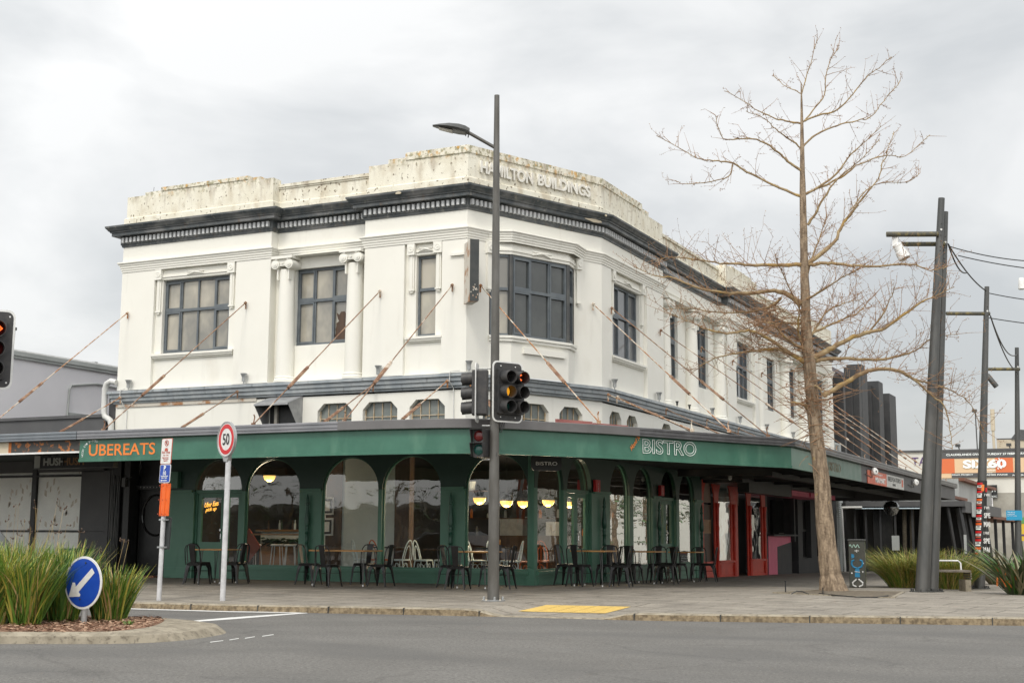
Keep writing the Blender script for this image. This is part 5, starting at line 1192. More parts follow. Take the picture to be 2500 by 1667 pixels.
text('P', M['textblack'], 'sign_lettering', b1, bp_(2.603, .0575)-ux*.018, ux, tl, h=.055, ext=.002)
for t_, zz, w_ in (('Bus Stop', 2.435, .21), ('6am - 9pm', 2.40, .14), ('Tow Away', 2.335, .15), ('Applies', 2.30, .11)): text(t_, M['textred'], 'sign_lettering', b1, bp_(zz, .057), ux, tl, w=w_, ext=.002, align='C')
mb = MB(); slabbox(mb, bp_(2.09), ux, tl, .285, .325, .01, r=.03); b2 = mb.build('parking_sign', M['signwhite'], bs)
mb = MB(); slabbox(mb, bp_(2.09, .053), ux, tl, .262, .302, .003, r=.022); mb.build('sign_face', M['signblue'], b2)
text('P', M['letterwhite'], 'sign_lettering', b2, bp_(2.145, .057), ux, tl, h=.085, ext=.002, align='C', bold=.03); text('10', M['letterwhite'], 'sign_lettering', b2, bp_(2.065, .057), ux, tl, h=.07, ext=.002, align='C', bold=.02)
text('Loading Zone', M['letterwhite'], 'sign_lettering', b2, bp_(2.028, .057), ux, tl, w=.19, ext=.002, align='C', bold=.02); text('6am - 6pm', M['letterwhite'], 'sign_lettering', b2, bp_(1.996, .057), ux, tl, w=.15, ext=.002, align='C', bold=.02)
mb = MB(); slabbox(mb, bp_(1.968, .057), ux, tl, .14, .012, .003); mb.add([bp_(1.968, .058)+ux*a+tl*b for a, b in ((-.10, 0), (-.065, .018), (-.065, -.018))], [(0, 1, 2)]); mb.build('arrow', M['letterwhite'], b2)
mb = MB(); pts = []
for k in range(12): a = pi*k/11; pts.append((.125*cos(a), .06*sin(a)))
b0 = len(mb.v)
for zz in (1.345, 1.915):
    for px_, py_ in pts: q = bp_(zz, .0)+ux*px_+nb_*py_; mb.v.append(tuple(q))
for k in range(11): mb.f.append((b0+k, b0+k+1, b0+12+k+1, b0+12+k)); mb.m.append(0)
mb.f += [tuple(range(b0, b0+12)), tuple(range(b0+12, b0+24))]; mb.m += [0, 0]
for k in (-.06, .055): mb.tube([bp_(1.36, .055)+ux*k, bp_(1.90, .055)+ux*k], .012, 6)
ob = mb.build('timetable_box', M['orangebox'], bs)
mb = MB()
for zz in (1.38, 1.63, 1.88):
    for k in (-.1, 0, .1): mb.lathe([(.008, 0), (.008, .01)], bp_(zz, .062-.25*k*k*1.2)+ux*k, 6, axis=nb_)
mb.build('rivet', M['textred'], ob)
mb = MB(); slabbox(mb, bp_(1.04, -.05), ux, tl, .235, .56, .03, r=.02); mb.build('back_panel', M['blade'], bs)
for zz in (1.28, .80): mb = MB(); slabbox(mb, bp_(zz, .045), ux, tl, .16, .03, .1); mb.build('clamp', M['galv'], bs)

# keep-left sign on the island
kx, ky = -.47, -12.84; kz = ROAD+.12; ks = thing('keep_left_sign', 'round blue keep left sign with a white diagonal arrow before the grass', 'road sign', (kx, ky, kz))
mb = MB(); mb.tube([(kx, ky, kz), (kx+.01, ky, .16), (kx+.015, ky, .6)], .04, 14); mb.build('post', M['galv'], ks, smooth=True)
nk = face(-30); ux0 = V(-nk.y, nk.x, 0); ra = radians(-9); uxk = ux0*cos(ra)+V(0, 0, 1)*sin(ra); uzk = V(0, 0, 1)*cos(ra)-ux0*sin(ra); cK = V(kx+.01, ky, .40)+nk*.05
nk2 = uxk.cross(uzk)
mb = MB(); disc(mb, cK, uxk, nk2, 0, .335, 0, .012, 48, uz=uzk); kp = mb.build('sign_panel', M['signwhite'], ks)
mb = MB(); disc(mb, cK, uxk, nk2, 0, .305, .004, .003, 48, uz=uzk); mb.build('sign_face', M['signblue'], kp)
ar = [(-.212, -.222), (-.180, -.03), (-.135, -.022), (-.110, -.070), (.125, .212), (.185, .160), (-.045, -.125), (-.005, -.150), (-.012, -.180)]
ar2 = [(a*1.0, b*1.0) for a, b in ar]
mb = MB(); vs = [cK+uxk*a+uzk*b+nk2*.008 for a, b in ar2]; mb.add(vs, [tuple(range(len(vs)))]); mb.build('arrow', M['signwhite'], kp)
mb = MB()
for b in (.255, -.21): disc(mb, cK+uzk*b, uxk, nk2, 0, .012, .014, .006, 10, uz=uzk)
mb.build('bolt', M['darkmetal'], kp)

# projecting blade sign on the corner
bo_ = V(.53, -.57, 0).normalized(); cB = B_+V(.02, -.02, 0)+bo_*.34
bsn = thing('projecting_sign', 'narrow black projecting sign box with rusty frame high on the corner of the building', 'sign', (cB.x, cB.y, 6.1))
ub = bo_; nbs = V(bo_.y, -bo_.x, 0)
def bsx(mb, u0, u1, v0, v1, z0, z1, zz=None): mb.hexa([cB+ub*a+nbs*b+V(0, 0, c) for a, b, c in ((u0, v0, z0), (u1, v0, z0), (u1, v1, z0), (u0, v1, z0), (u0, v0, z1), (u1, v0, z1), (u1, v1, z1), (u0, v1, z1))])
mb = MB(); bsx(mb, -.26, .24, -.095, .095, 6.14, 7.52); mb.build('box', M['signrust'], bsn)
mb = MB(); bsx(mb, -.24, .25, -.106, -.096, 6.16, 7.53); bsx(mb, .241, .255, -.0955, .1, 6.14, 7.53); mb.build('sign_panel', M['blade'], bsn)
mb = MB()
for z in (6.36, 7.0): bsx(mb, -.42, -.26, -.10, -.085, z, z+.14); bsx(mb, -.36, -.2, -.085, -.075, z, z+.14)
mb.build('bracket', M['blade'], bsn)
mb = MB()
for k in range(14): a, b = R.uniform(-.09, .08), R.uniform(6.17, 6.50)+.0; mb.hexa([cB+nbs*(a+i*.02)+ub*(.2555+j*.002)+V(0, 0, b+l*R.uniform(.01, .04)) for l in (0, 1) for i, j in ((0, 0), (1, 0), (1, 1), (0, 1))])
mb.build('peeling_paint', M['signrust'], bsn)
mb = MB(); mb.box(-2.1, -1.62, -.06, .0, 7.30, 7.36); mb.build('bracket', M['wall'], bsn)

# ================================================================== TREE
tb_ = V(6.02, 1.46, on_foot(6.02, 1.46)); tr = thing('bare_tree', 'leafless street tree with lichened branches standing in the paving before the canopy', 'tree', tb_)
TN = NH
def tp(u, w, dep=0.0): return on_plane(u, w, tb_+TN*dep, TN)
def D(pts): return [(a*1.06293, b*1.06293) for a, b in pts]
tpx = D([(1916, 1372), (1908, 1320), (1897, 1230), (1887, 1100), (1876, 1010), (1868, 940), (1862, 870), (1855, 800), (1851, 750), (1850, 700), (1847, 600), (1845, 500), (1843, 400), (1842, 300), (1841, 230), (1840, 190)])
trd = [.25, .205, .18, .155, .145, .135, .13, .12, .105, .095, .083, .07, .055, .036, .02, .01]
mb = MB(); tpts = [tp(u, w) for u, w in tpx]
# smooth the trunk line a little and roughen its radius
n_s = 5; P_, Rr = [], []
for i in range(len(tpts)-1):
    for j in range(n_s): t = j/n_s; P_.append(tpts[i].lerp(tpts[i+1], t)); Rr.append((trd[i]*(1-t)+trd[i+1]*t)*R.uniform(.96, 1.04))
P_.append(tpts[-1]); Rr.append(trd[-1]); mb.tube(P_, Rr, 44)
from mathutils import noise as _nz
for i, v in enumerate(mb.v):
    k = min(i//44, len(P_)-1); c_ = P_[k]; e_ = Vector(v)-c_; r_l = max(Rr[k], .01); base = max(0, 1-(c_.z-tb_.z)/.55)
    rid = _nz.noise(V(e_.x/r_l*3.2, e_.y/r_l*3.2, v[2]*2.2))*.11+_nz.noise(V(e_.x/r_l*7, e_.y/r_l*7, v[2]*5))*.05
    fl_ = base**1.6*(.28+.5*max(0, _nz.noise(V(e_.x/r_l*1.6, e_.y/r_l*1.6, 3.1))))
    mb.v[i] = tuple(c_+e_*(1+rid+fl_))
trunk = mb.build('trunk', M['bark'], tr, smooth=False)
Z4 = lambda pts: [(1500+a*.34014, 60+b*.34014) for a, b in pts]
Z5 = lambda pts: [(1600+a*.41455, 500+b*.41455) for a, b in pts]
LIMBS = [
 (Z4([(1340, 1235), (1230, 1190), (1050, 1110), (850, 1000), (740, 980), (620, 970), (520, 920), (300, 800)]), .030, .5),
 (Z4([(850, 1000), (820, 1090), (650, 1135), (500, 1145), (440, 1120)]), .012, .1),
 (Z4([(1342, 1050), (1240, 980), (1180, 920), (1050, 835), (920, 820), (800, 825), (750, 760), (720, 650)]), .026, -.5),
 (Z4([(1340, 710), (1230, 690), (1160, 675), (1030, 620), (930, 550), (790, 475)]), .02, .3),
 (Z4([(1345, 890), (1240, 810), (1150, 750), (1080, 680), (940, 620)]), .016, -.6),
 (Z4([(1350, 710), (1420, 620), (1510, 500), (1520, 350), (1560, 240), (1615, 165)]), .018, .2),
 (Z4([(1365, 695), (1470, 650), (1590, 620), (1690, 520), (1800, 390), (1900, 310), (1990, 235)]), .02, -.4),
 (Z4([(1350, 880), (1450, 790), (1600, 725), (1740, 690), (1850, 660), (1930, 550), (2055, 405)]), .02, .5),
 (Z4([(1375, 1215), (1490, 1150), (1600, 1060), (1700, 930), (1800, 840), (1915, 735)]), .028, -.3),
 (Z4([(1420, 1190), (1560, 1130), (1680, 1060), (1760, 1000), (1950, 940), (2090, 945), (2260, 790)]), .022, .4),
 (Z4([(1385, 1440), (1440, 1360), (1500, 1250), (1600, 1110), (1700, 1030), (1780, 960), (1900, 830)]), .030, -.6),
 (Z5([(890, 350), (1000, 270), (1060, 210), (1090, 140), (1190, 0)])+Z4([(1680, 1390), (1790, 1240), (1890, 1100), (1960, 900), (2010, 770)]), .045, .5),
 (Z4([(1700, 1330), (1860, 1150), (2100, 1130), (2195, 1065)]), .012, .6),
 (Z4([(1344, 500), (1400, 300), (1455, 95)]), .011, .0), (Z4([(1344, 500), (1240, 450), (1140, 370)]), .009, .3),
 (Z5([(865, 350), (780, 355), (700, 355), (560, 355), (480, 345), (380, 345), (250, 325), (100, 310), (0, 330)]), .038, -.7),
 (Z5([(885, 350), (1000, 345), (1100, 350), (1300, 362), (1500, 350), (1620, 385), (1720, 360)]), .034, -.5),
 (Z5([(855, 590), (780, 530), (700, 510), (560, 520), (400, 520), (230, 480), (100, 430), (0, 420), (-130, 360)]), .048, .4),
 (Z5([(740, 550), (690, 590), (600, 620), (400, 635), (200, 610), (60, 620)]), .026, .7),
 (Z5([(885, 930), (820, 890), (760, 850), (650, 780), (570, 745), (480, 750), (400, 755), (300, 730), (230, 700), (80, 640)]), .042, -.4),
 (Z5([(890, 915), (800, 880), (700, 850), (560, 865), (440, 880), (320, 915), (200, 1000)]), .034, .9),
 (Z5([(930, 905), (1010, 860), (1080, 820), (1200, 765), (1330, 735), (1420, 680), (1540, 590), (1640, 540), (1760, 480)]), .058, -.3),
 (Z5([(1250, 760), (1330, 660), (1380, 560), (1410, 480)]), .018, -.5),
 (Z5([(940, 920), (1020, 905), (1100, 905), (1220, 910), (1350, 910), (1430, 890), (1500, 870), (1560, 840), (1620, 790), (1780, 760)]), .038, .6),
 (Z5([(985, 1125), (1080, 1070), (1150, 1030), (1230, 985), (1290, 970), (1420, 975), (1500, 1010), (1560, 1060), (1640, 1130), (1700, 1180), (1720, 1250), (1740, 1350), (1745, 1440)]), .046, -.2),
 (Z5([(1430, 980), (1540, 1030), (1640, 1060), (1760, 1100), (1860, 1180), (1930, 1330)]), .018, .7),
 (Z5([(890, 900), (850, 780), (840, 700), (850, 620), (845, 540)]), .022, -.8),
 (Z5([(905, 1195), (850, 1170), (780, 1160)]), .05, .0), (Z5([(900, 1080), (930, 1065), (965, 1080), (990, 1120)]), .04, -.3),
 (Z5([(870, 480), (930, 300), (980, 160), (1010, 60)]), .02, .9), (Z5([(860, 640), (760, 420), (700, 300)]), .014, -1.0), (Z5([(905, 800), (1000, 640), (1110, 580), (1200, 560)]), .018, 1.1),
 (Z5([(870, 700), (740, 700), (620, 720), (480, 650)]), .024, 1.4), (Z5([(915, 760), (1040, 700), (1180, 640), (1260, 560)]), .024, 1.5), (Z5([(880, 560), (960, 520), (1100, 430), (1200, 380)]), .022, -1.5), (Z5([(890, 860), (760, 780), (700, 700), (640, 690)]), .026, -1.6),
]
RB = random.Random(11)
def limb(pts, r0, dep, dens=1.0, tl=1.0):
    n = len(pts); P = [tp(u, w, dep*(i/(n-1))**1.2) for i, (u, w) in enumerate(pts)]
    Q = []
    for i in range(n-1):
        p0_, p1_, p2_, p3_ = [P[min(max(k, 0), n-1)] for k in (i-1, i, i+1, i+2)]
        for j in range(4):
            t = j/4; Q.append(.5*((2*p1_)+(p2_-p0_)*t+(2*p0_-5*p1_+4*p2_-p3_)*t*t+(3*p1_-p0_-3*p2_+p3_)*t**3))
    Q.append(P[-1]); m = len(Q); Q = [q+V(RB.gauss(0, .008), RB.gauss(0, .008), RB.gauss(0, .008)) for q in Q]
    rad = [max(.007, r0*(1-(i/(m-1))**.9)*RB.uniform(.9, 1.12)+.004) for i in range(m)]
    mb = MB(); mb.tube(Q, rad, 8 if r0 > .02 else 6, 0)
    cum = [0]
    for a, b in zip(Q, Q[1:]): cum.append(cum[-1]+(b-a).length)
    L_ = cum[-1]
    def at(s):
        for i in range(m-1):
            if cum[i+1] >= s: t = (s-cum[i])/max(1e-6, cum[i+1]-cum[i]); return Q[i].lerp(Q[i+1], t), (Q[i+1]-Q[i]).normalized()
        return Q[-1], (Q[-1]-Q[-2]).normalized()
    def twig(p, d, l, r, lev):
        k = max(3, int(l/.11)); pts_ = [p]; dd = d.copy(); c = p.copy()
        curl = V(RB.gauss(0, .10), RB.gauss(0, .10), RB.gauss(.03, .10))
        for i in range(k):
            dd = (dd+curl*.45+V(RB.gauss(0, .06), RB.gauss(0, .06), RB.gauss(0.015, .06))).normalized(); c = c+dd*(l/k); pts_.append(c.copy())
            if lev < 2 and RB.random() < (.30 if lev == 0 else .12): 
                e = (dd+V(RB.gauss(0, .8), RB.gauss(0, .8), RB.gauss(0, .8))).normalized(); twig(c.copy(), e, l*RB.uniform(.3, .6), r*.6, lev+1)
            if RB.random() < .6:     # short spur shoots
                e = (dd.orthogonal()*RB.uniform(-1, 1)+V(RB.gauss(0, 1), RB.gauss(0, 1), RB.gauss(0, 1))*.6).normalized(); mb.tube([c, c+e*RB.uniform(.02, .045)], [.0055, .0045], 3, 1, caps=False)
        mb.tube(pts_, [r*(1-.7*i/k) for i in range(k+1)], 4, 1, caps=False)
    s = L_*.12; 
    while s < L_:
        p, d = at(s); e = (d*RB.uniform(.2, 1.0)+V(RB.gauss(0, .55), RB.gauss(0, .55), RB.gauss(.38, .5))).normalized()
        twig(p, e, tl*RB.uniform(.22, .85)*(1.15-.35*s/L_)*min(1.0, .55+L_*.2), RB.uniform(.0048, .0075), 0); s += RB.uniform(.07, .18)/dens
    s = L_*.1
    while s < L_:
        p, d = at(s); e = V(RB.gauss(0, 1), RB.gauss(0, 1), RB.gauss(0, 1)).normalized(); mb.tube([p, p+e*RB.uniform(.03, .06)], [.006, .0045], 3, 0, caps=False); s += RB.uniform(.05, .12)
    mb.build('branch', [M['branch'], M['twig']], tr, recalc=False)
for i, (pts, r0, dep) in enumerate(LIMBS): limb(pts, r0*(1.15 if i > 14 else .95), dep, 2.3 if i > 14 else 1.0, 1.0 if i > 14 else .7)
mb = MB()   # epicormic shoots round the trunk
def shoot(p, d, l, r):
    pts_ = [p]; dd = d.copy(); c = p.copy()
    for i in range(7): dd = (dd+V(RB.gauss(0, .13), RB.gauss(0, .13), RB.gauss(-.02, .13))).normalized(); c = c+dd*l/7; pts_.append(c.copy())
    mb.tube(pts_, [r*(1-.1*i) for i in range(8)], 4, caps=False)
for u, w, n_, sp in ((1985, 985, 85, 1.0), (1955, 850, 60, .8), (1975, 900, 40, .9), (1960, 780, 30, .8), (1985, 1060, 40, .7), (1890, 770, 60, .9), (1850, 830, 50, .8)):
    for _ in range(n_):
        p = tp(u+RB.gauss(0, 12), w+RB.gauss(0, 26), RB.uniform(-.15, .15)); a = RB.uniform(0, 2*pi); shoot(p, V(cos(a), sin(a), RB.uniform(-.4, .55)).normalized(), RB.uniform(.35, 1.15)*sp, .0085)
mb.build('shoot', M['twig'], tr, recalc=False)
# tree guard bits
gp_ = on_path(1918, 1446); g = thing('irrigation_stake', 'short thin black stake standing beside the tree pit', 'stake', gp_); mb = MB(); mb.tube([gp_, gp_+V(0, 0, .21)], .012, 6); mb.lathe([(.02, .2), (.02, .23)], gp_, 8); mb.build('stake', M['black'], g)
hz_ = on_path(1960, 1450); g = thing('irrigation_hose', 'black hose looping over the soil round the foot of the tree', 'hose', hz_); mb = MB()
def px3(u, w, dz): p = on_path(u, w); return V(p.x, p.y, p.z+dz)
mb.tube([px3(1932, 1450, .01), px3(1945, 1450, .06), px3(1960, 1450, .05), px3(1975, 1451, .01)], .012, 6); mb.tube([px3(2000, 1450, .015), px3(2040, 1455, .02), px3(2090, 1459, .02), px3(2140, 1459, .015), px3(2168, 1456, .02)], .012, 6); mb.tube([px3(2010, 1452, .0), px3(2006, 1430, .25), px3(2006, 1420, .3)], .012, 6); mb.build('hose_pipe', M['black'], g)

# ================================================================== LEANING LIGHT POLES, CABLES
def lean_pole(name, lab, base, top, r0, r1, group, rows=()):
    r_ = thing(name, lab, 'pole', base, group=group); mb = MB(); b, t = Vector(base), Vector(top)
    mb.tube([b.lerp(t, k/8) for k in range(9)], [r0+(r1-r0)*k/8 for k in range(9)], 24); mb.build('shaft', M['leanpole'], r_, smooth=True)
    mb = MB(); mb.lathe([(r0+.11, 0), (r0+.11, .018), (r0+.01, .02)], b, 20)
    for k in range(8): mb.lathe([(.02, 0), (.02, .045), (.012, .05)], b+V((r0+.07)*cos(k*pi/4), (r0+.07)*sin(k*pi/4), .018), 6)
    mb.build('base_plate', M['darkmetal'], r_)
    mb = MB(); mb.build
    d = (t-b).normalized(); f = -NH
    mb = MB()
    for k in (.86, .87, .885, .90, .93): p = b.lerp(t, k); rr_ = r0+(r1-r0)*k; mb.lathe([(.012, 0), (.012, .006)], p+f*(rr_-.001), 8, axis=f)
    mb.build('bolt_hole', M['black'], r_)
    mb = MB(); p = b.lerp(t, .915); rr_ = r0+(r1-r0)*.915; mb.lathe([(.022, 0), (.022, .02)], p+f*(rr_-.002), 8, axis=f); mb.build('cap_bolt', M['signwhite'], r_)
    return r_
GRP = 'leaning dark steel poles along the mall'
b1 = V(7.60, 2.50, on_foot(7.6, 2.5)); t1 = V(8.26, 2.80, 8.21)
L1 = lean_pole('leaning_pole', 'thick dark leaning pole nearest the tree, with two crossarms and a white floodlight', b1, t1, .15, .068, GRP)
b1b = V(7.735, 2.80, on_foot(7.8, 2.8)); t1b = V(8.285, 3.12, 7.98)
L1b = lean_pole('leaning_pole', 'second dark leaning pole half hidden behind the thickest one', b1b, t1b, .14, .062, GRP)
def arm(par, a, b, r=.055): mb = MB(); mb.tube([a, b], r, 12); mb.build('crossarm', M['lichenpole'], par, smooth=True)
arm(L1, V(8.17, 2.68, 7.41), V(7.18, 2.26, 7.41), .058); arm(L1b, V(8.27, 2.95, 7.24), V(7.42, 2.58, 7.24), .05)
fl = thing('floodlight', 'white cylindrical floodlight hanging from the crossarm of the thickest leaning pole', 'floodlight', (7.38, 2.42, 7.1)); mb = MB()
dd = V(.42, .02, -.85).normalized(); c = V(7.36, 2.42, 7.20)
mb.lathe([(.08, 0), (.10, .02), (.105, .18), (.125, .2), (.13, .36), (.12, .37)], c-dd*.02, 16, axis=dd); mb.build('housing', M['white'], fl, smooth=True)
mb = MB(); mb.lathe([(.112, 0), (.08, .01), (.002, .015)], c+dd*.345, 16, axis=dd); mb.build('lens', M['darkpane'], fl); mb = MB(); mb.box(7.28, 7.40, 2.34, 2.44, 7.16, 7.36); mb.build('bracket', M['white'], fl)
b2 = V(8.24, 6.60, on_foot(8.24, 6.6)); t2 = V(8.685, 6.83, 6.95)
L2 = lean_pole('leaning_pole', 'middle leaning pole wrapped in posters', b2, t2, .125, .055, GRP); arm(L2, V(8.72, 6.84, 6.30), V(7.79, 6.40, 6.30), .045)
b3 = V(8.45, 13.72, on_foot(8.45, 13.7)); t3 = V(8.70, 13.86, 6.40)
L3 = lean_pole('leaning_pole', 'farthest leaning pole with a blue CCTV notice', b3, t3, .10, .055, GRP); arm(L3, V(8.75, 13.84, 5.78), V(7.81, 13.43, 5.78), .045)
f3 = thing('floodlight', 'small dark spotlight under the crossarm of the farthest leaning pole', 'floodlight', (7.95, 13.5, 5.7)); mb = MB(); dd = V(.55, .2, -.8).normalized(); mb.tube([V(7.92, 13.48, 5.74), V(7.92, 13.48, 5.6)], .02, 6); mb.lathe([(.06, 0), (.075, .03), (.075, .42), (.065, .43)], V(7.90, 13.47, 5.62), 12, axis=dd); mb.build('housing', M['leanpole'], f3, smooth=True)
def cable(lab, segs, r=.014):
    o_ = thing('overhead_cable', lab, 'cable', segs[0][0], group='overhead cables between the leaning poles'); mb = MB()
    for a, b, sag in segs:
        a, b = Vector(a), Vector(b); mb.tube([a.lerp(b, k/12)-V(0, 0, sag*4*(k/12)*(1-k/12)) for k in range(13)], r, 5)
    mb.build('wire', M['black'], o_)
cable('black cable running from the thickest leaning pole to the poster pole', [((8.33, 3.0, 7.25), (8.66, 6.8, 6.85), .12), ((8.33, 3.0, 7.25), (8.5, 4.6, 6.9), .2)], .016)
cable('black cable leaving the thickest leaning pole to the right with a hanging lamp', [((8.33, 3.0, 7.2), (10.4, 4.4, 6.95), .10), ((8.45, 3.6, 7.1), (10.4, 4.45, 6.75), .05)], .012)
cable('black cable running from the poster pole to the farthest leaning pole', [((8.73, 6.85, 6.25), (8.7, 13.8, 6.2), .35), ((8.73, 6.85, 6.25), (8.68, 13.8, 5.7), .25)], .016)
cable('thin cable leaving the top of the poster pole to the right', [((8.7, 6.85, 6.8), (11, 8.2, 6.6), .08), ((8.7, 6.85, 6.2), (11, 8.2, 6.0), .05)], .012)
p = on_plane(2494, 692, (9.8, 4.0, 0), NH); hl = thing('hanging_lamp', 'white lamp hanging on a cable at the right edge of the picture', 'lamp', p); mb = MB(); mb.lathe([(.05, .12), (.06, .10), (.075, -.12), (.06, -.13)], p, 12); mb.build('housing', M['white'], hl, smooth=True)
# posters on the middle pole
def wrap(par, name, z0, z1, a0, a1, m, off_=.006, n=10):
    mb = MB(); pts = []
    for k in range(n+1):
        a = radians(a0+(a1-a0)*k/n); e = (-NH*cos(a)+rdir*sin(a))
        for z in (z0, z1):
            t = (z-b2.z)/(t2.z-b2.z); c = b2.lerp(t2, t); rr_ = .125+(.055-.125)*t+off_+.012; pts.append(c+e*rr_)
    for k in range(n): mb.quad(pts[2*k], pts[2*k+2], pts[2*k+3], pts[2*k+1])
    return mb.build(name, m, par)
ps = thing('poster_sleeve', 'sleeve of black, red and white street posters round the middle leaning pole', 'posters', b2+V(0, 0, .65))
wrap(ps, 'sleeve', .62, 2.36, -180, 180, M['black'], .0, 28)
for k in range(9):
    z = .66+.185*k; wrap(ps, 'poster', z+.125, z+.175, -85, -14, M['signred'] if k % 3 else M['orangebox'], .004, 6); wrap(ps, 'poster', z+.062, z+.112, -82, -18, M['signwhite'], .004, 6); wrap(ps, 'poster', z+.02, z+.05, -80, -20, M['letterwhite'] if k % 2 else M['textred'], .004, 6); wrap(ps, 'poster', z+.08, z+.10, -60, -30, M['textblack'], .006, 6)
wrap(ps, 'poster', 2.12, 2.27, -25, 5, M['orange'], .006, 6); wrap(ps, 'poster', 2.1, 2.2, 20, 60, M['signred'], .005, 6)
for t_, z, h in (('I WI', 1.70, .07), ('SPE', 1.50, .12), ('MAI', 1.30, .12), ('I WI', 1.12, .07), ('SPE', .92, .12), ('MAI', .72, .12), ('I WI', 2.0, .06)):
    tt = (z-b2.z)/(t2.z-b2.z); c = b2.lerp(t2, tt); rr_ = .125+(.055-.125)*tt+.030; e = (-NH*cos(radians(24))+rdir*sin(radians(24))); ux = V(-e.y, e.x, 0); text(t_, M['signwhite'], 'poster_lettering', ps, c+e*rr_-ux*.045, ux, h=h, w=.19 if h > .1 else .15, ext=.003, bold=.03)
cs_ = thing('cctv_notice', 'bright blue CCTV notice fixed to the farthest leaning pole', 'sign', (8.5, 13.7, 1.7)); c = V(8.44, 13.58, 1.68); ux = rdir; mb = MB(); slabbox(mb, c, ux, (0, 0, 1), .44, .27, .01); mb.build('panel', M['turq'], cs_)
for k, t_ in enumerate(('This area is', 'monitored', 'by CCTV cameras')): text(t_, M['letterwhite'], 'lettering', cs_, c-NH*.003+ux*-.19+V(0, 0, .07-.05*k), ux, h=.032, ext=.002)

# ================================================================== CABINET, BENCHES, PLANTS
cb = V(5.84, 4.80, on_foot(5.84, 4.8)-.005); ca = thing('utility_cabinet', 'narrow dark utility cabinet painted with blue and white street art', 'cabinet', cb)
nC = face(-16); uC = V(-nC.y, nC.x, 0)
mb = MB(); slabbox(mb, cb+V(0, 0, .53)+nC*.14, uC, (0, 0, 1), .36, 1.04, .28); body = mb.build('body', M['cab'], ca, bev=.012)
mb = MB(); slabbox(mb, cb+V(0, 0, 1.065)+nC*.16, uC, (0, 0, 1), .40, .035, .32); mb.build('lid', M['darkmetal'], ca, bev=.01)
def cpt(a, b, o=.004): return cb+V(0, 0, b)+uC*a+nC*(.14+o)
mb = MB(); mb.tube([cpt(-.16+.012*k, .93+.035*sin(k*.95)) for k in range(20)], .009, 5); mb.build('painted_squiggle', mat('mint_paint', (.45, .66, .55), .5), body)
mb = MB(); mb.prism([(-.055, .24), (.055, .24), (.05, .36), (-.05, .36)], lambda s, z, o=0: cpt(s, z, o), 0, .004); mb.prism([(-.05, .36), (.05, .36), (.045, .46), (-.045, .46)], lambda s, z, o=0: cpt(s, z, o), 0, .004)
for sg in (-1, 1): mb.tube([cpt(.02*sg, .44), cpt(.09*sg, .47), cpt(.12*sg, .53), cpt(.11*sg, .60), cpt(.06*sg, .62)], .022, 6)
mb.lathe([(.035, 0), (.035, .004)], cpt(-.09, .70), 10, axis=nC); mb.prism([(-.115, .65), (-.07, .67), (-.06, .74), (-.12, .76)], lambda s, z, o=0: cpt(s, z, o), 0, .004)
mb.build('painted_figure', mat('blue_spray_paint', (.02, .22, .42), .5), body)
mb = MB()
for sg in (-1, 1): mb.tube([cpt(.03*sg, .03), cpt(.10*sg, .06), cpt(.11*sg, .12), cpt(.05*sg, .17), cpt(.02*sg, .20)], .018, 5)
mb.tube([cpt(-.05, .83), cpt(-.03, .82), cpt(0, .84), cpt(.03, .82), cpt(.05, .83)], .008, 5); mb.tube([cpt(0, .85), cpt(0, .79)], .01, 5); mb.tube([cpt(-.06, .36, .012), cpt(.06, .35, .012)], .008, 4)
for a, b in ((-.12, .33), (.12, .36), (.13, .55)): mb.lathe([(.018, 0), (.018, .004)], cpt(a, b), 8, axis=nC)
mb.build('painted_white_shape', M['signwhite'], body)
mb = MB(); uS = nC; nS = V(uC.x, uC.y, 0)
for k in range(14):
    a, b = R.uniform(-.10, .06), R.uniform(.05, .98); q = cb+nS*.183+nC*(a)+V(0, 0, b); mb.hexa([q, q+nC*R.uniform(.04, .1), q+nC*.06+nS*.003, q+nS*.003]+[p_+V(0, 0, R.uniform(.04, .12)) for p_ in (q, q+nC*.07, q+nC*.06+nS*.003, q+nS*.003)])
mb.build('painted_patch', mat('lime_spray_paint', (.33, .40, .12), .5, (.42, .44, .38), 9, .45, .55), body)

def bench(lab, c, ang, arm_=True, L_=1.5):
    z = on_foot(c[0], c[1]); r_ = thing('slatted_bench', lab, 'bench', (c[0], c[1], z), rz=ang, group='weathered slatted benches')
    mb = MB()
    for k in range(6): mb.box(-L_/2, L_/2, -.25+.085*k, -.25+.085*k+.065, .40, .44)
    mb.build('seat', M['weathered'], r_, local=True)
    for sx in (-1, 1):
        mb = MB(); mb.box(sx*L_/2-.06*sx-.06, sx*L_/2-.06*sx+.06, -.22, .22, 0, .24); mb.build('leg', M['concrete'], r_, local=True)
        mb = MB()
        for k in range(3): mb.box(sx*L_/2-.012+.0*sx, sx*L_/2+.012, -.24, .24, .25+.05*k, .285+.05*k)
        mb.build('end_slat', M['weathered'], r_, local=True)
    if arm_:
        mb = MB(); mb.tube([(-L_/2+.1, .25, .42), (-L_/2+.1, .27, .58), (-L_/2+.15, .28, .63), (L_/2-.1, .28, .63), (L_/2-.05, .27, .58), (L_/2-.05, .25, .42)], .018, 8); mb.build('armrest', M['white'], r_, local=True, smooth=True)
    return r_
bench('weathered slatted bench with a white rail behind the thickest leaning pole', (7.93, 3.78), radians(25), True, .85); bench('weathered slatted bench behind the poster pole', (8.42, 7.5), radians(22), False, .95)

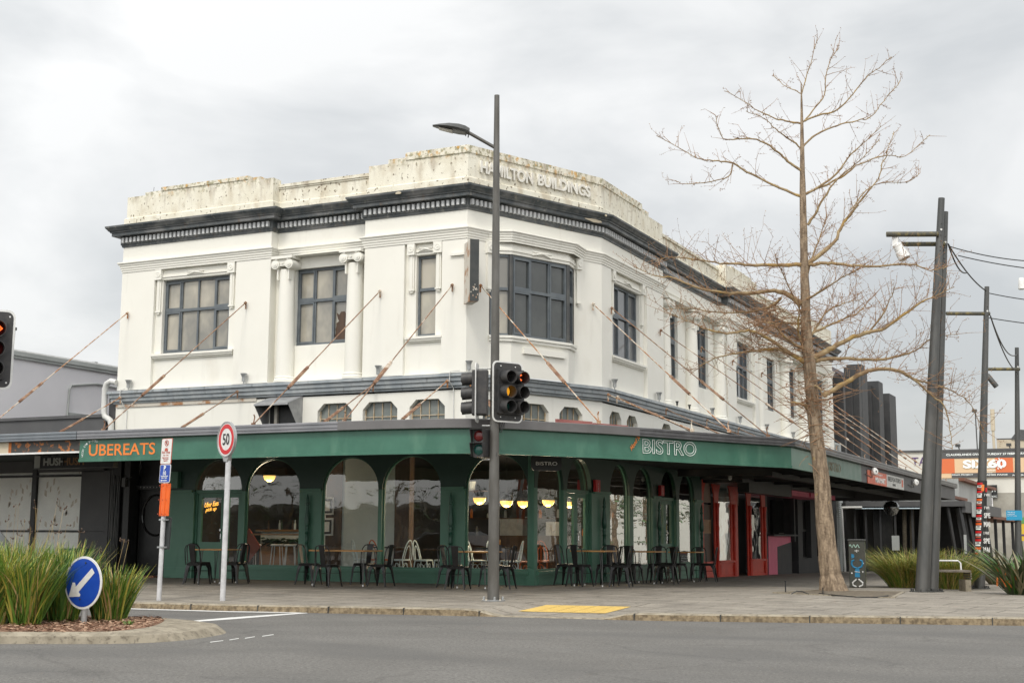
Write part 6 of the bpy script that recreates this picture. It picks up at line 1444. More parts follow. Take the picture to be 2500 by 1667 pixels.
def tuft(mb, c, n, h, sp, w=.012, droop=.5, mats=(0,), seg=5, lean=.35):
    for _ in range(n):
        a = R.uniform(0, 2*pi); r0 = sp*R.random()**.5; p = Vector(c)+V(cos(a)*r0, sin(a)*r0, 0); a2 = a+R.gauss(0, .7); hh = h*R.uniform(.55, 1.08); out = V(cos(a2), sin(a2), 0)
        k = R.uniform(.05, lean)+.5*lean*r0/max(sp, .01); dr = droop*R.uniform(.2, 1.2); mi = R.choice(mats); wd = w*R.uniform(.6, 1.2); side = V(-sin(a2+R.gauss(0, .8)), cos(a2+R.gauss(0, .8)), 0)
        prev = None
        for i in range(seg+1):
            t = i/seg; q = p+out*(k*hh*t+dr*hh*.45*t**3)+V(0, 0, hh*(t-.32*dr*t**3)); ww = wd*(1-t**2.2)*(.7+.6*min(1, t*3))*.75+.0008
            cur = (q-side*ww, q+side*ww)
            if prev: mb.quad(prev[0], prev[1], cur[1], cur[0], mi)
            prev = cur
BL = [M['blade1'], M['blade2'], M['blade3'], M['straw']]
def clump(lab, c, n, h, sp, grp, mats=(0, 0, 0, 1, 1, 2), droop=.35, lean=.30, stems=0, w=.012, pal=BL):
    r_ = thing('grass_clump', lab, 'grass plant', c, group=grp); mb = MB(); tuft(mb, c, n, h, sp, w, droop, mats, 6, lean); mb.build('blades', pal, r_, recalc=False)
    if stems:
        mb = MB()
        for _ in range(stems):
            a = R.uniform(0, 2*pi); p = Vector(c)+V(cos(a), sin(a), 0)*sp*R.random(); d = V(R.gauss(0, .16), R.gauss(0, .16), 1); hh = h*R.uniform(1.05, 1.5); q = p+d*hh; mb.tube([p, p.lerp(q, .6)+V(R.gauss(0, .02), 0, 0), q], [.003, .0026, .002], 4, 0, caps=False)
            for j in range(R.randrange(1, 4)): e = q+V(R.gauss(0, .03), R.gauss(0, .03), R.gauss(.0, .03)); mb.tube([q, e], [.003, .006], 4, 1); mb.lathe([(.002, 0), (.010, .012), (.007, .022), (.001, .03)], e, 5, 1)
        mb.build('seed_stem', [M['straw'], M['darkwood']], r_, recalc=False)
zi = ROAD+.12
G1 = 'strappy grass plants on the traffic island'
CLP = [((-.92, -13.38), 520, .80, .15, 'clump of strappy grass directly left of the blue sign', 3), ((-1.28, -13.62), 520, .78, .16, 'clump of strappy grass at the left edge of the picture, front row', 2), ((-.62, -12.20), 420, .68, .17, 'clump of strappy grass directly right of the blue sign', 2),
       ((-1.05, -12.65), 520, .84, .17, 'tall clump of strappy grass just behind the blue sign', 3), ((-1.55, -12.95), 520, .88, .18, 'tall clump of strappy grass second row, left of the blue sign', 6), ((-2.1, -13.4), 520, .88, .18, 'clump of strappy grass second row near the left edge', 5), ((-1.75, -12.35), 460, .84, .2, 'clump of strappy grass in the back row, right end', 3), ((-2.4, -12.75), 460, .86, .2, 'clump of strappy grass in the back row, left end', 4), ((-1.75, -14.15), 420, .74, .16, 'clump of strappy grass cut by the left picture edge near the kerb', 0)]
for (x, y), n, h, sp, lab, st in CLP: clump(lab, (x, y, zi), int(n*1.7), h*(1.24 if x < -1 else 1.12), sp*1.25, G1, (0, 0, 1, 0, 2, 1, 0, 2, 0, 1, 3), .42, .30, st+1)
p = on_plane(284, 1530, (.3, -12.7, 0), NH); clump('tiny green weed in the bark mulch right of the blue sign', (.28, -12.85, zi), 40, .07, .04, None, (0, 2), .5, .8, 0, .008)
G2 = 'tussock grasses in the paving'
TUS = [M['blade2'], M['straw'], M['blade1'], M['flax2']]
for (x, y), n, h, sp, lab in (((6.75, 5.9), 2400, 1.0, .42, 'big yellow green tussock grass left of the thickest leaning pole'), ((7.1, 6.1), 1500, .95, .4, 'yellow green tussock grass half hidden behind the thickest leaning pole'), ((7.72, 5.6), 2200, .98, .40, 'yellow green tussock grass right of the thickest leaning pole')):
    clump(lab, (x, y, on_foot(x, y)), n, h, sp, G2, (0, 0, 2, 1, 2), 1.25, .62, 0, .006, TUS)
FX = [M['flax1'], M['flax2'], M['blade3'], M['orangebox']]
for (x, y), n, h, sp, lab, ms in (((9.55, 2.35), 170, 1.12, .30, 'big bronze flax bush at the right edge of the picture', (0, 0, 1, 2)), ((8.2, 11.6), 130, .9, .3, 'bronze flax bush beyond the poster pole', (0, 1, 1, 2)), ((9.3, 9.2), 120, .95, .3, 'bronze flax bush by the foot of the farthest leaning pole', (0, 1, 2))):
    r_ = thing('flax_bush', lab, 'flax', (x, y, on_foot(x, y)), group='flax bushes'); mb = MB(); tuft(mb, (x, y, on_foot(x, y)), n, h, sp, .045, .9, ms, 6, .75); mb.build('leaves', FX, r_, recalc=False)
    if x > 9.5:
        mb = MB()
        for k in range(16): q = V(x-.25+R.gauss(0, .1), y-.3+R.gauss(0, .1), on_foot(x, y)+R.uniform(.08, .5)); tuft(mb, q, 1, .22, .05, .02, .6, (0,), 4, .6)
        mb.build('dead_leaf', mat('orange_dead_leaf', (.50, .13, .02), .6), r_, recalc=False)

# ================================================================== LEFT NEIGHBOUR
lb = thing('left_neighbour', 'low charcoal building with etched white window screens at the left', 'building', (-12, 0, 0))
mb = MB(); mb.box(-26, -12.05, .02, .5, 2.6, 4.03); mb.box(-26, -12.0, -.03, .02, 3.98, 4.06); mb.build('parapet', M['charcoal'], lb)
mb = MB(); mb.box(-26, -11.75, .12, 8, -.2, 2.9); mb.fbox(FL, -12.77, -11.74, 1.10, 2.62, -.12, -.02); mb.fbox(FL, -12.77, -11.74, -.1, 1.09, -.12, -.022); mb.fbox(FL, -11.90, -11.80, -.1, 2.6, -.02, .0); mb.box(-12.04, -11.75, .1, .5, 2.9, 4.6)
mb.build('wall', M['charcoal'], lb)
CHI = random.Random(5)
for a, b in ((-14.26, -12.79), (-16.2, -14.44), (-18.1, -16.38), (-20, -18.3)):
    for z0, z1 in ((-.1, 1.07), (1.12, 2.48), (2.54, 2.9)):
        mb = MB(); mb.fbox(FL, a, b, z0, z1, -.1, -.06, 0)
        for _ in range(int(16*(z1-z0))):
            s, z = CHI.uniform(a+.05, b-.1), CHI.uniform(z0+.02, z1-.14)
            if z1-z0 < .5: z = CHI.uniform(z0+.01, z1-.12)
            k = CHI.choice((-1, 1)); w_ = CHI.choice((.04, .06, .08)); hh = CHI.uniform(.06, .16)
            mb.prism([(s, z), (s+w_, z+.045*k), (s+w_, min(z1, z+.045*k+hh)), (s, min(z1, z+hh))], FL, -.0599, -.058, 1)
        for i in range(int((b-a)/.16)):     # herringbone cut lines
            for j in range(int((z1-z0)/.10)):
                s = a+.16*i; z = z0+.10*j; k = 1 if i % 2 else -1
                mb.prism([(s, z+.05-.04*k), (s+.15, z+.05+.04*k), (s+.15, min(z1, z+.053+.04*k)), (s, min(z1, z+.053-.04*k))], FL, -.0599, -.059, 2)
        mb.build('window_screen', [M['hushpanel'], M['bronzechip'], M['intgrey']], lb)
mb = MB()
for s in (-14.35, -16.29, -18.2): mb.fbox(FL, s-.075, s+.075, -.1, 2.95, -.12, .01)
for z in (1.095, 2.51): mb.fbox(FL, -20, -12.79, z-.025, z+.025, -.11, .005)
mb.build('glazing_bar', M['black'], lb)
mb = MB(); mb.add([(-26, -5.0, 2.9), (-8.1, -5.0, 2.9), (-8.1, 0, 2.9), (-26, 0, 2.9), (-26, -5.0, 3.08), (-8.1, -5.0, 3.08), (-8.1, 0, 3.08), (-26, 0, 3.08)], [(0, 1, 2, 3), (4, 5, 6, 7), (1, 2, 6, 5)])
cn = mb.build('canopy', M['soffit'], lb)
mb = MB(); mb.sweep([(-26, -5.02), (-8.11, -5.02)], gp); mb.build('gutter', mat('blue_grey_gutter', (.15, .17, .19), .45, (.18, .20, .22), 2), cn)
rustf = mat('peeling_rusty_fascia', (.055, .053, .05), .7, (.42, .15, .04), 7, .55, .60); mb = MB(); mb.box(-10.02, -8.1, -5.02, -4.98, 2.725, 2.95); mb.build('fascia', rustf, cn)
mb = MB(); mb.box(-10.10, -10.02, -5.022, -4.98, 2.725, 2.95); mb.build('fascia', mat('orange_rust', (.50, .16, .035), .8, (.35, .10, .03), 12), cn)
mb = MB(); mb.box(-26, -10.1, -5.02, -4.98, 2.725, 2.95); mb.build('fascia', M['cream'], cn)
mb = MB(); mb.box(-26, -8.1, -5.03, -4.96, 2.69, 2.725); mb.build('edge_trim', M['white'], cn)
hs = thing('under_canopy_sign', 'long black HUSHHUSH sign hanging under the left canopy', 'sign', (-11.4, -2, 2.6)); mb = MB(); mb.box(-12.18, -9.9, -2.0, -1.86, 2.585, 2.87); mb.build('box', M['black'], hs); mb = MB(); mb.box(-12.36, -12.18, -2.02, -1.84, 2.585, 2.88); mb.build('end_plate', M['greywall'], hs); mb = MB(); mb.box(-12.4, -9.9, -2.03, -1.83, 2.565, 2.585); mb.box(-12.0, -11.95, -1.95, -1.9, 2.87, 2.9); mb.box(-10.2, -10.15, -1.95, -1.9, 2.87, 2.9); mb.build('frame', M['darkmetal'], hs)
text('HUSH', M['greywall'], 'lettering', hs, (-12.08, -2.003, 2.64), (1, 0, 0), w=.66, h=.185, ext=.004, bold=.035); text('HUSH', M['tan'], 'lettering', hs, (-11.46, -2.003, 2.64), (1, 0, 0), w=.66, h=.185, ext=.004, bold=.035)
pu = thing('lilac_building', 'lilac grey rendered building rising behind the low charcoal one', 'building', (-24, 8, 0)); mb = MB(); mb.box(-34, -18, .8, 22, -1, 6.27); mb.build('wall', M['purple'], pu)
mb = MB(); mb.box(-34.2, -17.9, .7, 22.1, 6.20, 6.33); mb.box(-17.99, -17.93, .7, 22, 6.12, 6.2); mb.build('gutter', M['greywall'], pu); mb = MB(); mb.box(-34.1, -17.95, .75, 22, 6.33, 6.38); mb.build('roof', M['white'], pu)
mb = MB(); mb.tube([(-17.96, 4.75, 3.5), (-17.96, 4.78, 4.6), (-17.96, 4.82, 5.45), (-17.96, 4.9, 5.56), (-17.96, 6.0, 5.72), (-17.96, 7.2, 5.68)], .03, 6); mb.build('conduit', M['greywall'], pu)
mb = MB(); mb.box(-18.0, -17.95, 4.85, 8, 4.4, 4.72); w_ = mb.build('window', M['greywall'], pu); mb = MB(); mb.quad((-17.94, 5.0, 3.6), (-17.94, 8, 3.6), (-17.94, 8, 4.4), (-17.94, 5.0, 4.4)); mb.build('pane', M['cream'], w_)
mb = MB(); mb.tube([(-18.3, 2.8, 6.3), (-18.3, 2.82, 7.05)], .02, 6); mb.box(-18.34, -18.26, 2.78, 2.86, 7.0, 7.09); mb.build('aerial', M['darkmetal'], pu); mb = MB(); mb.lathe([(.1, 0), (.1, .1)], (-18.3, 6.2, 6.36), 8); mb.lathe([(.12, 0), (.12, .1)], (-18.3, 8.4, 6.36), 8); mb.build('roof_vent', M['galv'], pu)
bn = thing('green_bin', 'dark green bin by the etched screens behind the grass', 'bin', (-11.9, -1.0, 0)); mb = MB(); mb.box(-12.15, -11.6, -1.3, -.75, -.02, .62); mb.build('body', M['green'], bn, bev=.02); mb = MB(); mb.box(-12.18, -11.57, -1.33, -.72, .62, .68); mb.build('lid', M['green'], bn, bev=.01)
# parked car behind the grass
cr = thing('parked_car', 'dark parked car mostly hidden behind the grass, only its windscreen edge showing', 'car', (-7.5, -9.6, ROAD))
mb = MB(); X0 = -9.15; prof = [(0, .35), (.05, .62), (.35, .80), (.9, .88), (1.55, 1.36), (2.6, 1.38), (3.15, .92), (3.95, .78), (4.15, .55), (4.15, .3), (3.8, .22), (.3, .22)]
fr_c = lambda s, z, o=0: V(X0+s, -9.4-o, ROAD+z); mb.prism([(s, z) for s, z in prof], fr_c, -.85, .85); mb.build('body', mat('dark_car_paint', (.03, .034, .036), .25, coat=.6), cr, bev=.05)
mb = MB(); mb.quad(fr_c(2.66, 1.36, .7), fr_c(2.66, 1.36, -.7), fr_c(3.16, .95, -.75), fr_c(3.16, .95, .75)); mb.v = [tuple(Vector(v)+V(.02, 0, .02)) for v in mb.v]; mb.build('windscreen', M['darkpane'], cr)
mb = MB(); mb.tube([fr_c(2.6, 1.41, .72), fr_c(3.2, .955, .80)], .022, 6); mb.build('windscreen_pillar', M['galv'], cr)
for s in (.85, 3.3):
    for o_ in (-.87, .70): mb = MB(); mb.lathe([(.30, 0), (.32, .03), (.32, .14), (.30, .17)], fr_c(s, .31, o_), 18, axis=(0, -1, 0)); mb.build('wheel', M['black'], cr)

# ================================================================== BUILDINGS TO THE RIGHT
fb = thing('finned_building', 'tall black building with vertical fins beyond the white corner building', 'building', (0, 36, 0))
mb = MB(); mb.box(-9, -.25, 33.4, 42.6, -.6, 8.25); mb.build('wall', M['charcoal'], fb)
mb = MB(); mb.box(-6, -.3, 30.1, 33.4, -.6, 8.25); mb.box(-6, -.22, 30.08, 33.5, 8.15, 8.32); mb.build('side_wall', mat('plum_grey_wall', (.16, .14, .15), .7), fb)
mb = MB()
for a, b, z, x in ((31.5, 31.9, 7.95, .15), (33.5, 33.9, 8.2, .1), (33.9, 35.9, 8.62, .35), (34.5, 35.2, 8.8, .36), (37.9, 38.4, 8.2, .1), (38.4, 39.5, 8.45, .4), (40.9, 42.7, 8.10, .45)): mb.box(-.3, x, a, b, -.6, z)
mb.build('fin', M['blackwall'], fb)
mb = MB()
for z in (5.6, 5.9, 6.9): mb.box(-.26, -.16, 35.9, 38, z, z+.06)
mb.build('panel_joint', M['black'], fb)
mb = MB()
for y in (36.2, 37.0, 40.0): mb.box(-.26, -.2, y, y+.5, 3.6, 5.2)
mb.build('window', M['darkpane'], fb)
sw = thing('white_slatted_screen', 'narrow strip of white slats between the white building and the black veranda', 'screen', (.1, 30.5, 0)); mb = MB()
for k in range(62): mb.box(.02, .09, 30.15, 30.75, -.3+.085*k, -.26+.085*k)
mb.box(.0, .02, 30.1, 31.3, -.35, 5.0); mb.build('slats', M['greywall'], sw)
br_ = thing('red_roofed_building', 'small building with a dull red pitched roof beyond the black fins', 'building', (-3, 46, 0)); mb = MB(); mb.box(-8, -.4, 42.8, 50, -.6, 4.8); mb.build('wall', M['blackwall'], br_); mb = MB(); mb.add([(.1, 42.8, 4.8), (.1, 50.2, 4.8), (-4, 50.2, 6.3), (-4, 42.8, 6.3), (.1, 42.8, 5.1), (-.2, 42.8, 5.6), (-.2, 50.2, 5.5)], [(0, 1, 2, 3)]); mb.add([(.1, 42.8, 4.85), (-4, 42.8, 6.3), (-4, 42.8, 4.85)], [(0, 1, 2)]); mb.build('roof', M['brick'], br_)
ve = thing('black_veranda', 'black bar veranda with slanting posts and a white rail past the end of the canopy', 'veranda', (2.5, 31, -.35))
mb = MB(); mb.box(.2, 5.0, 31.0, 31.15, 2.34, 2.56); mb.box(4.85, 5.0, 31.15, 45, 2.1, 2.5); mb.box(.2, 5, 31.15, 45, 2.5, 2.56); mb.build('beam', M['charcoal'], ve)
for x in (.45, .9, 1.5, 2.1, 2.8, 3.3): mb = MB(); mb.box(x, x+.08, 31.4, 31.5, -.4, 2.34); mb.build('post', M['blackwall'], ve)
for k, y in enumerate((31.2, 33.5, 36, 39)):
    mb = MB(); mb.tube([V(4.75+.02*k, y, 2.3), V(5.1, y+.3, -.4)], .10, 4); mb.build('slanting_post', M['blackwall'], ve); mb = MB(); mb.tube([V(4.3, y, 2.3), V(4.6, y+.3, -.4)], .07, 4); mb.build('slanting_post', M['blackwall'], ve)
mb = MB(); mb.box(.2, 5, 38, 38.2, -.5, 2.5); mb.box(.0, .2, 31, 38, -.5, 2.5); mb.box(1.2, 2.0, 31.6, 31.7, -.4, 2.2); mb.build('back_wall', M['black'], ve)
mb = MB(); mb.tube([(-.1, 30.9, 2.30), (.4, 30.9, 2.31), (.9, 30.9, 2.31)], .05, 8); mb.tube([(.05, 30.9, 2.30), (.12, 30.9, -.36)], .05, 8); mb.build('drain_pipe', M['pvc'], ve)
mb = MB(); mb.tube([(.6, 30.94, 2.26), (3.6, 30.94, 2.26)], .028, 8); mb.build('tube_light', mat('pale_blue_tube', (.42, .52, .58), .3), ve)
mb = MB(); mb.box(2.0, 2.3, 31.3, 31.36, .55, 1.15); mb.box(5.02, 5.05, 33, 34.2, 1.95, 2.55); mb.box(4.9, 5.0, 31.0, 31.05, .3, 1.2); mb.build('notice_board', M['greywall'], ve)
mb = MB()
for x in (2.45, 2.75): mb.tube([V(x, 31.6, -.4), V(x+.05, 31.6, 2.3)], .09, 8)
mb.build('palm_trunk_post', mat('rough_trunk', (.10, .085, .06), .95, (.05, .042, .03), 9, stretch=(1, 1, 6), bump=1, bscale=30), ve)
gs_ = thing('grey_shop', 'pale grey single storey shop with a rusty canopy edge down the mall', 'building', (1, 47, -.5))
mb = MB(); mb.box(-6, 3.0, 45.1, 60, 2.25, 4.05); mb.box(-6, 2.2, 45.1, 60, -.7, 2.25); mb.build('wall', M['greywall'], gs_)
mb = MB(); mb.box(2.2, 4.6, 45.1, 64, 2.05, 2.2); mb.box(3.0, 3.3, 41, 46, 2.95, 3.08); mb.box(3.0, 3.3, 45.1, 60, 3.95, 4.1); mb.build('canopy', M['brick'], gs_)
mb = MB(); mb.box(2.2, 2.22, 45.2, 60, -.6, 2.0); mb.box(2.3, 2.9, 46, 46.2, -.6, 1.9); mb.build('shop_window', M['darkpane'], gs_)
for y in (48, 52, 57, 62): mb = MB(); mb.box(4.3, 4.45, y, y+.15, -.8, 2.05); mb.build('post', M['blackwall'], gs_)
mb = MB(); mb.box(2.25, 2.6, 46, 48, -.6, 1.5); mb.build('pale_pier', M['greywall'], gs_)
# building with the billboard: front face at y = 80
Y = 80.0
def bp2(u, w): return on_plane(u, w, (0, Y, 0), (0, 1, 0))
bb = thing('billboard_building', 'cream building closing the view down the mall, carrying the big orange billboard', 'building', (0, Y, 0))
mb = MB(); mb.box(-14, 48, Y, Y+14, -1.2, 7.60); mb.build('wall', M['bb_white'], bb)
mb = MB(); mb.box(-14, 18, Y-.15, Y+14, 7.60, 7.75); mb.build('roof_edge', M['charcoal'], bb)
a, b = bp2(2380, 1203), bp2(2600, 1262); mb = MB(); mb.box(a.x, 18, Y-.1, Y, -1, a.z); mb.build('lower_wall', M['stone'], bb)
a, b = bp2(2426, 1069), bp2(2600, 1103); mb = MB(); mb.box(a.x, 18, Y+2, Y+9, 7.6, a.z); mb.build('upper_storey', M['cream'], bb); mb = MB(); mb.add([(a.x+1.0, Y+1.9, a.z), (a.x+1.6, Y+1.9, a.z+.75), (18, Y+1.9, a.z-1.0), (18, Y+1.9, a.z-1.2)], [(0, 1, 2, 3)]); mb.box(a.x, 18, Y+2, Y+9, a.z, a.z+.1); mb.build('upper_roof', M['charcoal'], bb)
bl = thing('billboard', 'large orange and cream concert billboard reading SIX60 on the cream building', 'billboard', (0, Y, 5.5))
def brect(u0, w0, u1, w1, m, name, o=.12, t=.05):
    a, b = bp2(u0, w0), bp2(u1, w1); mb = MB(); mb.box(min(a.x, b.x), max(a.x, b.x), Y-o, Y-o+t, min(a.z, b.z), max(a.z, b.z)); return mb.build(name, M[m], bl)
brect(2289, 1104, 2600, 1163, 'bb_peach', 'board', .12, .1); brect(2289, 1114.6, 2331.7, 1155, 'bb_orange', 'colour_panel', .14); brect(2430, 1113, 2474.7, 1155, 'bb_orange', 'colour_panel', .14); brect(2520, 1113, 2600, 1155, 'bb_orange', 'colour_panel', .14)
brect(2289, 1104, 2600, 1114, 'charcoal', 'strip', .15); brect(2324, 1155, 2600, 1162.5, 'charcoal', 'strip', .15)
def btext(t_, u0, w0, u1, h, m='letterwhite', bold=.03):
    a, b = bp2(u0, w0), bp2(u1, w0); text(t_, M[m], 'billboard_lettering', bl, (a.x, Y-.165, a.z), (1, 0, 0), w=b.x-a.x, h=h, ext=.01, bold=bold)
btext('CLAUDELANDS OVAL SATURDAY 27 FEBRUARY', 2311, 1113, 2504, .16); btext('SIX60', 2352, 1143.5, 2458, .66, bold=.05); btext('DRAX PROJECT', 2325.5, 1161.5, 2376.5, .13); btext('JAMES PAIGE', 2406, 1161.5, 2461, .13); btext('AACACIA', 2472, 1161.5, 2500, .13); btext('SATURDAYS 2021', 2406, 1150, 2431, .09); btext('on sale now', 2408, 1154.5, 2424, .07)
a = bp2(2441, 1150); mb = MB()
for k in range(9): mb.tube([V(a.x+.25*cos(2*pi*k/9), Y-.18, a.z+.55+.32*sin(2*pi*k/9)), V(a.x+.33*cos(2*pi*k/9+.3), Y-.18, a.z+.55+.42*sin(2*pi*k/9+.3))], .04, 5)
mb.build('zero_ornament', M['letterwhite'], bl)
a = bp2(2226, 1136); text('TA', M['plum'], 'wall_lettering', bb, (a.x, Y-.03, a.z), (1, 0, 0), h=.62, ext=.02)
ps_ = thing('pub_sign', 'black pub sign with a gold harp on the stone wall right of the poster pole', 'sign', bp2(2424, 1200)); a, b = bp2(2400, 1184), bp2(2436.5, 1215); mb = MB(); mb.box(a.x, b.x, Y-.3, Y-.2, b.z, a.z); mb.build('panel', M['black'], ps_)
a = bp2(2402, 1202); text("Paddy's", M['letterwhite'], 'lettering', ps_, (a.x, Y-.31, a.z), (1, 0, 0), w=bp2(2432, 1200).x-a.x, h=.22, ext=.01); a = bp2(2410, 1214); text('MUSIC', M['letterwhite'], 'lettering', ps_, (a.x, Y-.31, a.z), (1, 0, 0), w=bp2(2435, 1200).x-a.x, h=.13, ext=.01)
a = bp2(2416, 1192); mb = MB(); mb.tube([V(a.x-.1, Y-.31, a.z+.12), V(a.x, Y-.31, a.z+.16), V(a.x+.12, Y-.31, a.z+.1), V(a.x+.02, Y-.31, a.z-.12), V(a.x-.1, Y-.31, a.z+.12)], .03, 5); mb.build('harp_emblem', mat('gold_paint', (.55, .33, .06), .4), ps_)
ls = thing('leasing_sign', 'white sign ending in RE hung on the stone wall beside the poster pole', 'sign', bp2(2415, 1225)); a, b = bp2(2400, 1203), bp2(2426, 1246); mb = MB(); mb.box(a.x, b.x, Y-.3, Y-.2, b.z, a.z); mb.build('panel', M['signwhite'], ls); a = bp2(2409, 1228); text('RE', M['plum'], 'lettering', ls, (a.x, Y-.31, a.z), (1, 0, 0), h=.3, ext=.01, bold=.03); text('[', M['plum'], 'lettering', ls, (a.x-.05, Y-.31, a.z-.42), (1, 0, 0), h=.3, ext=.01)
ro = thing('roof_mast', 'pale thin mast on the roof of the cream building', 'mast', bp2(2418, 1100)); a, b = bp2(2424, 1102), bp2(2419, 996); mb = MB(); mb.tube([V(a.x, Y+1, 7.6), V(a.x-.02, Y+1, (a.z+b.z)/2)], .10, 8); mb.tube([V(a.x-.02, Y+1, (a.z+b.z)/2), V(b.x, Y+1, b.z)], .16, 8); mb.build('mast', M['cream'], ro)
for (u0, w0, u1, w1, lab) in ((2384, 1088, 2379, 1003, 'tall thin dark street lamp rising behind the billboard'), (2342, 1100, 2338, 1088, 'small dark floodlight on the roof edge above the billboard, left of the poster pole'), (2466, 1100, 2463, 1086, 'small dark floodlight on the roof edge above the billboard, right of the poster pole')):
    a, b = bp2(u0, w0), bp2(u1, w1); g = thing('roof_light', lab, 'light', a); mb = MB(); mb.tube([V(a.x, Y+.5, 7.5), V(b.x, Y+.5, b.z)], .05, 6); mb.box(b.x-.22, b.x+.12, Y+.3, Y+.7, b.z-.05, b.z+.16); mb.build('lamp', M['darkmetal'], g)
yp = thing('yellow_panel', 'tall yellow panel with green top at the right picture edge', 'sign', on_z(2496, 1320, -.4)); a = on_plane(2492, 1262, (0, 30, 0), (0, 1, 0)); b = on_plane(2530, 1320, (0, 30, 0), (0, 1, 0)); mb = MB(); mb.box(a.x, b.x, 30, 30.2, b.z, a.z-.25); mb.build('panel', mat('yellow_panel_paint', (.72, .50, .05), .5), yp); mb = MB(); mb.box(a.x, b.x, 29.99, 30.2, a.z-.25, a.z); mb.build('top_panel', mat('green_panel_paint', (.12, .32, .10), .5), yp); mb = MB(); mb.box(a.x, b.x, 29.98, 29.99, a.z-.72, a.z-.66); mb.build('stripe', M['plum'], yp); mb = MB(); mb.tube([V(a.x+.2, 30.1, b.z), V(a.x+.2, 30.1, -.5)], .05, 6); mb.build('post', M['darkmetal'], yp)
af = thing('chalkboard', 'black A frame chalkboard standing down the mall left of the poster pole', 'chalkboard', (4.7, 30, -.4)); c = on_plane(2361.5, 1372, (0, 27, 0), (0, 1, 0)); mb = MB(); slabbox(mb, c, (1, .1, 0), (0, -.18, 1), .46, .66, .03); mb.build('board', M['blade'], af)
for k in range(5): text(('specials', 'lunch', 'coffee', 'drinks', 'open')[k], M['textred'] if k == 0 else M['greywall'], 'lettering', af, c+V(-.15, -.02-.0*k, .2-.11*k)+V(0, -.03, 0), (1, .1, 0), (0, -.18, 1), w=.28, h=.05, ext=.004)
# boards fixed to the canopy fascia
ms = thing('minimart_sign', 'red MINI MART sign board on the canopy fascia beyond the tree', 'sign', (5.0, 12, 2.68)); mb = MB(); mb.box(5.012, 5.03, 10.62, 13.44, 2.50, 2.86); mb.build('panel', mat('red_sign_panel', (.52, .10, .055), .5, (.60, .16, .09), 3), ms); text('MINI MART', M['letterwhite'], 'lettering', ms, (5.034, 11.7, 2.56), (0, 1, 0), w=1.5, h=.15, ext=.003, bold=.02); text('STREET', M['letterwhite'], 'lettering', ms, (5.034, 11.9, 2.76), (0, 1, 0), w=.9, h=.05, ext=.003)
be = thing('bar_sign', 'grey BEEFEATERS sign board on the canopy fascia right of the red board', 'sign', (5.0, 15, 2.68)); mb = MB(); mb.box(5.012, 5.03, 13.44, 16.35, 2.50, 2.86); mb.build('panel', mat('grey_sign_panel', (.42, .42, .40), .5, (.50, .50, .48), 3), be); text('BEEFEATERS', M['textblack'], 'lettering', be, (5.034, 13.65, 2.68), (0, 1, 0), w=2.1, h=.13, ext=.003); text('BAR', M['textblack'], 'lettering', be, (5.034, 14.4, 2.56), (0, 1, 0), w=.5, h=.07, ext=.003); mb = MB(); mb.box(5.03, 5.034, 15.95, 16.2, 2.58, 2.8); mb.build('emblem', M['textred'], be)
for y, z, lab in ((11.2, 2.83, 'round white security camera on the fascia left of the red sign board'), (18.1, 2.80, 'round white floodlight on the grey fascia beyond the sign boards')):
    g = thing('fascia_camera', lab, 'camera' if y < 12 else 'light', (5.02, y, z)); mb = MB(); mb.lathe([(.03, 0), (.03, .06), (.10, .08), (.11, .14), (.08, .2), (.002, .22)], (5.02, y, z), 14, axis=(.75, -.66, 0)); mb.build('body', M['white'], g, smooth=True); mb = MB(); mb.lathe([(.045, 0), (.002, .02)], V(5.02, y, z)+V(.75, -.66, 0)*.205, 10, axis=(.75, -.66, 0)); mb.build('lens', M['black'] if y < 12 else M['greywall'], g); mb = MB(); mb.tube([(5.03, y+.1, z), (5.05, y-.05, z-.16), (5.03, y-.9, z-.1)], .01, 5); mb.build('lead', M['black'], g)
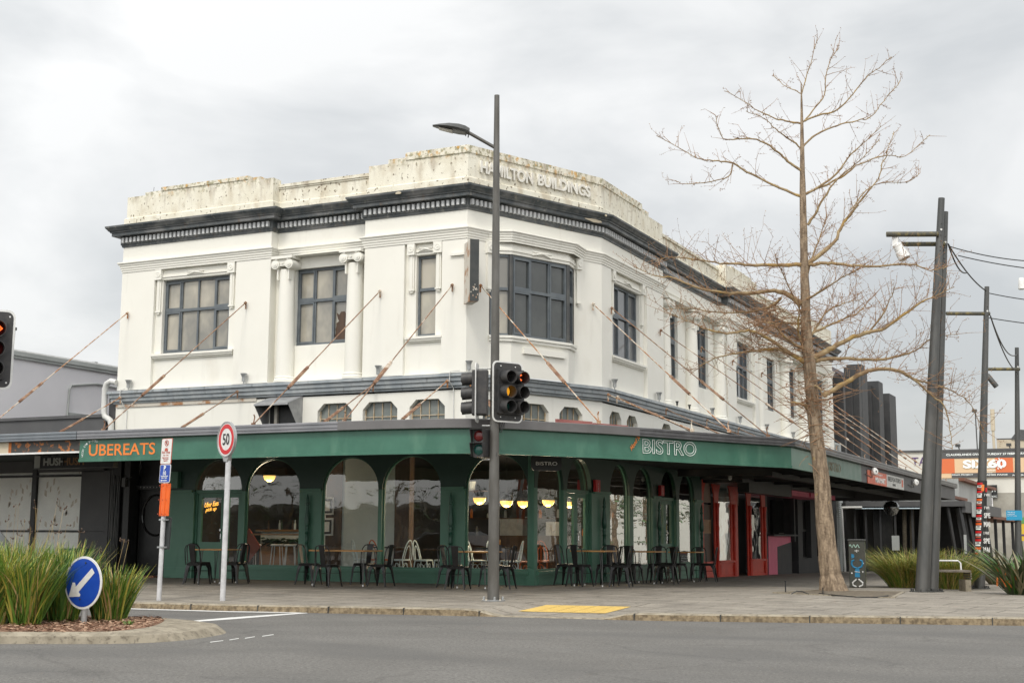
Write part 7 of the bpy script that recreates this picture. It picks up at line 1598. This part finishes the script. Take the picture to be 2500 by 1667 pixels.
g = thing('fascia_camera', 'small white security camera under the canopy beside the last green window', 'camera', (1.2, 10.6, 2.7)); mb = MB(); mb.lathe([(.05, 0), (.06, .05), (.04, .1)], (1.2, 10.6, 2.72), 10, axis=(.3, -.6, -.7)); mb.box(1.16, 1.24, 10.56, 10.66, 2.74, 2.88); mb.build('body', M['white'], g)

# ================================================================== ACROSS THE STREETS (seen only as reflections in the glass)
ob = thing('opposite_building', 'pale building across the road, seen reflected in the corner windows', 'building', (-20, -52, -.3)); mb = MB(); mb.box(-60, 4, -60, -52, -.4, 3.1); mb.build('wall', M['stone'], ob); mb = MB()
for k in range(14): mb.box(-58+4.4*k, -55.4+4.4*k, -52, -51.9, .3, 2.6)
mb.build('window', M['darkpane'], ob); mb = MB(); mb.box(-60, 4, -52, -50.5, 2.55, 2.7); mb.build('canopy', M['charcoal'], ob)
ob2 = thing('opposite_building', 'low buff building across the mall, seen reflected in the side street windows', 'building', (34, 10, -.3)); mb = MB(); mb.box(36, 46, -2, 60, -.4, 4.4); mb.build('wall', M['cream'], ob2); mb = MB()
for k in range(10): mb.box(35.9, 36, 0+5*k, 3.4+5*k, .2, 2.5)
mb.build('window', M['darkpane'], ob2)
def street_tree(x, y, lab):
    t = thing('street_tree', lab, 'tree', (x, y, -.3)); mb = MB(); mb.tube([(x, y, -.3), (x+.1, y, 2), (x, y, 4)], [.2, .15, .06], 8); mb.build('trunk', M['bark'], t)
    mb = MB()
    for _ in range(40): c = V(x+R.gauss(0, 1.5), y+R.gauss(0, 1.5), 2.5+R.gauss(0, 1)); leafball(mb, c, .6, 26, .12, .3, 1, 3)
    mb.build('crown', [M['blade3'], M['flax2'], M['flax1']], t, recalc=False)
street_tree(13.5, 40, 'leafy street tree across the mall, reflected in the side street windows'); street_tree(20, 47, 'third leafy street tree across the mall, reflected in the side windows'); street_tree(16, 52, 'second leafy street tree farther along the mall, reflected in the side street windows'); street_tree(-16, -44, 'leafy street tree across the road, reflected in the left arched windows'); street_tree(-40, -48, 'leafy street tree across the road, reflected in the second arched window'); street_tree(-48, -50, 'leafy street tree across the road, reflected in the first arched window'); street_tree(-23, -47, 'leafy street tree across the road, reflected in the third arched window'); street_tree(-30, -45, 'leafy street tree across the road farther left, reflected in the takeaway door')
